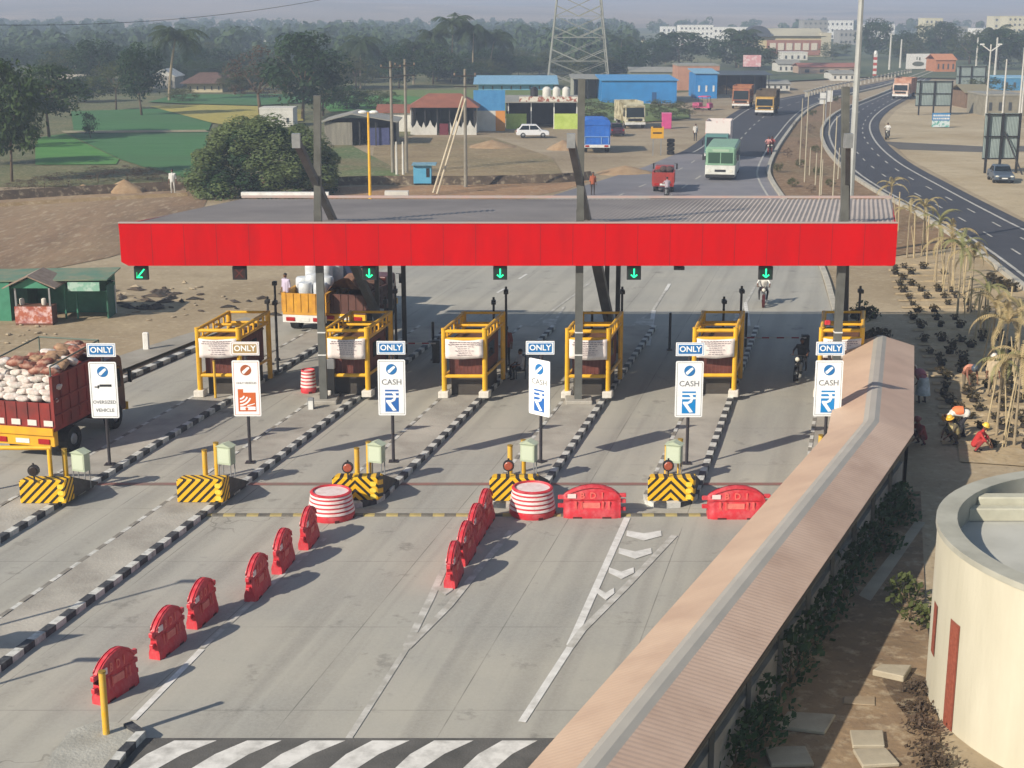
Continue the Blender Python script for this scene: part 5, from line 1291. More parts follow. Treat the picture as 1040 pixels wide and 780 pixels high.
def stool(p): 
    t = thing('plastic_chair', 'dark plastic chair under the man beside the third cage', 'chair', (p.x, p.y, p.z)); cm = M('dark_chair_plastic', '#1c1c22', None, rough=.5)
    mb = MB(); mb.bbox(-.22, .22, -.22, .22, .34, .38, .02); mb.build('seat', cm, t); mb = MB(); mb.bbox(-.22, .22, .2, .24, .38, .8, .01); mb.build('backrest', cm, t)
    for x in (-.19, .19):
        for y in (-.19, .19): mb = MB(); mb.bar((x, y, 0), (x, y, .34), .035); mb.build('leg', cm, t)
g = G(529, 384, .03); g.z = .03; stool(g); person((g.x, g.y, .03), R(-60), 'sit', '#aeb2ba', '#16161a', 'person in pale shirt and black trousers sitting beside the third toll cage')
g = G(506, 381, .2); person((g.x + .35, g.y + 1.8, .2), R(-20), 'stand', '#7a3230', '#26222a', 'person in dark red shirt standing behind the right side of the third cage')
g = m5 @ Vector((1.0, 3.2, 1.15)); person(tuple(g), a + R(160), 'stand', '#b9afc4', '#2a2730', 'person in lilac shirt standing on the tail of the yellow truck')
g = G(935, 409, .03); person((g.x, g.y, .03), R(200), 'bend', '#8f5a66', '#4a3a34', 'person bending in white wrap cloth and pink vest beside the walkway end', hat='cloth', vest='#a0606a', skirt='#c9cfd2', s=1.05)
g = G(981, 400, .04); person((g.x, g.y, .04), R(10), 'bend', '#8a5a48', '#6b6252', 'person in dull orange vest standing bent among the seedling rows', hat='#4c5664', vest='#c98a72')
g = G(936, 452, .04); person((g.x, g.y + .1, .04), R(-60), 'squat', '#7a2f33', '#5c2c30', 'person in dark red squatting in the shade at the walkway corner', hat='#7a3a3a')
g = G(962, 452, .04); person((g.x + .3, g.y + .2, .04), R(-70), 'squat', '#5a5240', '#3c3630', 'person squatting with yellow hard hat in front of the stooping worker', hat='#e0b13a', vest='#a89a6c')
g = G(977, 447, .04); person((g.x + .1, g.y + .5, .04), R(-100), 'stoop', '#d9d5cc', '#25252c', 'worker in orange vest and dark trousers stooping over the planting', hat='#d9a05a', vest='#e27a4a', s=1.05)
g = G(993, 459, .04); person((g.x, g.y + .1, .04), R(60), 'squat', '#b3302f', '#8c2a2a', 'person in bright red squatting with yellow hard hat on the sunlit sand', hat='#e6bf4a', s=1.0)
g = G(1016, 410, .04); person((g.x, g.y + 1.2, .04), R(0), 'stand', '#b5a488', '#8f8066', 'person in pale shawl with white head cloth among the young palms', hat='cloth')
g = G(602, 198, .05); person((g.x, g.y, .05), R(20), 'stand', '#a85a3c', '#3b2f2b', 'person in orange brown shirt standing at the yard edge beyond the canopy', s=1.1)
g = G(706, 143, .07); person((g.x, g.y, .07), R(20), 'stand', '#d4d0c8', '#2c2c33', 'person in white shirt standing left of the stacked box truck', s=1.15)
g = G(677, 200, .07); moto((g.x, g.y, .08), R(4) + PI, 'motorcycle following the small red pickup', M('grey_tank', '#55585c', None)); person((g.x, g.y, .08), R(4) + PI, 'ride', '#9a8f98', '#3a2c30', 'person in greyish shirt riding behind the small red pickup')
g = G(780, 156, .07); moto((g.x, g.y, .08), R(-10), 'left motorcycle of the pair near the median kerb', M('red_tank_a', '#7a2424', None)); person((g.x, g.y, .08), R(-10), 'ride', '#c98f8c', '#3a2c30', 'left rider of the pair, in pinkish shirt near the median kerb', s=1.1)
g = G(786, 157, .07); moto((g.x, g.y + 1.5, .08), R(-10), 'right motorcycle of the pair near the median kerb', M('red_tank_b', '#5a2424', None)); person((g.x, g.y + 1.5, .08), R(-10), 'ride', '#a04a48', '#3a2c30', 'right rider of the pair, in reddish shirt near the median kerb', s=1.1)
g = G(901, 141, .05); moto((g.x, g.y, .06), R(-25), 'lone motorcycle on the shoulder of the right carriageway', M('black_tank', '#141518', None)); person((g.x, g.y, .06), R(-25), 'ride', '#d6d4ce', '#33333a', 'person in white riding on the shoulder of the right carriageway', s=1.15)
g = G(176, 197, .1); person((g.x, g.y, .1), R(0), 'stand', '#c9c9c4', '#b9b7b0', 'person in white standing on the bund before the round dark tree', s=1.2)
# ================================================================ VEGETATION
def leafmat(name, a, b, c):
    m, nt, bs = new_mat(name); N, L = nt.nodes, nt.links
    tc = N.new('ShaderNodeTexCoord'); col = mix(nt, noise_fac(nt, 2.2, 3, .6, vec=tc.outputs['Object'], lo=.35, hi=.65), lin(a), lin(b))
    gi = N.new('ShaderNodeObjectInfo'); mr = N.new('ShaderNodeMapRange'); mr.inputs['To Min'].default_value = 0; mr.inputs['To Max'].default_value = .6
    L.new(gi.outputs['Random'], mr.inputs['Value']); col = mix(nt, mr.outputs['Result'], col, lin(c))
    L.new(col, bs.inputs['Base Color']); bs.inputs['Roughness'].default_value = .65; bs.inputs['Specular IOR Level'].default_value = .25
    tr = N.new('ShaderNodeBsdfTranslucent'); L.new(col, tr.inputs['Color']); ms = N.new('ShaderNodeMixShader'); ms.inputs[0].default_value = .25
    L.new(bs.outputs[0], ms.inputs[1]); L.new(tr.outputs[0], ms.inputs[2]); L.new(ms.outputs[0], N['Material Output'].inputs['Surface'])
    return m
LF1 = leafmat('dark_foliage', '#33481f', '#415827', '#2c4120'); LF2 = leafmat('olive_foliage', '#4f5a2e', '#414e28', '#5a5a38'); LF3 = leafmat('deep_foliage', '#284020', '#365128', '#243c22')
LFD = leafmat('dry_frond', '#b5a27a', '#a08f66', '#a59c70'); LFP = leafmat('palm_green', '#3a4a2a', '#465233', '#2f4026'); LFG = leafmat('pale_green_frond', '#8b8b60', '#7d8254', '#a09a6c'); LFB = leafmat('brownish_twigs', '#54463a', '#625040', '#463c30')
BARK = M('bark', '#5b4c3c', '#6e5e4b', 4, .9, bump=.6); BARKP = M('pale_palm_bark', '#9a8c74', '#857860', 5, .9, bump=.4)
def crown_mesh(name, m, nclump, nleaf, ls, seed, flat=.7, clump_r=.16, shape='round', lump=1.):
    """unit crown: width 1, height 1 (z 0..1), leaf-sized quads in clumps through the volume"""
    rr = random.Random(seed); vs = []; fs = []
    cl = []
    for i in range(nclump):
        while True:
            x, y, z = rr.uniform(-1, 1), rr.uniform(-1, 1), rr.uniform(-1, 1); d = x * x + y * y + z * z
            if .25 < d < 1: break
        if shape == 'umbrella': z = abs(z) * .8 - .1
        if shape == 'dome' and z < -.3: z = -.3 + rr.uniform(-.45, .1)
        k = 1 - clump_r
        wob = 1 + .18 * math.sin(3 * math.atan2(y, x) + seed) * lump
        cl.append((x * .5 * k * wob, y * .5 * k * wob, .5 + z * .5 * k, clump_r * rr.uniform(.6, 1.25)))
    for (cx, cy, cz, cr) in cl:
        for j in range(nleaf):
            u = rr.uniform(-1, 1); a = rr.uniform(0, 2 * PI); s = math.sqrt(1 - u * u)
            if u < -.3 and rr.random() < .5: u = -u
            r = cr * rr.uniform(.65, 1.05); n = Vector((s * math.cos(a), s * math.sin(a), u))
            p = Vector((cx, cy, cz)) + Vector((n.x * r, n.y * r, n.z * r * flat))
            nn = (n + Vector((rr.uniform(-.7, .7), rr.uniform(-.7, .7), rr.uniform(-.3, .9)))).normalized()
            t = nn.orthogonal().normalized(); b = nn.cross(t); a2 = rr.uniform(0, PI); t, b = t * math.cos(a2) + b * math.sin(a2), b * math.cos(a2) - t * math.sin(a2)
            l = ls * rr.uniform(.6, 1.3); w = l * .6
            k = len(vs); vs += [p - t * l, p + b * w * .8, p + t * l, p - b * w * .8]; fs.append((k, k + 1, k + 2, k + 3))
    me = bpy.data.meshes.new(name); me.from_pydata([tuple(v) for v in vs], [], fs); me.materials.append(m); me.update(); return me
def trunk_mesh(name, m, h, r, seed, forks=5, spread=.3):
    rr = random.Random(seed); mb = MB(); p = Vector((0, 0, 0)); q = Vector((rr.uniform(-.03, .03), rr.uniform(-.03, .03), h))
    mb.tube((0, 0, -.02), q, r, r * .7, 8)
    for k in range(forks):
        a = 2 * PI * k / forks + rr.uniform(-.4, .4); s = spread * rr.uniform(.6, 1.1)
        e = q + Vector((math.cos(a) * s, math.sin(a) * s, rr.uniform(.22, .42))); mb.tube(q - Vector((0, 0, .03)), e, r * .5, r * .18, 6)
        e2 = e + Vector((rr.uniform(-.12, .12), rr.uniform(-.12, .12), .16)); mb.tube(e, e2, r * .18, r * .06, 5)
    return mb.mesh(name, m, True)
CR = {'dense': [crown_mesh('crown', LF1, 80, 60, .028, s, shape='dome') for s in (1, 2)],
      'deep': [crown_mesh('crown', LF3, 70, 60, .03, s) for s in (3, 4)],
      'olive': [crown_mesh('crown', LF2, 60, 46, .024, s, clump_r=.13) for s in (5, 6)],
      'umbrella': [crown_mesh('crown', LF1, 70, 46, .024, s, shape='umbrella', clump_r=.13, flat=.45) for s in (7, 8)],
      'twiggy': [crown_mesh('crown', LFB, 50, 34, .018, s, clump_r=.14) for s in (9,)],
      'column': [crown_mesh('crown', LF3, 40, 26, .04, 11, clump_r=.2)]}
TK = [trunk_mesh('trunk', BARK, .42, .028, 1), trunk_mesh('trunk', BARK, .5, .022, 2, 4, .25)]
tn = [0]
def tree(px, py, wpx, hpx, kind, label, cz=.28, Z=.0, group=None, dy=0):
    """base pixel, crown width and full height in pixels"""
    g = G(px, py, Z); g.y += dy; s = mpp(g); W, H = wpx * s * 1.3, hpx * s * 1.08; tn[0] += 1
    t = thing('tree', label, 'tree', (g.x, g.y, Z), ru(0, 6), group)
    o = bpy.data.objects.new('crown', CR[kind][tn[0] % len(CR[kind])]); COL.objects.link(o); o.parent = t; o.location = (0, 0, H * cz); o.scale = (W, W, H * (1 - cz))
    o = bpy.data.objects.new('trunk', TK[tn[0] % 2]); COL.objects.link(o); o.parent = t; o.scale = (W * .9 if W < H * 1.6 else H, W * .9 if W < H * 1.6 else H, H * max(.75, cz * 2))
    return t
# the big round tree behind the canopy: its own dense crown
g = G(258, 206); s_ = mpp(g)
t = thing('tree', 'very large round dark tree standing behind the left half of the canopy roof', 'tree', (g.x, g.y + 6, 0), .3)
def dome_crown(name, m, seed, n, nleaf, ls, cr):
    rr = random.Random(seed); vs = []; fs = []
    for i in range(n):
        a = rr.uniform(0, 6.283); u = rr.uniform(-.15, 1) ; sN = math.sqrt(max(0, 1 - u * u)); R_ = rr.uniform(.86, 1.0)
        c = Vector((.5 * sN * math.cos(a) * R_, .5 * sN * math.sin(a) * R_, max(.02, .12 + .84 * u * R_))); r0 = cr * rr.uniform(.65, 1.3)
        for j in range(nleaf):
            v = rr.uniform(-1, 1); b = rr.uniform(0, 6.283); w = math.sqrt(1 - v * v); n_ = Vector((w * math.cos(b), w * math.sin(b), v)); r = r0 * rr.uniform(.75, 1.02)
            p = c + Vector((n_.x * r, n_.y * r * 1.2, n_.z * r * 1.5)); nn = (n_ + Vector((rr.uniform(-.5, .5), rr.uniform(-.5, .5), rr.uniform(-.2, .7)))).normalized()
            t_ = nn.orthogonal().normalized(); q = nn.cross(t_); a2 = rr.uniform(0, 3.14); t_, q = t_ * math.cos(a2) + q * math.sin(a2), q * math.cos(a2) - t_ * math.sin(a2); l = ls * rr.uniform(.6, 1.3)
            k = len(vs); vs += [p - t_ * l, p + q * l * .7, p + t_ * l, p - q * l * .7]; fs.append((k, k + 1, k + 2, k + 3))
    me = bpy.data.meshes.new(name); me.from_pydata([tuple(v) for v in vs], [], fs); me.materials.append(m); me.update(); return me
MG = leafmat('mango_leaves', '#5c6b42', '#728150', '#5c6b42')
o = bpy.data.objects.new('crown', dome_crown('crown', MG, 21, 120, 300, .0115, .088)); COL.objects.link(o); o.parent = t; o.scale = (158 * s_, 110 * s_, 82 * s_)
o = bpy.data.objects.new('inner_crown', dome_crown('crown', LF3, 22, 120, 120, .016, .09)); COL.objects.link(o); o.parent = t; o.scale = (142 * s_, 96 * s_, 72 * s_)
o = bpy.data.objects.new('trunk', TK[0]); COL.objects.link(o); o.parent = t; o.scale = (9, 9, 6)
tree(12, 185, 62, 118, 'dense', 'tall dark leafy tree cut by the left edge of the photo', cz=.08)
tree(-4, 168, 60, 70, 'deep', 'darker tree behind the tall leafy tree at the left edge', cz=.1)
for a in [(50, 140, 66, 70, 'dense', 'spreading olive tree with bare trunk left of the small roadside bush', .3), (92, 141, 14, 26, 'column', 'small dark bush tree standing alone in the green field', .05),
          (118, 112, 42, 50, 'olive', 'thin twin stemmed olive tree at the edge of the upper field', .35), (144, 118, 40, 72, 'deep', 'leaning dark tree just left of the tall coconut palm', .3),
          (100, 93, 44, 50, 'deep', 'dark tree above the long orange roofed house', .2), (70, 88, 40, 36, 'olive', 'grey green tree left of the long orange roofed house', .2), (30, 105, 46, 34, 'olive', 'low spreading tree with arching branches near the left edge', .2),
          (265, 118, 62, 70, 'twiggy', 'brown half bare tree behind the white hut', .28), (307, 122, 70, 84, 'deep', 'layered dark green tree right of the white hut', .2),
          (238, 96, 26, 22, 'olive', 'small tree right of the dark roofed farmhouse', .15), (215, 80, 50, 30, 'deep', 'dark trees clump above the farmhouse roof', .1), (340, 90, 50, 40, 'deep', 'dark tree right of the layered tree, beyond the field', .1), (362, 92, 36, 36, 'olive', 'olive tree left of the first palm group', .1),
          (405, 90, 34, 44, 'deep', 'dense tree in the palm grove, left part', .1), (440, 86, 40, 40, 'dense', 'dense tree in the palm grove, middle part', .1), (492, 80, 40, 30, 'deep', 'dark tree right of the palm grove', .1), (520, 72, 40, 24, 'olive', 'grey green tree above the first blue warehouse', .1),
          (560, 78, 34, 24, 'olive', 'low tree at the left foot of the pylon', .1), (600, 80, 44, 26, 'olive', 'scrubby tree beneath the pylon', .1), (640, 76, 34, 30, 'deep', 'dark tree right of the pylon', .1),
          (690, 68, 54, 34, 'deep', 'broad dark tree above the second blue warehouse', .1), (662, 70, 30, 30, 'deep', 'dark tree left of the broad one behind the warehouse', .1), (748, 70, 46, 36, 'deep', 'dark tree in front of the hall with curved roof', .12), (770, 72, 36, 24, 'dense', 'round tree right of the dark hall tree', .1), (722, 66, 16, 26, 'column', 'slim dark tree between the broad tree and the hall', .1),
          (887, 60, 30, 40, 'deep', 'dark tree right of the light mast above the road bend', .1), (846, 62, 28, 20, 'olive', 'olive tree left of the light mast', .1), (918, 62, 30, 30, 'deep', 'dark tree beside the white billboard', .1), (955, 60, 34, 36, 'deep', 'dark tree behind the white billboard', .1), (985, 66, 40, 34, 'olive', 'olive tree behind the grey billboards', .1), (1014, 72, 44, 40, 'deep', 'dark tree near the right edge behind the V lamp pole', .1), (1038, 70, 30, 34, 'olive', 'olive tree at the right edge', .1), (22, 150, 44, 44, 'olive', 'olive bushy tree behind the tall leafy tree at the left edge', .05), (86, 104, 40, 26, 'deep', 'low dark tree in front of the orange walled farmhouse', .05), (186, 104, 26, 16, 'olive', 'low bush at the foot of the coconut palm', .02), (328, 118, 40, 44, 'olive', 'olive tree just left of the grey tin shed', .05), (352, 112, 40, 24, 'deep', 'low dark tree behind the grey tin shed', .02), (384, 112, 40, 20, 'olive', 'olive bush behind the utility poles', .02),
          (1000, 98, 44, 20, 'olive', 'low spreading tree beside the far billboard', .1), (600, 122, 56, 20, 'olive', 'long olive bush behind the blue tarpaulin lorry', .02), (575, 120, 30, 22, 'olive', 'olive bush right of the restaurant roof', .02), (676, 122, 40, 20, 'olive', 'olive bush right of the cream lorry', .02), (700, 118, 24, 14, 'twiggy', 'dry bush behind the pink box', .02)]:
    tree(*a[:6], cz=a[6] * .6)
# far tree belts: single trees in the nearer belt, one mass behind
rr = random.Random(12)
lbls = {'deep': 'dark tree in the hazy belt beyond the fields', 'olive': 'olive grey tree in the hazy belt beyond the fields', 'dense': 'green tree in the hazy belt beyond the fields'}
for i in range(64):
    px = -30 + i * 17.5 + rr.uniform(-7, 7); py = rr.uniform(62, 82) if px < 690 else rr.uniform(56, 66)
    k = rr.choice(['deep', 'deep', 'olive', 'dense']); w = rr.uniform(26, 44)
    if 330 < px < 350 or 640 < px < 905: continue
    tree(px, py, w, w * rr.uniform(.5, .75), k, lbls[k], cz=.02, group='trees of the hazy belt, ' + k)
for i in range(46):
    px = rr.uniform(-20, 560); py = rr.uniform(80, 96) if px < 340 else rr.uniform(76, 86); k = rr.choice(['deep', 'deep', 'olive', 'dense']); w = rr.uniform(20, 38)
    if 150 < px < 240 and py > 86: py -= 8
    tree(px, py, w, w * rr.uniform(.6, .9), k, {'deep': 'dark', 'olive': 'olive grey', 'dense': 'green'}[k] + ' tree in the near row behind the fields', cz=.02, group='trees of the near row, ' + k)
def woodland():
    rr = random.Random(2); vs = []; fs = []
    for i in range(1300):
        d = 420 * (1350 / 420) ** (rr.random() ** .8); x = rr.uniform(-1.15, 1.15) * d * .36
        pxx = 520 + x / d * 1500
        if pxx > 640 and (d < 900 or rr.random() < .6): continue
        w = rr.uniform(6, 14); h = rr.uniform(3, 8)
        for c in range(8):
            a = rr.uniform(0, 6.28); q = Vector((x + math.cos(a) * w * .3 * rr.random(), d + math.sin(a) * w * .3, .4 + h * rr.uniform(.15, .95)))
            for j in range(16):
                n = Vector((rr.uniform(-1, 1), rr.uniform(-1, 1), rr.uniform(-.4, 1))).normalized(); p = q + n * w * .22
                t = n.orthogonal().normalized(); b = n.cross(t); l = w * .085
                k = len(vs); vs += [p - t * l, p + b * l * .8, p + t * l, p - b * l * .8]; fs.append((k, k + 1, k + 2, k + 3))
    me = bpy.data.meshes.new('far_woodland'); me.from_pydata([tuple(v) for v in vs], [], fs); me.materials.append(leafmat('far_foliage', '#3d5230', '#55653e', '#3d5230'))
    o = bpy.data.objects.new('far_woodland', me); COL.objects.link(o); o['kind'] = 'stuff'
woodland()
# palms
def frond(mb, c, az, L_, el, droop, w, nl=16, rr=random):
    """a curved feather frond: midrib strip with leaflet quads"""
    p = Vector(c); a = el; st = L_ / nl; prev = p.copy(); dirh = Vector((math.cos(az), math.sin(az), 0)); side = Vector((-math.sin(az), math.cos(az), 0))
    for k in range(nl):
        d = dirh * math.cos(a) + Vector((0, 0, math.sin(a))); q = p + d * st
        mb.quad(p - side * .015 * L_ * .3, q - side * .012 * L_ * .3, q + side * .012 * L_ * .3, p + side * .015 * L_ * .3)
        f = math.sin(PI * min(1, (k + 1.2) / nl) ** .8) * w
        for s in (-1, 1):
            e = p + side * s * f * .85 + d * f * .55 + Vector((0, 0, -f * rr.uniform(.35, .75)))
            mb.quad(p, p + d * st * .42, e + d * st * .12, e - d * st * .05)
            m_ = p + d * st * .5; e2 = e + d * st * .5 + Vector((0, 0, -.03 * f)); mb.quad(m_, m_ + d * st * .42, e2 + d * st * .12, e2 - d * st * .05)
        p = q; a -= droop / nl
def palm(px, py, hpx, wpx, label, lm=None, nf=16, lean=0., Z=0., droop=2.2, el=.9, group=None, trunkr=.16, props=0, lw=.36):
    g = G(px, py, Z); s = mpp(g); H = hpx * s; Rw = wpx * s / 2; rr = random.Random(int(px * 7 + py))
    t = thing('palm_tree', label, 'palm', (g.x, g.y, Z), 0, group)
    mb = MB(); n = 6; pts = [Vector((lean * H * (k / n) ** 1.5, 0, H * .78 * k / n)) for k in range(n + 1)]
    for k in range(n): mb.tube(pts[k], pts[k + 1], trunkr * (1.15 - .5 * k / n), trunkr * (1.15 - .5 * (k + 1) / n), 8)
    mb.build('trunk', BARKP, t, smooth=True)
    mb = MB()
    for k in range(nf):
        az = 2 * PI * k / nf + rr.uniform(-.25, .25); e = el * rr.uniform(.2, 1.35)
        frond(mb, pts[-1], az, Rw * rr.uniform(1.1, 1.5), e, droop * rr.uniform(.7, 1.2), Rw * lw, 14, rr)
    mb.build('crown', lm or LFP, t, fix=False)
    return t
palm(172, 103, 80, 62, 'tall coconut palm standing alone at the edge of the yellow field', nf=18, lean=.12, trunkr=.25, droop=2.4)
for a in [(366, 90, 52, 36, 'coconut palm farthest left of the grove behind the restaurant'), (459, 84, 68, 34, 'tallest coconut palm of the grove, second from left of the tall three'), (480, 84, 60, 30, 'coconut palm right of the tallest one in the grove'), (496, 82, 48, 36, 'leaning coconut palm at the right end of the grove'), (440, 84, 54, 28, 'coconut palm just left of the tallest palm'), (420, 86, 44, 28, 'low coconut palm between the utility poles'), (630, 70, 32, 22, 'small palm right of the pylon legs'), (676, 66, 32, 20, 'small palm above the second blue warehouse'), (750, 70, 40, 26, 'palm in front of the hall with curved roof'), (1008, 66, 36, 26, 'palm right of the orange roofed shop')]:
    a = (a[0], a[1], a[2] * 1.08, a[3] * 1.45, a[4]); palm(*a, nf=18, trunkr=.2, lean=(.12 if 'leaning' in a[4] else .02), droop=2.3)
palm(4, 145, 66, 84, 'coconut palm drooping at the left edge above the dark tree', nf=14, trunkr=.2)
# young ornamental palms in the median bed, tied up and half dry
pl = [(903, 232, 52, 26, 'd'), (921, 262, 58, 30, 'd'), (936, 260, 60, 30, 'd'), (950, 288, 72, 34, 'g'), (963, 300, 70, 46, 'd'), (972, 322, 84, 40, 'g'), (985, 318, 70, 44, 'd'), (998, 345, 62, 40, 'g'), (1006, 380, 84, 50, 'd'), (1018, 400, 90, 56, 'd'), (1032, 384, 78, 46, 'd'), (1030, 452, 110, 60, 'd'), (1012, 442, 92, 40, 'g')]
desc = ['behind the right end of the canopy fascia', 'right of the canopy end, tall and dry', 'beside the second one, curled brown fronds', 'with greener fronds near the lane line of the right road', 'with wide brown fronds above the seedling rows', 'with green heart among brown fronds', 'leaning over the right road kerb', 'greener and smaller beside the road kerb', 'with long arching dry leaves', 'with the widest arching dry leaves', 'dry, at the right edge beside the kerb', 'tall and dry nearest the camera at the right edge', 'green tufted, near the squatting workers']
for (px, py, h, w, k), d in zip(pl, desc):
    palm(px, py, h * 1.05, w * 1.5, 'young ornamental palm ' + d, lm=LFD if k == 'd' else LFG, nf=10, lw=.11, trunkr=.05, droop=3.0, el=1.35, Z=.04, group='young palms of the planting bed')
    g = G(px, py, .04)
    for q in range(2):
        a = ru(0, 6); r = ru(.35, .6); p = Vector((g.x + r * math.cos(a), g.y + r * math.sin(a), .04)); hh = ru(1.9, 2.8)
        mb = MB(); mb.tube((0, 0, 0), ((g.x - p.x) * .7, (g.y - p.y) * .7, hh), .03, .025, 6); o = mb.build('bamboo_prop', M('bamboo', '#b5a582', '#a39270', 4, .7), loc=p); tag(o, 'pale bamboo prop leaning against a young palm', 'prop', 'bamboo props of the young palms')
# more props/trunks without crown seen between palms
for (px, py, hp) in [(912, 235, 40), (928, 262, 46), (941, 268, 50), (957, 296, 40), (967, 290, 50), (978, 300, 40), (990, 352, 60), (1002, 340, 55), (1012, 376, 60), (1022, 350, 60)]:
    g = G(px, py, .04); mb = MB(); mb.tube((0, 0, 0), (ru(-.1, .1), 0, hp * mpp(g)), .05, .04, 6); o = mb.build('bamboo_prop', M('bamboo', '#b5a582'), loc=g); tag(o, 'upright pale stake among the young palms', 'stake', 'upright stakes among the young palms')
# seedlings in rows
def seedling_mesh(seed):
    rr = random.Random(seed); mb = MB(); mb.lathe([(.16, 0), (.19, .06), (.18, .14), (.14, .17), (.02, .17)], 8, mi=0)
    for k in range(40):
        a = rr.uniform(0, 6.28); e = rr.uniform(.1, 1.2); r = rr.uniform(.1, .36); p = Vector((math.cos(a) * r * math.cos(e), math.sin(a) * r * math.cos(e), .15 + r * math.sin(e) * .8))
        n = Vector((rr.uniform(-1, 1), rr.uniform(-1, 1), rr.uniform(0, 1))).normalized(); t = n.orthogonal().normalized(); b = n.cross(t); l = rr.uniform(.06, .12)
        mb.quad(p - t * l, p + b * l * .6, p + t * l, p - b * l * .6, mi=1)
    return mb.mesh('seedling', [M('black_plant_bag', '#1e1c1a', '#302a24', 6, .8), leafmat('seedling_leaf%d' % seed, '#4a4430', '#3a3626', '#5c4e38')])
SM = [seedling_mesh(k) for k in range(4)]; rr = random.Random(31)
ybed = G(940, 458).y; k = 0; yend = G(905, 268).y; y = ybed + .3
from_l = [(G(905, 268), ), ]
def bed_x(y):   # left and right limits of the planting rows by depth
    pts = [(G(965, 455, .04), G(1090, 455, .04)), (G(958, 400, .04), G(1080, 400, .04)), (G(935, 340, .04), G(1040, 340, .04)), (G(915, 300, .04), G(985, 300, .04)), (G(905, 268, .04), G(952, 268, .04))]
    for (a, b), (c, d) in zip(pts, pts[1:]):
        if a.y <= y <= c.y: f = (y - a.y) / (c.y - a.y); return a.x + (c.x - a.x) * f, b.x + (d.x - b.x) * f
    return None
row = 0
while y < yend:
    lim = bed_x(y)
    if lim:
        x = lim[0] + rr.uniform(0, .5)
        while x < lim[1]:
            zz = depth(Vector((x, y, 0))); px = 520 + 1500 * x / zz
            if rr.random() < .78 and px < 1045 and k < 298 and not (px < 1010 and y < ybed + 2.5):
                o = bpy.data.objects.new('seedling', SM[k % 4]); COL.objects.link(o); o.location = (x + rr.uniform(-.12, .12), y + rr.uniform(-.15, .15), .042); o.rotation_euler.z = rr.uniform(0, 6); s = rr.uniform(.7, 1.05); o.scale = (s, s, s)
                tag(o, 'dark potted seedling set out in the rows of the planting bed', 'seedling', 'dark seedlings in rows on the planting bed'); k += 1
            x += rr.uniform(.75, 1.05) + (.9 if rr.random() < .12 else 0)
    y += 1.25 if y < ybed + 18 else 1.9; row += 1
for (px, py) in [(873, 322), (880, 321), (886, 323), (868, 323), (862, 345), (870, 344), (880, 346), (890, 344), (898, 345), (1012, 290), (1020, 293), (1028, 296), (1005, 286)]:
    g = G(px, py, .04); o = bpy.data.objects.new('seedling', SM[px % 4]); COL.objects.link(o); o.location = g; o.scale = (1.3,) * 3
    tag(o, 'dark seedling heap beside the small sapling near the canopy end' if px < 1000 else 'dark seedling beside the right road kerb', 'seedling', 'seedlings by the sapling' if px < 1000 else 'seedlings by the right road kerb')
# low furrow ridges in the bed
mb = MB(); y = ybed + .9
while y < yend:
    lim = bed_x(y)
    if lim:
        x0, x1 = lim[0] - .3, lim[1]; n = 14
        for i in range(n):
            a, b = x0 + (x1 - x0) * i / n, x0 + (x1 - x0) * (i + 1) / n; h0 = .1
            mb._add([(a, y - .16, .03), (b, y - .16, .03), (b, y + .16, .03), (a, y + .16, .03), (a, y, h0 + rr.uniform(-.03, .03)), (b, y, h0 + rr.uniform(-.03, .03))], [(0, 1, 5, 4), (2, 3, 4, 5)])
    y += 1.25 if y < ybed + 18 else 1.9
o = mb.build('bed_ridges', BED, fix=True); o['kind'] = 'structure'
def sapling(px, py, h, label, lm, n=60, w=.7, Z=.04, cat='plant', nm='sapling', seed=0):
    g = G(px, py, Z); rr = random.Random(int(px * 3 + py) + seed); t = thing(nm, label, cat, tuple(g), 0)
    mb = MB(); mb.tube((0, 0, 0), (rr.uniform(-.1, .1), 0, h * .7), .03, .015, 5)
    for k in range(4): a = rr.uniform(0, 6.28); mb.tube((0, 0, h * .25), (w * .4 * math.cos(a), w * .4 * math.sin(a), h * rr.uniform(.5, .8)), .02, .008, 4)
    mb.build('stem', BARK, t)
    mb = MB()
    for k in range(n):
        a = rr.uniform(0, 6.28); r = w * .5 * rr.random() ** .6; z = h * (.2 + .8 * rr.random()); r *= math.sin(PI * min(.98, max(.15, z / h))) + .25; p = Vector((r * math.cos(a), r * math.sin(a), z))
        nn = Vector((rr.uniform(-1, 1), rr.uniform(-1, 1), rr.uniform(0, 1.4))).normalized(); tt = nn.orthogonal().normalized(); b = nn.cross(tt); l = rr.uniform(.06, .13) * (.55 if lm is LFB else 1)
        mb.quad(p - tt * l, p + b * l * .6, p + tt * l, p - b * l * .6)
    mb.build('foliage', lm, t, fix=False); return t
sapling(876, 332, 1.3, 'small leafy sapling standing in the sand beyond the rightmost cage', LF2, 60, 1.4)
# plants along the walkway wall
WP = leafmat('shade_shrub_leaf', '#2f4a28', '#3d5a30', '#2a4126')
spots = [(746, 788, 1.2), (762, 772, 1.5), (783, 742, 1.6), (775, 760, 1.3), (802, 706, 1.9), (811, 690, 1.8), (818, 672, 1.7), (828, 655, 1.5), (836, 640, 1.5), (848, 622, 1.4), (857, 606, 1.6), (866, 592, 1.5), (872, 578, 1.5), (879, 566, 1.4), (886, 553, 1.4), (893, 542, 1.3), (901, 533, 1.2), (908, 524, 1.2), (914, 518, 1.1), (915, 532, .8), (900, 560, .7)]
for i, (px, py, h) in enumerate(spots):
    p = ['nearest the camera', 'near the front', 'in the middle stretch', 'towards the far end'][min(3, i * 4 // len(spots))]
    t = sapling(px, py, h * .8, 'dark leafy shrub planted in the shade along the walkway wall, ' + p, WP, 120, 1.0, nm='shrub', cat='shrub', seed=i); t['group'] = 'dark shrubs along the walkway wall, ' + p
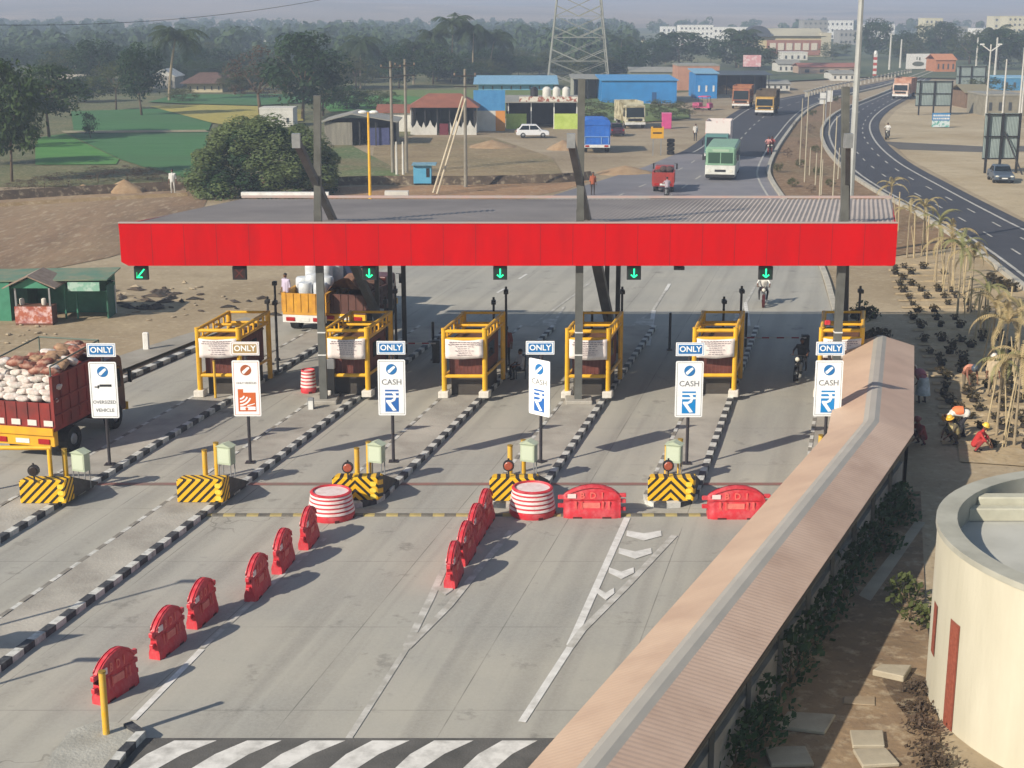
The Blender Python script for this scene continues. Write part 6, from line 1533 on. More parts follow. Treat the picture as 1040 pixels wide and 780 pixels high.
for i, (px, py, h, w) in enumerate([(925, 628, 1.0, 1.0), (917, 612, .8, .8), (934, 640, .7, .8)]): sapling(px, py, h, 'sparse light green shrub beside the round building, ' + ['middle one', 'left one', 'right one'][i], LF2, 90, w, nm='shrub', cat='shrub')
for i, (px, py, h, w) in enumerate([(936, 742, .25, .9), (944, 765, .25, .9), (932, 722, .22, .8), (952, 780, .25, .9), (932, 702, .2, .7)]): t = sapling(px, py, h, 'dry low plant in the ditch at the foot of the round building', LFB, 150, w, nm='dry_plant', cat='plant', seed=5); t['group'] = 'dry plants at the round building'
# dry brush at field edge
for i, (px, py, w, h) in enumerate([(70, 190, 40, 16), (100, 186, 34, 18), (130, 184, 36, 16), (150, 183, 30, 14), (45, 192, 30, 14), (20, 196, 30, 14), (165, 186, 22, 12)]):
    tree(px, py, w, h, 'twiggy', 'dry brown bush in the line between field and ploughed ground', cz=.0, group='dry bushes along the field edge')
for i, (px, py, w, h) in enumerate([(790, 175, 9, 10), (800, 160, 9, 10), (805, 190, 10, 10), (815, 150, 9, 9), (812, 170, 9, 9), (822, 135, 9, 9), (830, 178, 9, 9), (824, 196, 9, 9), (843, 190, 9, 9), (860, 200, 9, 9), (828, 155, 8, 8), (806, 130, 7, 8), (825, 118, 7, 7), (838, 108, 7, 8), (848, 104, 7, 8)]):
    tree(px, py, w, h, ['olive', 'twiggy'][i % 2], ['olive', 'brownish'][i % 2] + ' low shrub planted in the median between the carriageways', cz=.02, Z=.06, group=['olive', 'brownish'][i % 2] + ' median shrubs')
# ================================================================ WALKWAY, ROUND BUILDING, SLABS
def walkway():
    ze, zr = 2.05, 2.46
    # centre line: three stations (near, bend, far)
    n0 = G(617.5, 780, ze); dirn = (G(884, 443, ze) - n0)
    near = n0 - dirn * .35; bend = G(884, 441, ze); far = G(893.5, 352, ze)
    st = [near.xy, bend.xy, far.xy]; W = 2.75
    t = thing('covered_walkway', 'long covered walkway with salmon corrugated roof, grey ridge and bend near its far end', 'walkway', (bend.x, bend.y, 0))
    o_ = Vector((bend.x, bend.y))
    def rows(u0, u1, z0, z1, dens, amp):
        """roof surface between lateral offsets u0..u1 (X direction), corrugations across the run"""
        vs = []; fs = []; c = 0
        P = []
        for (a, b) in zip(st, st[1:]):
            L_ = (b - a).length; n = int(L_ * dens)
            for i in range(n): P.append(a.lerp(b, i / n))
        P.append(st[-1])
        for i, p in enumerate(P):
            dz = amp * (i % 2); q = p - o_
            vs.append((q.x + u0, q.y, z0 + dz)); vs.append((q.x + u1, q.y, z1 + dz))
        for i in range(len(P) - 1): fs.append((2 * i, 2 * i + 2, 2 * i + 3, 2 * i + 1))
        return vs, fs
    PE = M('peach_roof_sheet', '#bfa48c', '#b59a84', .9, .6, c3='#cbb198', scale3=.25, world=True); PI_ = M('pink_roof_sheet', '#bfa490', '#b29784', .9, .6, c3='#cab09c', scale3=.3, world=True)
    hw = W / 2
    for nm, m, u0, u1, z0, z1 in (('left_roof_slope', PE, -hw, -.24, ze, zr - .04), ('right_roof_slope', PI_, .24, hw, zr - .04, ze)):
        vs, fs = rows(u0, u1, z0, z1, 12, .006 if u0 > 0 else .003); mb = MB(); mb._add(vs, fs); o = mb.build(nm, m, t, fix=False); md = o.modifiers.new('thick', 'SOLIDIFY'); md.thickness = .04; md.offset = -1
    RG = M('ridge_grey', '#a19d94', '#aba69c', .8, .6, world=True)
    mb = MB()
    pr = [(-.3, zr - .02), (-.1, zr + .06), (.1, zr + .06), (.3, zr - .02)]
    for (a, b) in zip(st, st[1:]):
        a_, b_ = a - o_, b - o_
        mb._add([(a_.x + x, a_.y, z) for x, z in pr] + [(b_.x + x, b_.y, z) for x, z in pr], [(0, 1, 5, 4), (1, 2, 6, 5), (2, 3, 7, 6)])
    q = far.xy - o_; mb._add([(q.x - .3, q.y, zr - .02), (q.x - .1, q.y, zr + .06), (q.x + .1, q.y, zr + .06), (q.x + .3, q.y, zr - .02), (q.x + .25, q.y + .25, zr - .1), (q.x - .25, q.y + .25, zr - .1)], [(0, 1, 2, 3, 4, 5)])
    mb.build('ridge_cap', RG, t, fix=False)
    mb = MB(); q = far.xy - o_; e = .9
    mb._add([(q.x - hw, q.y, ze), (q.x + hw, q.y, ze), (q.x + .24, q.y + .05, zr - .05), (q.x - .24, q.y + .05, zr - .05), (q.x - hw + .3, q.y + e, ze - .05), (q.x + hw - .3, q.y + e, ze - .05)], [(0, 3, 4), (3, 2, 5, 4), (2, 1, 5), (0, 4, 5, 1)])
    mb.build('hip_end', PE, t)
    # walls on both sides with dark band openings, frame posts
    WL = M('walkway_wall_grey', '#94928c', '#84827b', 1.2, .85, c3='#76736d', scale3=.3, world=True)
    for s, nm in ((-1, 'left_wall'), (1, 'right_wall')):
        mb = MB(); u = s * (hw - .34)
        for (a, b) in zip(st, st[1:]):
            a_, b_ = a - o_, b - o_
            for z0, z1, th in ((0, 1.2, .1), (1.7, 2.0, .08)):
                mb._add([(a_.x + u - th, a_.y, z0), (a_.x + u + th, a_.y, z0), (b_.x + u + th, b_.y, z0), (b_.x + u - th, b_.y, z0), (a_.x + u - th, a_.y, z1), (a_.x + u + th, a_.y, z1), (b_.x + u + th, b_.y, z1), (b_.x + u - th, b_.y, z1)], [(3, 2, 1, 0), (4, 5, 6, 7), (0, 1, 5, 4), (1, 2, 6, 5), (2, 3, 7, 6), (3, 0, 4, 7)])
        mb.build(nm, WL, t)
        mb = MB(); u = s * (hw - .36)
        for (a, b) in zip(st, st[1:]):
            a_, b_ = a - o_, b - o_; mb.quad((a_.x + u, a_.y, 1.201), (b_.x + u, b_.y, 1.201), (b_.x + u, b_.y, 1.699), (a_.x + u, a_.y, 1.699))
        mb.build('window_band', M('dull_window_band', '#62655f', '#74766f', 1, .35, world=True), t)
        for (a, b) in zip(st, st[1:]):
            L_ = (b - a).length; n = max(2, int(L_ / 2.6))
            for i in range(n + 1):
                p = a.lerp(b, i / n) - o_; x = p.x + s * (hw - .2)
                mb = MB(); mb.box(x - .05, x + .05, p.y - .06, p.y + .06, 0, ze - .06); mb.build('frame_post', GSTEEL, t)
    mb = MB()
    for (a, b) in zip(st, st[1:]):
        a_, b_ = a - o_, b - o_; mb.bar((a_.x + hw - .03, a_.y, ze - .08), (b_.x + hw - .03, b_.y, ze - .08), .06, .12)
    mb.build('eave_trim', DSTEEL, t)
    mb = MB(); q = bend.xy - o_; mb.box(q.x + hw - .75, q.x + hw - .3, q.y - .2, q.y + .2, 0, 1.98); mb.build('corner_pillar', M('pillar_plaster', '#8f8b83', '#807c74', 2, .8), t)
walkway()
def round_building():
    cx, cy, Rr, H = 14.5, 30.3, 5.05, 4.1
    t = thing('round_building', 'cream plastered round building with parapet roof and tall narrow orange windows', 'building', (cx, cy, 0))
    CRM = M('cream_plaster', '#c4bfac', '#bdb8a5', 1.6, .85, bump=.15, bscale=9, c3='#b0ab98', scale3=.5, stretch=(1, 1, .22))
    mb = MB(); n = 72; w = []
    for r0, z0, z1 in ((Rr, 0, H - .14),): mb.lathe([(r0, 0), (r0, z1)], n)
    mb.f = mb.f[:-2]; mb.m = mb.m[:-2]
    mb.build('outer_wall', CRM, t, smooth=True, fix=False)
    mb = MB(); mb.lathe([(Rr - .42, H - .7), (Rr - .42, H), (Rr + .04, H), (Rr + .04, H - .139), (Rr - .02, H - .139)], n); mb.f = mb.f[:-2]; mb.m = mb.m[:-2]
    mb.build('parapet', M('parapet_grey_plaster', '#a8a79b', '#9b9a8d', .8, .8, c3='#8c8b80', scale3=.4), t, smooth=True)
    mb = MB(); mb.lathe([(Rr - .4, H - .62), (.05, H - .6)], n); mb.f = mb.f[:-2] + mb.f[-1:]; mb.m = mb.m[:len(mb.f)]
    mb.build('flat_roof', M('roof_screed', '#b4b4ac', '#a6a69e', .6, .85, c3='#989890', scale3=.25), t)
    # raised beam and upper volume at the back
    x0 = 10.78 - cx; y0 = 33.35 - cy
    mb = MB(); mb.bbox(x0, x0 + 4.9, y0 - .3, y0, H - .6, H - .3, .03); mb.build('raised_beam', M('pale_beam_plaster', '#bdbba8', '#a9a796', 1.5, .8), t)
    mb = MB(); mb.bbox(x0 + .3, x0 + 4.9, y0 + .001, y0 + .35, H - .6, H - .12, .03); mb.build('raised_step', M('pale_beam_plaster', '#bdbba8'), t)
    # narrow recessed windows
    OR = M('orange_window_frame', '#8a4a38', '#7d4433', 2, .7)
    cam_dir = math.atan2(-cy, -cx)
    for (px, py0, py1, wd) in ((950, 613, 664, .075), (968.5, 632, 756, .2)):
        # find the wall azimuth seen at that pixel column
        best = None
        for k in range(720):
            a = -PI + 2 * PI * k / 720; p = Vector((cx + Rr * math.cos(a), cy + Rr * math.sin(a), 2))
            if (Vector((cx, cy)) - p.xy).dot(p.xy) < 0: continue
            z = depth(p); e = abs(520 + 1500 * p.x / z - px)
            if best is None or e < best[0]: best = (e, a)
        a = best[1]; p = Vector((cx + Rr * math.cos(a), cy + Rr * math.sin(a)))
        z1 = AT(px, py0, p.y).z; z0 = AT(px, py1, p.y).z
        da = wd / max(abs(math.cos(a - math.atan2(p.y, p.x))), .2) / Rr / 2; mb = MB(); S = 4
        for i in range(S):
            a0, a1 = a - da + 2 * da * i / S, a - da + 2 * da * (i + 1) / S
            mb.quad(*[((Rr + .012) * math.cos(q), (Rr + .012) * math.sin(q), z) for q, z in ((a0, z0), (a1, z0), (a1, z1), (a0, z1))])
        f = mb.build('window', OR, t)
        mb = MB()
        for i in range(S):
            a0, a1 = a - da * .8 + 1.6 * da * i / S, a - da * .8 + 1.6 * da * (i + 1) / S
            mb.quad(*[((Rr + .018) * math.cos(q), (Rr + .018) * math.sin(q), z) for q, z in ((a0, z0 + .06), (a1, z0 + .06), (a1, z1 - .06), (a0, z1 - .06))])
        mb.build('louvre_panel', M('orange_louvre', '#7f4030', '#96523f', 14, .6), f)
round_building()
def slab(pix, label, h=.09, z=.038, m=None):
    P = [G(x, y, z + h) for x, y in pix]; c = sum(P, Vector()) / len(P)
    mb = MB(); mb.prism([(p.x - c.x, p.y - c.y) for p in P], 0, h); mb.f[1:1]; o = mb.build('concrete_slab', m or M('precast_slab', '#a49a86', '#8f8674', 1.6, .85, bump=.3, c3='#b1a893', scale3=.5), loc=(c.x, c.y, z))
    bv = o.modifiers.new('edge', 'BEVEL'); bv.width = .02
    tag(o, label, 'slab')
slab([(788, 737), (800, 722), (849, 725), (838, 743)], 'large concrete slab lying in front of the dark shrubs')
slab([(776, 758), (818, 757), (827, 775), (783, 776)], 'concrete slab cut near the bottom edge below the large one')
slab([(863, 741), (897, 741), (899, 757), (866, 757)], 'upper of two concrete slabs lying one above the other')
slab([(866, 760), (900, 759), (914, 775), (876, 777)], 'lower of two concrete slabs lying one above the other')
slab([(886, 680), (895, 674), (926, 675), (918, 687)], 'small tilted slab beside the dug pit', .16)
slab([(856, 714), (857, 707), (889, 707), (889, 716)], 'sunken earth coloured slab above the two stacked ones', .03, m=M('soil_covered_slab', '#8a7860', '#9a8a72', 2, .9))
mb = MB(); P = [G(*p) for p in [(893, 686), (925, 684), (940, 690), (942, 740), (925, 735), (905, 710)]]
sheet('dug_pit', [(p.x, p.y) for p in P], .045, M('wet_soil', '#4f3f2f', '#5d4c39', 2, .95, bump=.8, world=True))
psheet('paved_path_edge', [(872, 606), (930, 530), (940, 532), (884, 612)], .046, M('path_edge_concrete', '#a9a08c', '#968d7a', 1, .9, world=True))
# ================================================================ LEFT KIOSK
GN = M('green_painted_tin', '#3a8064', '#468f72', 1.5, .6, c3='#2f6b55', scale3=.6); GND = M('dark_green_net', '#265443', '#30634f', 3, .8)
g = G(12, 326); t = thing('roadside_stall', 'green tin roadside stall with small tiled porch and printed counter banner', 'stall', (g.x, g.y, 0)); s = mpp(g)
X = lambda px: (px - 12) * s
mb = MB(); mb.box(X(-30), X(12), 0, 2.4, 0, 2.0); mb.build('side_cabin', GN, t)
mb = MB(); mb.box(X(12.5), X(26), .6, 2.4, 0, 1.9); mb.build('dark_partition', GND, t)
mb = MB(); mb.box(X(26), X(107), 2.2, 2.3, 0, 2.0); mb.build('back_wall', GN, t)
mb = MB(); mb.box(X(106), X(107.5), .6, 2.2, 0, 1.7); mb.build('end_wall', GND, t)
mb = MB(); mb.quad((X(60), 2.1, 1.15), (X(106), 2.1, 1.15), (X(106), .8, 1.95), (X(60), .8, 1.95)); o = mb.build('shade_net', GND, t, fix=False)
mb = MB(); mb._add([(X(-32), -.1, 2.05), (X(112), -.1, 2.15), (X(112), 2.6, 2.3), (X(-32), 2.6, 2.2)], [(0, 1, 2, 3)]); o = mb.build('flat_roof', M('dull_green_tin_roof', '#557a68', '#7d8069', 1.2, .7), t); md = o.modifiers.new('th', 'SOLIDIFY'); md.thickness = .06
TL = M('brown_tile_roof', '#9c8a7a', '#857363', 3, .8)
mb = MB(); xa, xm, xb = X(13), X(39), X(66); ya, yb = -1.2, 1.4
for (p, q) in (((xa, 1.85), (xm, 2.45)), ((xm, 2.45), (xb, 1.85))): mb._add([(p[0], ya, p[1]), (q[0], ya, q[1]), (q[0], yb, q[1]), (p[0], yb, p[1]), (p[0], ya, p[1] + .06), (q[0], ya, q[1] + .06), (q[0], yb, q[1] + .06), (p[0], yb, p[1] + .06)], [(3, 2, 1, 0), (4, 5, 6, 7), (0, 1, 5, 4), (1, 2, 6, 5), (2, 3, 7, 6), (3, 0, 4, 7)])
mb.build('porch_roof', TL, t)
mb = MB(); mb.ext([(X(20), 1.84), (X(39), 2.36), (X(58), 1.84)][::-1], -.9, -.85); mb.build('gable_panel', GN, t)
for x in (24, 58, 64, 76):
    mb = MB(); mb.bar((X(x), -.9 if x < 60 else .6, 0), (X(x), -.9 if x < 60 else .6, 1.85), .08); mb.build('post', GALV if x < 60 else GN, t)
mb = MB(); mb.box(X(23), X(60), -1.05, -.2, 0, .95); c_ = mb.build('counter', M('counter_wood', '#6b4634', None), t)
mb = MB(); mb.box(X(23), X(60), -1.07, -1.055, .1, .95); b_ = mb.build('banner', M('food_banner_print', '#b0654a', '#d8b7b4', 3.2, .6, c3='#8e3f3a', scale3=2.2, lo=.45, hi=.58), t)
for i, x in enumerate((28, 50)):
    mb = MB(); mb.lathe([(.1, 0), (.13, .1), (.12, .3), (.05, .34)], 10); o = mb.build('jar', M('jar_white', '#cfcabf', None), smooth=True, loc=(g.x + X(x), g.y - .6, .951)); tag(o, ['small pale jar on the left of the stall counter', 'white jar on the right of the stall counter'][i], 'jar')
mb = MB(); mb.box(X(72), X(104), -.12, -.08, 1.55, 2.0)
mb.build('sign_board', M('faded_green_sign', '#7fae9a', '#a9c4b6', 3, .6, lo=.45, hi=.55), t)
g = G(117, 318); t = thing('direction_post', 'white signpost with small green board right of the roadside stall', 'signpost', tuple(g)); mb = MB(); mb.box(-.08, .08, -.05, .05, 0, 2.1); mb.build('post', WPAINT, t); mb = MB(); mb.box(-.45, .12, -.09, -.051, 1.75, 2.15); mb.box(-.35, .12, -.09, -.051, 1.5, 1.68); mb.build('board', M('small_green_board', '#4f9a80', '#9dc0b0', 5, .6), t)
g = G(149, 358); t = thing('marker_post', 'plain white marker stone standing in the dirt left of the first cage', 'marker post', tuple(g)); mb = MB(); mb.bbox(-.14, .14, -.08, .08, 0, .95, .04); mb.build('stone', WPAINT, t)
# rubbish: stones and scraps
rr = random.Random(8)
RUB = [M('rubble_pale', '#a99b83', '#8b7d66', 4, .9), M('rubble_dark', '#3e3731', '#56493e', 4, .9)]
for i in range(60):
    px, py = (rr.uniform(120, 230), rr.gauss(305, 9)) if i < 40 else (rr.uniform(5, 60), rr.gauss(335, 8))
    if py < 292 or py > 352: continue
    g = G(px, py); mb = MB(); r = rr.uniform(.05, .15); mb.ball((0, 0, r * .3), r * rr.uniform(.9, 2.2), r, r * .45, 6, 4); o = mb.build('stone', RUB[i % 3 > 0 and i < 40], loc=g, rz=rr.uniform(0, 3)); tag(o, ['pale stone', 'dark clod'][int(i % 3 > 0 and i < 40)] + (' scattered on the dirt left of the canopy' if i < 40 else ' scattered in front of the roadside stall'), 'stone', ('pale' if not (i % 3 > 0 and i < 40) else 'dark') + (' stones left of the canopy' if i < 40 else ' stones by the stall'))
for i in range(46):
    px, py = rr.uniform(112, 200), rr.gauss(303, 8)
    if i > 34: px, py = rr.uniform(215, 300), rr.gauss(312, 9)
    g = G(px, py); w_ = rr.uniform(.15, .7); mb = MB(); mb._add([(-w_, -w_ * .4, .02), (w_ * .8, -w_ * .3, .03), (w_, w_ * .3, .02), (-w_ * .7, w_ * .5, .05), (0, 0, .12 + .1 * rr.random())], [(0, 1, 4), (1, 2, 4), (2, 3, 4), (3, 0, 4)])
    k = rr.choice([0, 1, 1, 2]); o = mb.build('scrap', [RUB[0], RUB[1], M('blackened_rubbish', '#221f1d', '#3d3732', 5, .9)][k], loc=g, rz=rr.uniform(0, 6)); tag(o, ['pale', 'dark', 'blackened'][k] + ' flat scrap of rubbish on the dirt left of the canopy', 'rubbish', ['pale', 'dark', 'blackened'][k] + ' rubbish scraps on the dirt')
def heap(px, py, wpx, hpx, label, m):
    g = G(px, py); s = mpp(g); r = wpx * s / 2; h = hpx * s; rr = random.Random(int(px)); mb = MB(); n, k = 22, 6; vs = []
    for j in range(k + 1):
        f = j / k
        for i in range(n): a = 2 * PI * i / n; q = 1 + rr.uniform(-.1, .1); vs.append((r * (1 - f) * q * math.cos(a), r * .8 * (1 - f) * q * math.sin(a), h * (f ** .85) if j else -.05))
    mb._add(vs, [(j * n + i, j * n + (i + 1) % n, (j + 1) * n + (i + 1) % n, (j + 1) * n + i) for j in range(k) for i in range(n)]); o = mb.build('earth_heap', m, smooth=True, loc=g); tag(o, label, 'earth heap')
EH = M('loose_earth', '#93795c', '#a58c6d', 1.5, .95, bump=.8)
for a in [(127, 195, 46, 13, 'larger pointed earth heap before the green field'), (85, 196, 34, 9, 'lower earth heap left of the pointed one'), (572, 152, 34, 10, 'brown soil heap in front of the white hatchback'), (500, 150, 52, 8, 'flat grey gravel heap left of the brown soil heap'), (635, 176, 60, 8, 'low soil heap beside the road near the walking person'), (735, 95, 30, 9, 'brown sand heap under the blue shed roof'), (985, 100, 30, 8, 'brown earth heap under the far billboards')]: heap(*a, EH)
# ================================================================ BUILDINGS
def winmesh(w, h): mb = MB(); mb.box(-w / 2, w / 2, -.06, .02, 0, h); return mb.mesh('window', M('far_window_dark', '#43474a', None, rough=.3))
def house(px0, px1, py, hpx, dm, wall, label, roof=None, rtype='flat', rh=.25, win=None, door=False, cat='house', name='house', Z=0, rz=0., over=.3, trim=None):
    g = G((px0 + px1) / 2, py, Z); s = mpp(g); W = (px1 - px0) * s; H = hpx * s / .985
    t = thing(name, label, cat, (g.x, g.y, Z), rz)
    mb = MB(); mb.box(-W / 2, W / 2, 0, dm, 0, H)
    mb.build('wall', wall, t)
    roof = roof or wall; rh_ = H * rh; e = over
    mb = MB()
    if rtype == 'flat': mb.box(-W / 2 - e * .3, W / 2 + e * .3, -e * .3, dm + e * .3, H + .002, H + .25)
    elif rtype == 'gable':   # ridge along X
        mb.extx([(-e, H - .05), (dm / 2, H + rh_), (dm + e, H - .05), (dm + e, H - .15), (dm / 2, H + rh_ - .12), (-e, H - .15)], -W / 2 - e, W / 2 + e)
    elif rtype == 'gabley':
        mb.ext([(-W / 2 - e, H - .05), (0, H + rh_), (W / 2 + e, H - .05), (W / 2 + e, H - .15), (0, H + rh_ - .12), (-W / 2 - e, H - .15)][::-1], -e, dm + e); mb.ext([(-W / 2, H), (0, H + rh_ - .12), (W / 2, H)][::-1], 0, dm)
    elif rtype == 'lean': mb.extx([(-e, H + .05), (dm + e, H + rh_), (dm + e, H + rh_ + .12), (-e, H + .17)], -W / 2 - e, W / 2 + e)
    elif rtype == 'hip': mb._add([(-W / 2 - e, -e, H), (W / 2 + e, -e, H), (W / 2 + e, dm + e, H), (-W / 2 - e, dm + e, H), (-W / 4, dm / 2, H + rh_), (W / 4, dm / 2, H + rh_)], [(3, 2, 1, 0), (0, 1, 5, 4), (1, 2, 5), (2, 3, 4, 5), (3, 0, 4)])
    mb.build('roof', roof, t)
    if win:
        nx, nz, ww, wh = win; me = winmesh(W / nx * ww, H / nz * wh)
        if trim: me = winmesh(W / nx * ww, H / nz * wh); me.materials.clear(); me.materials.append(trim)
        for j in range(nz):
            for i in range(nx):
                o = bpy.data.objects.new('window', me); COL.objects.link(o); o.parent = t; o.location = (-W / 2 + W * (i + .5) / nx, -.012, H * (j + .28) / nz)
    if door: mb = MB(); mb.box(W * .1, W * .1 + 1.0, -.04, .0, 0, min(2.1, H * .8)); mb.build('door', M('dark_door', '#2a2c33', None), t)
    return t, W, H
BL = M('bright_blue_tin', '#2f86c8', '#2a78b6', .5, .5, stretch=(1, 1, 1)); BLL = M('light_blue_roof', '#86b4cf', '#78a6c2', .8, .5); WW = M('white_wall', '#d6d4cc', '#c3c1b8', .8, .7); TER = M('terracotta_roof', '#98604a', '#875443', .8, .7); GR = M('grey_tin_roof', '#9c9a90', '#8a887e', .8, .6); BRK = M('brick_wall', '#8c5f4a', '#7a5443', 1.5, .8); CRW = M('cream_wall', '#c9bea0', '#b8ad90', .6, .8)
house(264, 298, 129, 17, 4, WW, 'small white flat roofed hut with a dark door and two tiny windows', win=(3, 1, .2, .25), door=False, name='hut', cat='hut', over=.1)
# the open-fronted grey shed
def open_shed(px0, px1, py, hpx, dm, label, roofm, wallm, rtype='gable', posts=4, back=None, rh=.35, name='shed', cat='shed', slab=None):
    g = G((px0 + px1) / 2, py); s = mpp(g); W = (px1 - px0) * s; H = hpx * s / .985
    t = thing(name, label, cat, (g.x, g.y, 0))
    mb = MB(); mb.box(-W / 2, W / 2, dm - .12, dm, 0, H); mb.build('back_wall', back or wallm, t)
    mb = MB(); mb.box(-W / 2, -W / 2 + .12, 0, dm - .121, 0, H); mb.build('side_wall', wallm, t)
    mb = MB(); mb.box(W / 2 - .12, W / 2, dm * .5, dm - .121, 0, H); mb.build('side_wall', wallm, t)
    for i in range(posts): x = -W / 2 + .3 + (W - .6) * i / (posts - 1); mb = MB(); mb.bar((x, .1, 0), (x, .1, H), .14); mb.build('post', WPAINT if slab else DSTEEL, t)
    mb = MB(); rh_ = H * rh
    if rtype == 'gable': mb.extx([(-.4, H), (dm / 2, H + rh_), (dm + .3, H), (dm + .3, H + .1), (dm / 2, H + rh_ + .1), (-.4, H + .1)], -W / 2 - .3, W / 2 + .3)
    elif rtype == 'gabley': mb.ext([(-W / 2 - .4, H), (-W * .1, H + rh_), (W / 2 + .4, H), (W / 2 + .4, H + .1), (-W * .1, H + rh_ + .12), (-W / 2 - .4, H + .1)], -.4, dm + .3)
    elif rtype == 'hip': mb._add([(-W / 2 - .4, -.4, H), (W / 2 + .4, -.4, H), (W / 2 + .4, dm + .4, H), (-W / 2 - .4, dm + .4, H), (-W / 4, dm / 2, H + rh_), (W / 4, dm / 2, H + rh_)], [(3, 2, 1, 0), (0, 1, 5, 4), (1, 2, 5), (2, 3, 4, 5), (3, 0, 4)])
    else: mb.extx([(-.6, H), (dm + .3, H + rh_), (dm + .3, H + rh_ + .12), (-.6, H + .12)], -W / 2 - .3, W / 2 + .3)
    mb.build('roof', roofm, t)
    return t, W, H, s
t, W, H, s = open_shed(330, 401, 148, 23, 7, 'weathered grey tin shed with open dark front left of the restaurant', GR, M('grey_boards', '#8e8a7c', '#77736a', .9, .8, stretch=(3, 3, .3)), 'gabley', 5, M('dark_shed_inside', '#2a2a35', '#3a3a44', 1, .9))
mb = MB(); mb.box(-W / 2 + .13, -W / 2 + 3.2, .0, .08, 0, H); mb.build('front_boards', M('grey_boards', '#8e8a7c'), t)
mb = MB(); mb.box(W * .12, W * .42, .5, .9, 0, H * .75); mb.build('blue_panel', M('faded_blue_panel', '#39406a', '#474e78', 2, .7), t)
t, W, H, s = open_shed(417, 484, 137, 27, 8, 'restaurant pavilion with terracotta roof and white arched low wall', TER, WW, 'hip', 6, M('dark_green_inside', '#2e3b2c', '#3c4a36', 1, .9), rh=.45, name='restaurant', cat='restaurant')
mb = MB(); n = 5
for k in range(n):
    x0 = -W / 2 + W * k / n; x1 = x0 + W / n; 
    if k == 2: continue
    pts = [(x0, 0), (x1, 0), (x1, 1.6)] + [(x0 + (x1 - x0) * (1 - f), 1.6 - .9 * abs(f - .5) * 2 + (.35 if abs(f - .5) < .1 else 0) - .1) for f in (.15, .35, .5, .65, .85)] + [(x0, 1.6)]
    mb.ext(pts[::-1], -.05, .08)
mb.build('low_arched_wall', WW, t)
mb = MB(); mb.box(-.5, .6, -.02, .06, 0, 1.4); mb.build('gate', M('maroon_gate', '#6b2430', None), t)
house(384, 418, 134, 20, 6, WW, 'white windowless wing left of the terracotta restaurant', TER, 'gable', .3, name='outbuilding', cat='building')
for nm, x0, x1, m_, lb in (('partition_wall', 482, 512, None, 'blue over white panel wall right of the terracotta restaurant'),):
    g = G(497, 133); s = mpp(g); t = thing('panel_wall', lb, 'wall', (g.x, g.y, 0)); W = 32 * s
    mb = MB(); mb.box(-W / 2, W * .2, 0, .15, 0, 2.6); mb.build('white_panel', WW, t); mb = MB(); mb.box(W * .2, W / 2, 0, .15, 0, 2.6); mb.build('orange_panel', M('orange_wall', '#d08a3c', None), t)
    mb = MB(); mb.box(-W / 2, W / 2, -.02, .16, 2.601, 5.2); mb.build('blue_panel', M('blue_wall_panel', '#3a7fb4', '#4a8fc0', 1, .6), t)
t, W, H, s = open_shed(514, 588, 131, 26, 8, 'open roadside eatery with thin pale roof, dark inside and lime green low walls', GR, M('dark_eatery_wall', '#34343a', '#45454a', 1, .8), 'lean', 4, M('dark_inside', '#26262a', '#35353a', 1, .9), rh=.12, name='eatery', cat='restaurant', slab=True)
for x0, x1 in ((-W / 2, -W * .22), (W * .16, W / 2)): mb = MB(); mb.box(x0, x1, -.08, .02, 0, 2.0); mb.build('low_wall', M('lime_green_wall', '#a9bf52', '#bccf6a', 1, .7), t)
mb = MB(); mb.box(-W * .32, W / 2, -.5, -.4, H + .15, H + .8); mb.build('shop_sign', M('shop_sign_print', '#d8d2c4', '#9a5a48', 2.6, .6, lo=.5, hi=.55), t)
for i, (px, w, c) in enumerate([(543, 8, BLACKP), (556, 9, WW), (566, 8, WW), (576, 8, WW)]):
    g2 = Vector(t.location); mb = MB(); mb.lathe([(w * s / 2, 0), (w * s / 2, 1.0), (w * s / 2 - .2, 1.2), (.2, 1.3)], 12); o = mb.build('water_tank', c, smooth=True, loc=(g2.x + (px - 551) * s, g2.y + 5, H + H * .12 + .1)); tag(o, ['black water tank on the eatery roof', 'white water tank next to the black one on the eatery roof', 'second white water tank from the right on the eatery roof', 'rightmost white water tank on the eatery roof'][i], 'water tank')
house(486, 562, 93, 8, 22, M('pale_blue_wall', '#5f9fc0', '#6aa8c6', 1, .6), 'long low light blue roofed warehouse above the eatery', BLL, 'gable', .7, win=(8, 1, .15, .4), name='warehouse', cat='warehouse', over=1)
t, W, H = house(611, 687, 105, 22, 16, BL, 'large bright blue tin warehouse with pale flat roof and dark door', M('blue_roof_edge', '#4a9ad2', '#3d8cc6', 1, .5), 'lean', .08, name='warehouse', cat='warehouse')
mb = MB(); mb.box(W * .17, W * .23, -.05, 0, 0, H * .5); mb.build('door', M('warehouse_door_blue', '#1d4f80', None), t)
open_shed(582, 612, 102, 21, 12, 'pale open shed attached left of the bright blue warehouse', GR, M('pale_tin', '#a9a89c', '#97968a', 1, .7), 'lean', 3, None, rh=.06)
t, W, H = house(706, 728, 100, 24, 10, BL, 'blue shop shed with small lit windows beside the dirt yard', BLL, 'lean', .12, win=(3, 1, .25, .25), name='shed', cat='shed', trim=WPAINT)
open_shed(722, 782, 96, 19, 9, 'dark fronted roadside shop row with pink board next to the blue shop shed', M('dark_shop_roof', '#3e4a54', '#4d5962', 1, .7), M('dark_shop_wall', '#2b3240', '#38404e', 1, .8), 'lean', 5, None, rh=.1, name='shop_row', cat='shop')
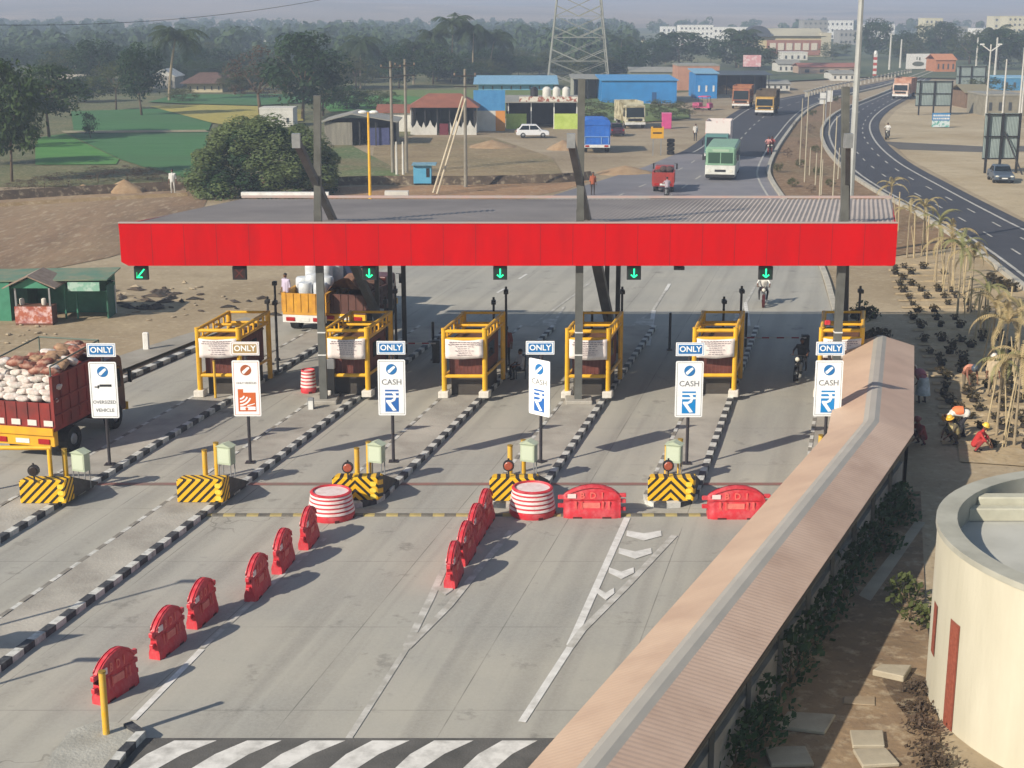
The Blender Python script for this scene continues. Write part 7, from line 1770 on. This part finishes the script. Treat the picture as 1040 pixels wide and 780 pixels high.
g = G(762, 92); s = mpp(g); mb = MB(); mb.box(-9 * s, 9 * s, -.2, 0, 4.6, 6.8); o = mb.build('shop_board', M('pink_white_board', '#cf9a9e', '#dcc3c2', 2, .6, lo=.5, hi=.55), loc=(g.x, g.y - .7, 0)); tag(o, 'pink and white board above the dark shop row', 'sign board')
house(688, 730, 92, 24, 10, M('peach_wall', '#b98a72', '#a87c66', .8, .8), 'peach coloured hall wall behind the blue shop shed', GR, 'flat', name='hall', cat='building')
house(640, 690, 86, 13, 8, M('dull_wall', '#8d8d74', '#7d7d68', .8, .8), 'dull olive building behind the bright blue warehouse', GR, 'gable', .3, name='outbuilding', cat='building')
g = G(671, 131); t = thing('pink_box', 'bright pink upright cabin box in the dirt yard', 'cabin', (g.x + .8, g.y, .05)); s = mpp(g); mb = MB(); mb.bbox(-4.8 * s, 4.8 * s, 0, 1.0, 0, 15 * s, .04); mb.build('cabin', M('bright_pink', '#d04f8c', '#c2457f', 2, .5), t); mb = MB(); mb.box(-4.9 * s, 4.9 * s, -.05, 1.05, 15 * s + .001, 15 * s + .08); mb.build('lid', M('pink_lid', '#e07aa8', None), t)
g = G(667, 158); t = thing('yellow_sign_board', 'yellow road board on two thin legs with dark lettering lines', 'sign', tuple(g)); s = mpp(g)
for x in (-4, 4): mb = MB(); mb.bar((x * s, 0, 0), (x * s, 0, 2.6), .09); mb.build('leg', GALV, t)
mb = MB(); mb.box(-6.5 * s, 6.5 * s, -.08, -.02, 21 * s - .4, 29 * s); mb.build('board', M('road_sign_yellow', '#d8a21e', '#cf9a24', 2, .5), t); mb = MB()
for k in range(3): mb.box(-4.5 * s, 4.5 * s, -.09, -.085, 22 * s + k * .62, 22 * s + k * .62 + .16)
mb.build('lettering_lines', M('sign_black', '#2a241a', None), t)
g = G(681, 157); t = thing('tyre_post', 'stack of black tyres set upright beside the road', 'tyre stack', tuple(g)); 
for k in range(4): mb = MB(); mb.lathe([(.25, 0), (.42, .06), (.42, .36), (.25, .42)], 14); o = mb.build('tyre', RUBBER, t, smooth=True); o.location = (0, 0, k * .43)
g = G(431, 188); t = thing('blue_cabin', 'small light blue tin cabin beside the leaning utility poles', 'cabin', tuple(g)); s = mpp(g)
mb = MB(); mb.box(-11 * s, 7 * s, 0, 1.6, .15, 20 * s); mb.build('wall', M('light_blue_tin', '#4f9cc0', '#5fa8c8', 1.2, .6), t); mb = MB(); mb.box(-12.5 * s, 12 * s, -.3, 1.8, 20 * s + .002, 20 * s + .1); mb.build('roof', M('blue_tin_roof', '#7fa9bb', '#5f8798', 2, .6), t); mb = MB(); mb.box(2 * s, 5.5 * s, -.02, 0, 8 * s, 17 * s); mb.build('window', DK, t)
for x in (-10, 6.5): mb = MB(); mb.box(x * s - .06, x * s + .06, .1, .22, 0, .15); mb.build('foot', DSTEEL, t)
for i, (px, py, w, d, lb) in enumerate([(403, 200, 24, 1.2, 'long white trough behind the canopy roof')]):
    g = G(px, py); s = mpp(g); mb = MB(); mb.box(-w * s / 2, w * s / 2, -.4, .4, 0, .5); mb.box(-w * s / 2 + .1, w * s / 2 - .1, -.3, .3, .501, .505); o = mb.build('trough', WW, loc=g); tag(o, lb, 'trough')
# left farm houses
house(45, 88, 92, 11, 7, M('orange_wall_faded', '#a5633c', '#96583a', 1, .8), 'long orange walled farmhouse with pale roof among the trees', M('pale_sheet_roof', '#c5bba6', None), 'lean', .25, win=(5, 1, .2, .4))
house(155, 178, 90, 12, 8, M('grey_white_wall', '#a8a49a', '#98948a', 1, .8), 'white gabled farmhouse just left of the coconut palm', WW, 'gabley', .6, win=(3, 1, .25, .4))
house(190, 226, 94, 9, 9, CRW, 'wide farmhouse with dark brown hipped roof right of the coconut palm', M('dark_brown_roof', '#5e463c', '#6e5448', 1, .8), 'hip', 1.1, win=(5, 1, .2, .4), over=1.2)
house(222, 248, 92, 8, 7, M('dusty_pink_wall', '#a07868', '#906c5e', 1, .8), 'low pinkish farmhouse wing at the right of the brown roof', M('dark_brown_roof2', '#6a4c40', '#5c443a', 1, .8), 'gable', .9, win=(3, 1, .2, .4), over=.8)
house(14, 30, 92, 8, 6, WW, 'tiny white house at the left edge among trees', M('pale_sheet_roof', '#c5bba6'), 'gable', .4)
# far hall with barrel roof
g = G(760, 58); s = mpp(g); t = thing('hall', 'large cream hall with dark curved gable and long pale roof in the distance', 'hall', (g.x, g.y, 0), R(-4)); 
mb = MB(); mb.box(0, 78 * s, 0, 30, 0, 21 * s); mb.build('wall', M('cream_hall_wall', '#c4b58c', '#b5a77f', .1, .8), t)
mb = MB(); mb.box(18 * s, 72 * s, -.3, -.01, 2 * s, 17 * s); mb.build('brick_band', M('dull_brick', '#9a6a58', '#8b5e4e', .3, .8), t)
for k in range(6): mb = MB(); mb.box((21 + k * 8.3) * s, (27 + k * 8.3) * s, -.5, -.31, 7 * s, 14 * s); mb.build('window', M('pale_window_panel', '#c9bfae', None), t)
mb = MB(); mb.ext([(-3 * s, 21 * s)] + [((9 + 13 * math.cos(a)) * s, (20 + 11 * math.sin(a)) * s) for a in [PI - PI * k / 12 for k in range(13)]] + [(22 * s, 20 * s)], -1.5, 12); mb.build('curved_gable', M('dark_slate', '#3a3f47', '#474c54', .3, .6), t)
mb = MB(); mb.extx([(-1, 21 * s), (15, 28 * s), (31, 21 * s)], 14 * s, 76 * s); mb.build('roof', M('pale_hall_roof', '#c7bfa4', '#b8b096', .1, .7), t)
mb = MB(); mb.box(72 * s + .01, 82 * s, -.6, 20, 0, 24 * s); mb.build('end_tower', M('end_tower_cream', '#b9b29c', None), t)
CW = M('city_white', '#eeece6', '#e0ded8', .05, .8); CC = M('city_cream', '#d8d0b2', '#c9c1a4', .05, .8); CGm = M('city_grey', '#9c9a94', '#8b8983', .05, .8)
city = [(690, 724, 47, 20, CW, 'long white apartment block left part with many windows'), (724, 748, 47, 18, CW, 'long white apartment block middle part'), (748, 776, 46, 17, CW, 'white apartment block right part above the hall'), (815, 840, 42, 20, CGm, 'grey white apartment block right of the hall'), (838, 866, 40, 18, CW, 'white apartment block near the light mast'), (852, 870, 46, 14, CGm, 'lower grey block left of the light mast'), (878, 908, 40, 14, CW, 'white flat block right of the light mast'), (938, 956, 44, 24, CC, 'cream stepped tower block in the right distance'), (956, 982, 42, 14, CGm, 'low grey block next to the cream stepped tower'), (1008, 1024, 42, 24, CC, 'yellowish apartment block near the right edge'), (1022, 1046, 44, 26, CC, 'cream apartment block cut by the right edge'), (990, 1008, 46, 16, CW, 'white block left of the yellowish apartment block'),
        (383, 412, 38, 9, CW, 'distant white building above the palm grove'), (268, 284, 44, 5, CW, 'tiny white house row in the hazy woods'), (60, 72, 24, 3, CW, 'tiny white roof at the far top left'), (250, 272, 30, 3, CW, 'pale far roof in the upper left haze'), (300, 312, 32, 3.5, CW, 'second pale far roof right of the first in the haze'), (627, 645, 40, 6, CW, 'small white building right of the pylon top'), (530, 540, 54, 7, CGm, 'small grey house left of the pylon'), (672, 686, 40, 12, CW, 'white tower block left of the long apartments'), (905, 925, 48, 10, CGm, 'grey block behind the white billboard'), (965, 990, 54, 8, CC, 'low cream house row in the right distance')]
for (a, b, y, h, m_, lb) in city:
    house(a, b, y, h, 12, m_, lb, m_, 'flat', win=(max(2, int((b - a) / 4.2)), max(1, int(h / 5)), .4, .38) if h > 6 else None, name='apartment_block' if h > 12 else 'distant_building', cat='building')
for i, (a, b, y, h, m_, rf, lb) in enumerate([(812, 872, 76, 8, M('pinkish_wall', '#b59c88', '#a58d7a', .4, .8), M('faded_red_roof', '#a3695c', '#96604f', .4, .8), 'long low shop row with faded red roof behind the median'), (790, 812, 74, 9, WW, GR, 'white gabled house left of the red roofed shop row'), (795, 820, 62, 8, WW, WW, 'white flat building above the gabled house'), (845, 868, 82, 7, WW, GR, 'white low sheds under the red roofed row'), (722, 744, 54, 8, M('white_green_wall', '#b7bfae', None), WW, 'white roofed house among the dark trees left of the hall'), (950, 970, 74, 13, M('orange_shop', '#b97a54', '#a86c4a', 1, .8), M('orange_roof', '#c4845c', None), 'orange fronted shop right of the white billboard'), (778, 802, 92, 7, WW, GR, 'low white wall building beside the dark shop row'), (1000, 1040, 118, 20, M('concrete_ruin', '#8d8878', '#7a7566', 1, .9), GR, 'unfinished grey concrete house behind the billboards'), (980, 1006, 110, 16, M('brown_hut_wall', '#7d6652', '#6b5645', 1, .9), M('thatch', '#8a8268', None), 'brown hut behind the blue board'), (1018, 1050, 92, 12, M('blue_tarp_house', '#3a7aa5', '#4a8ab2', 1, .7), BLL, 'blue walled house at the right edge')]):
    house(a, b, y, h, 9, m_, lb, rf, 'gable' if i not in (2, 7, 9) else 'flat', .4, win=(4, 1, .3, .4), name='roadside_house', cat='house')
rr = random.Random(77)
for i in range(34):
    px = rr.uniform(0, 640) if i < 20 else rr.uniform(640, 1035); py = rr.uniform(30, 60) if i < 20 else rr.uniform(28, 50); w_ = rr.uniform(3, 9)
    house(px, px + w_, py, rr.uniform(2.2, 4.5), 8, rr.choice([CW, CW, CC, CGm]), 'tiny pale house far off in the hazy woods', rr.choice([CW, GR, TER]), 'gable' if rr.random() < .5 else 'flat', .3, name='far_house', cat='house')[0]['group'] = 'tiny far houses'
# billboards (seen from behind: sheet metal on a dark frame)
def billboard(px0, px1, py_base, py_top, py_bot, label, rz=0., m=None, brace=True):
    g = G((px0 + px1) / 2, py_base); s = mpp(g); W = (px1 - px0) * s; Ht = AT(px0, py_top, g.y).z; Hb = AT(px0, py_bot, g.y).z
    t = thing('billboard', label, 'billboard', tuple(g), rz)
    mb = MB(); n = 24; vs = []
    for i in range(n * 2 + 1): x = -W / 2 + W * i / (2 * n); vs += [(x, .12 + .04 * (i % 2), Hb), (x, .12 + .04 * (i % 2), Ht)]
    mb._add(vs, [(2 * i, 2 * i + 2, 2 * i + 3, 2 * i + 1) for i in range(2 * n)]); mb.build('panel', m or M('grey_green_sheet', '#7c8a88', '#8b9997', .8, .55), t)
    for x in (-W / 2 * .8, 0, W / 2 * .95): mb = MB(); mb.bar((x, 0, 0), (x, 0, Ht), .2); mb.build('post', DK, t)
    for z in (Hb + .1, (Hb + Ht) / 2, Ht - .1): mb = MB(); mb.bar((-W / 2, 0, z), (W / 2, 0, z), .1); mb.build('cross_rail', DK, t)
    if brace: mb = MB(); mb.bar((W * .06, -.1, Ht * .7), (W * .48, -1.5, 0), .12); mb.build('brace', DK, t)
billboard(996, 1033, 176, 115, 162, 'nearest grey billboard back on black posts above the slate car', R(4))
billboard(929, 966, 117, 82, 108, 'grey billboard back left of the blue board, shorter posts', 0, brace=False)
billboard(970, 1000, 98, 67, 88, 'far grey billboard back above the brown hut', 0, brace=False)
t_ = None
g = G(932, 72); t = thing('billboard', 'white billboard with dark round picture facing the plaza beside the road bend', 'billboard', (g.x, g.y, 0)); s = mpp(g); mb = MB(); mb.box(-12 * s, 12 * s, 0, .4, 2 * s, 17 * s); mb.build('panel', WPAINT, t); mb = MB()
mb.ext([(6 * s * math.cos(a), 7 * s + 2.4 * s * math.sin(a)) for a in [-2 * PI * k / 16 for k in range(16)]], -.05, -.01); mb.box(-2 * s, -1 * s, -.05, -.01, 11 * s, 14 * s); mb.box(.5 * s, 2 * s, -.05, -.01, 10.5 * s, 13.5 * s); mb.build('picture', M('billboard_print_grey', '#5c6157', None), t)
for x in (-8, 8): mb = MB(); mb.bar((x * s, .2, 0), (x * s, .2, 2 * s), .4); mb.build('post', DK, t)
g = G(955, 130); t = thing('blue_direction_board', 'small blue and white printed board on the sand verge', 'board', tuple(g)); s = mpp(g)
for x in (-7, 7): mb = MB(); mb.bar((x * s, 0, 0), (x * s, 0, 14 * s), .08); mb.build('leg', GALV, t)
mb = MB(); mb.box(-9 * s, 9 * s, -.06, -.01, 7.5 * s, 15 * s); mb.build('blue_panel', M('board_blue', '#2f7fb8', None), t); mb = MB(); mb.box(-9 * s, 9 * s, -.06, -.01, 1 * s, 7.2 * s); mb.build('white_panel', M('board_white_print', '#c9d6d8', '#5fa59a', 2.2, .6, lo=.5, hi=.56), t)
mb = MB(); rr = random.Random(4)
for j in range(2):
    x = -8 * s
    while x < 7 * s: w_ = rr.uniform(1, 2.6) * s; mb.box(x, x + w_, -.075, -.065, (8.6 + 3 * j) * s, (10.4 + 3 * j) * s); x += w_ + .5 * s
mb.build('lettering_lines', WPAINT, t)
# red white tower beside road bend
g = G(888, 78); t = thing('striped_tower', 'slim red and white banded pillar by the road bend', 'pillar', (g.x, g.y, 0)); s = mpp(g); mb = MB()
for k in range(8): mb.box(-1.6 * s, 1.6 * s, -.3, .3, k * 2.8 * s, (k + 1) * 2.8 * s, mi=k % 2)
mb.build('shaft', [M('pillar_red', '#b0453c', None), WPAINT], t)
mb = MB(); mb.lathe([(2 * s, 0), (.3, .8)], 8); o = mb.build('cap', WPAINT, t); o.location = (0, 0, 22.4 * s + .01)
# roadside railing beyond the bend (left carriageway outer side)
line = smooth_line([G(*p) for p in [(818, 99), (840, 93), (870, 87), (902, 80), (925, 75)]], 8); mb = MB()
t = thing('road_railing', 'long low white and grey railing following the road bend', 'railing', (line[0].x, line[0].y, 0)); o_ = line[0]
for i in range(len(line) - 1):
    a_, b_ = line[i] - o_, line[i + 1] - o_; mb.bar((a_.x, a_.y, 1.0), (b_.x, b_.y, 1.0), .1, .2)
mb.build('top_rail', GALV, t)
for i, p in enumerate(line): mb = MB(); q = p - o_; mb.box(q.x - .12, q.x + .12, q.y - .12, q.y + .12, 0, 1.25); mb.build('post', KC, t)
# ================================================================ POLES
def pole(px, py, ptop, r, label, m=None, arms=None, name='utility_pole', cat='pole', lean=0., group=None, Z=0):
    g = G(px, py, Z); H = AT(px, ptop, g.y).z - Z; t = thing(name, label, cat, tuple(g), 0, group)
    mb = MB(); mb.tube((0, 0, 0), (lean * H, 0, H), r, r * .65, 8); mb.build('shaft', m or GALV, t, smooth=True)
    return t, H, g
CP = M('concrete_pole', '#8d887c', '#7b766b', 1.5, .85)
for (px, py, pt, l, lb) in [(399, 176, 62, -.003, 'grey utility pole left of the tall pair near the restaurant'), (413, 176, 60, 0, 'tall thick utility pole in front of the terracotta restaurant'), (473, 190, 70, 0, 'dark utility pole with cross arm beside the leaning props')]:
    t, H, g = pole(px, py, pt, .17, lb, CP, lean=l)
    for k, z in enumerate((H - .6, H - 1.5)): mb = MB(); mb.bar((-1.0, -.1, z), (1.0, -.1, z), .1); mb.build('cross_arm', DSTEEL, t)
    for x in (-.9, 0, .9): mb = MB(); mb.lathe([(.05, 0), (.09, .08), (.05, .16), (.08, .22)], 8); o = mb.build('insulator', M('porcelain', '#8e7c6c', None), t); o.location = (x, -.1, H - .54)
for i, (x0, y0, x1, y1) in enumerate([(440, 196, 470, 98), (444, 197, 473, 100)]):
    g = G(x0, y0); b = AT(x1, y1, g.y + 1.0); mb = MB(); mb.tube((0, 0, 0), b - g, .1, .08, 8); o = mb.build('leaning_prop', M('pale_prop_pole', '#c4b8a0', '#b0a48c', 2, .7), loc=g); tag(o, ['left of two pale poles leaning against the dark utility pole', 'right of two pale poles leaning against the dark utility pole'][i], 'pole')
for i, px in enumerate((403, 409.5)):
    t, H, g = pole(px, 178, 144, .12, ['left short white post at the foot of the tall utility pole', 'right short white post at the foot of the tall utility pole'][i], WW, name='short_post')
t, H, g = pole(376, 205, 114, .13, 'yellow lamp post with small white lamp heads behind the canopy', YEL, name='lamp_post', cat='lamp post')
for s in (-1, 1): mb = MB(); mb.ball((s * .45, 0, H), .38, .2, .16, 10, 6); mb.build('lamp_head', WPAINT, t)
t, H, g = pole(860, 262, -42, .24, 'very tall galvanised light mast rising behind the right canopy mast', M('mast_pale_steel', '#b7b9b6', '#a6a8a5', 1, .45, .3), name='light_mast', cat='light mast')
mb = MB(); mb.lathe([(.9, 0), (.9, .2), (.7, .35)], 12); mb.build('head_frame', GALV, t).location = (0, 0, H - .3)
mb = MB(); mb.lathe([(.45, 0), (.45, .05), (.3, .12)], 12); mb.build('base_flange', GALV, t)
# median street poles and supports
mp = [(817, 193, 92, 'l'), (832, 212, 100, 'l'), (845, 224, 118, 's'), (851, 190, 150, 's'), (812, 178, 100, 's'), (822, 186, 150, 's'), (828, 196, 155, 's'), (834, 206, 162, 's'), (842, 145, 90, 'l')]
for i, (px, py, pt, k) in enumerate(mp):
    t, H, g = pole(px, py - 8, pt, .06, ('slim tall lamp post standing in the median behind the canopy' if k == 'l' else 'thin pale stake supporting a median sapling'), M('pale_steel_pole', '#b3ab94', '#a39b86', 2, .6), name='median_post' if k == 'l' else 'stake', cat='post', group='slim lamp posts in the median' if k == 'l' else 'pale stakes in the median', Z=.06)
    if k == 'l': mb = MB(); mb.bbox(-.5, .12, -.08, .08, H - .1, H, .02); mb.build('lamp_head', GALV, t)
t, H, g = pole(838, 128, 88, .08, 'double post in the median carrying small white panels', GALV, name='panel_post', cat='sign')
mb = MB(); mb.box(-.9, -.1, -.05, .05, H - 2.3, H - .8); mb.build('panel', WPAINT, t); mb = MB(); mb.box(.1, .8, -.05, .05, H - 2.0, H - .5); mb.build('panel', WPAINT, t)
for (px, py, pt, lb, arms) in [(1001, 118, 45, 'white V armed street lamp pole behind the nearest billboard', 1), (1018, 118, 60, 'pale pole right of the V armed lamp', 0), (1034, 130, 48, 'tall pale pole at the right edge', 0), (1037, 122, 70, 'short pale pole at the right edge', 0), (991, 72, 38, 'hazy pole behind the far billboard', 0), (903, 72, 34, 'thin hazy pole right of the light mast', 0), (914, 70, 40, 'thin hazy pole left of the white billboard', 0), (1010, 80, 38, 'hazy tall pole behind the V armed lamp', 0), (657, 70, 50, 'hazy pole above the bright blue warehouse', 0), (412, 90, 62, 'hazy thin pole in the grove', 0), (78, 84, 62, 'thin antenna mast above the orange walled farmhouse', 0)]:
    t, H, g = pole(px, py, pt, .16 if py > 100 else .3, lb, M('pale_painted_pole', '#c9c7bf', '#b5b3ab', 1, .6), name='street_lamp' if arms else 'pole', cat='street lamp' if arms else 'pole')
    if arms:
        for s in (-1, 1): mb = MB(); mb.bar((0, 0, H - 1.0), (s * 1.3, 0, H - .1), .14); mb.build('arm', WPAINT, t); mb = MB(); mb.bbox(s * 1.3 - .3, s * 1.3 + .3, -.15, .15, H - .1, H + .1, .03); mb.build('lamp_head', WPAINT, t)
# pylon
g = G(587, 86); s = mpp(g); t = thing('power_pylon', 'tall lattice steel power pylon rising out of the top of the photo', 'pylon', (g.x, g.y, 0)); LM_ = M('pylon_steel', '#86887f', '#94948a', .5, .6)
base, ztop, Hh = 31 * s, 3 * s, 260 * s
def cor(z, sx, sy): f = z / Hh; w = base * (1 - f) + ztop * f; return Vector((sx * w, sy * w * .6, z))
for sx, sy in ((-1, -1), (1, -1), (1, 1), (-1, 1)):
    mb = MB(); mb.bar(cor(0, sx, sy), cor(Hh, sx, sy), .2); mb.build('leg', LM_, t)
lev = [0, .09, .18, .26, .34, .42, .5, .58, .66, .74, .82, .9, 1]
for f0, f1 in zip(lev, lev[1:]):
    mb = MB(); q = [(-1, -1), (1, -1), (1, 1), (-1, 1)]
    for i in range(4):
        a, b = q[i], q[(i + 1) % 4]; z0, z1 = f0 * Hh, f1 * Hh
        mb.bar(cor(z0, *a), cor(z1, *b), .09); mb.bar(cor(z0, *b), cor(z1, *a), .09); mb.bar(cor(z1, *a), cor(z1, *b), .09)
        mb.bar(cor(z0, *a).lerp(cor(z0, *b), .5), cor((z0 + z1) / 2, *a), .16); mb.bar(cor(z0, *a).lerp(cor(z0, *b), .5), cor((z0 + z1) / 2, *b), .16)
    mb.build('lattice_panel', LM_, t)
for z in (.72, .84, .95): mb = MB(); w_ = 26 * s; mb.bar((-w_, 0, Hh * z), (w_, 0, Hh * z), .4); mb.bar((-w_, 0, Hh * z), (0, 0, Hh * z + 5), .3); mb.bar((w_, 0, Hh * z), (0, 0, Hh * z + 5), .3); mb.build('cross_arm', LM_, t)
# overhead line crossing the top of the view
a, b = AT(-60, 24, 150), AT(335, -2, 190); mb = MB(); n = 16; P = []
for i in range(n + 1): f = i / n; p = a.lerp(b, f); p.z -= 1.2 * 4 * f * (1 - f); P.append(p)
for i in range(n): mb.tube(P[i] - a, P[i + 1] - a, .03, .03, 5, cap=False)
o = mb.build('overhead_wire', M('wire_dark', '#4a4c50', None), loc=a); tag(o, 'single overhead wire sagging across the top left of the view', 'wire')
# ================================================================ CAMERA, LIGHT, HAZE
cam = bpy.data.cameras.new('camera'); co = bpy.data.objects.new('camera', cam); COL.objects.link(co)
co.location = (0, 0, CAMH); co.rotation_euler = (PI / 2 - TH, 0, 0)
cam.sensor_width = 36; cam.lens = 36 * F / 1040; cam.clip_end = 20000; cam.clip_start = .1
SC.camera = co
ELEV, AZ = R(30.5), math.atan2(-2.35, -2.0)      # the sun stands behind the camera, to the left
sv = Vector((math.sin(AZ) * math.cos(ELEV), math.cos(AZ) * math.cos(ELEV), math.sin(ELEV)))
sl = bpy.data.lights.new('sun', 'SUN'); so = bpy.data.objects.new('sun', sl); COL.objects.link(so)
sl.energy = 5.0; sl.angle = R(.6); sl.color = (1, .90, .76)
so.rotation_euler = (-sv).to_track_quat('-Z', 'Y').to_euler(); so.location = (-30, -30, 60)
w = bpy.data.worlds.new('World'); SC.world = w; w.use_nodes = True
nt = w.node_tree; bg = nt.nodes['Background']; sky = nt.nodes.new('ShaderNodeTexSky'); sky.sky_type = 'NISHITA'; sky.sun_disc = False
sky.sun_elevation = ELEV; sky.sun_rotation = AZ; sky.air_density = 1.2; sky.dust_density = .6; sky.altitude = 500
nt.links.new(sky.outputs[0], bg.inputs[0]); bg.inputs[1].default_value = .07
# haze
HZ = True
if HZ:
    me = MB(); me.box(-5600, 5600, -60, 5400, -1, 225)
    m = bpy.data.materials.new('haze_air'); m.use_nodes = True; nt = m.node_tree; nt.nodes.clear()
    out = nt.nodes.new('ShaderNodeOutputMaterial'); pv = nt.nodes.new('ShaderNodeVolumePrincipled')
    pv.inputs['Color'].default_value = (.56, .68, .90, 1); pv.inputs['Density'].default_value = .00075; pv.inputs['Anisotropy'].default_value = .0
    nt.links.new(pv.outputs[0], out.inputs['Volume'])
    hz = me.build('haze', m); hz['kind'] = 'stuff'
SC.view_settings.view_transform = 'Standard'; SC.view_settings.look = 'None'; SC.view_settings.gamma = 1; SC.view_settings.use_curve_mapping = False
SC.view_settings.exposure = .44
SC.cycles.use_denoising = True
try: SC.cycles.denoiser = 'OPENIMAGEDENOISE'
except Exception: pass
SC.cycles.max_bounces = 6; SC.cycles.diffuse_bounces = 3; SC.cycles.glossy_bounces = 2; SC.cycles.volume_bounces = 1; SC.cycles.transparent_max_bounces = 6
SC.cycles.volume_step_rate = 5; SC.cycles.volume_max_steps = 64
SC.cycles.use_adaptive_sampling = True
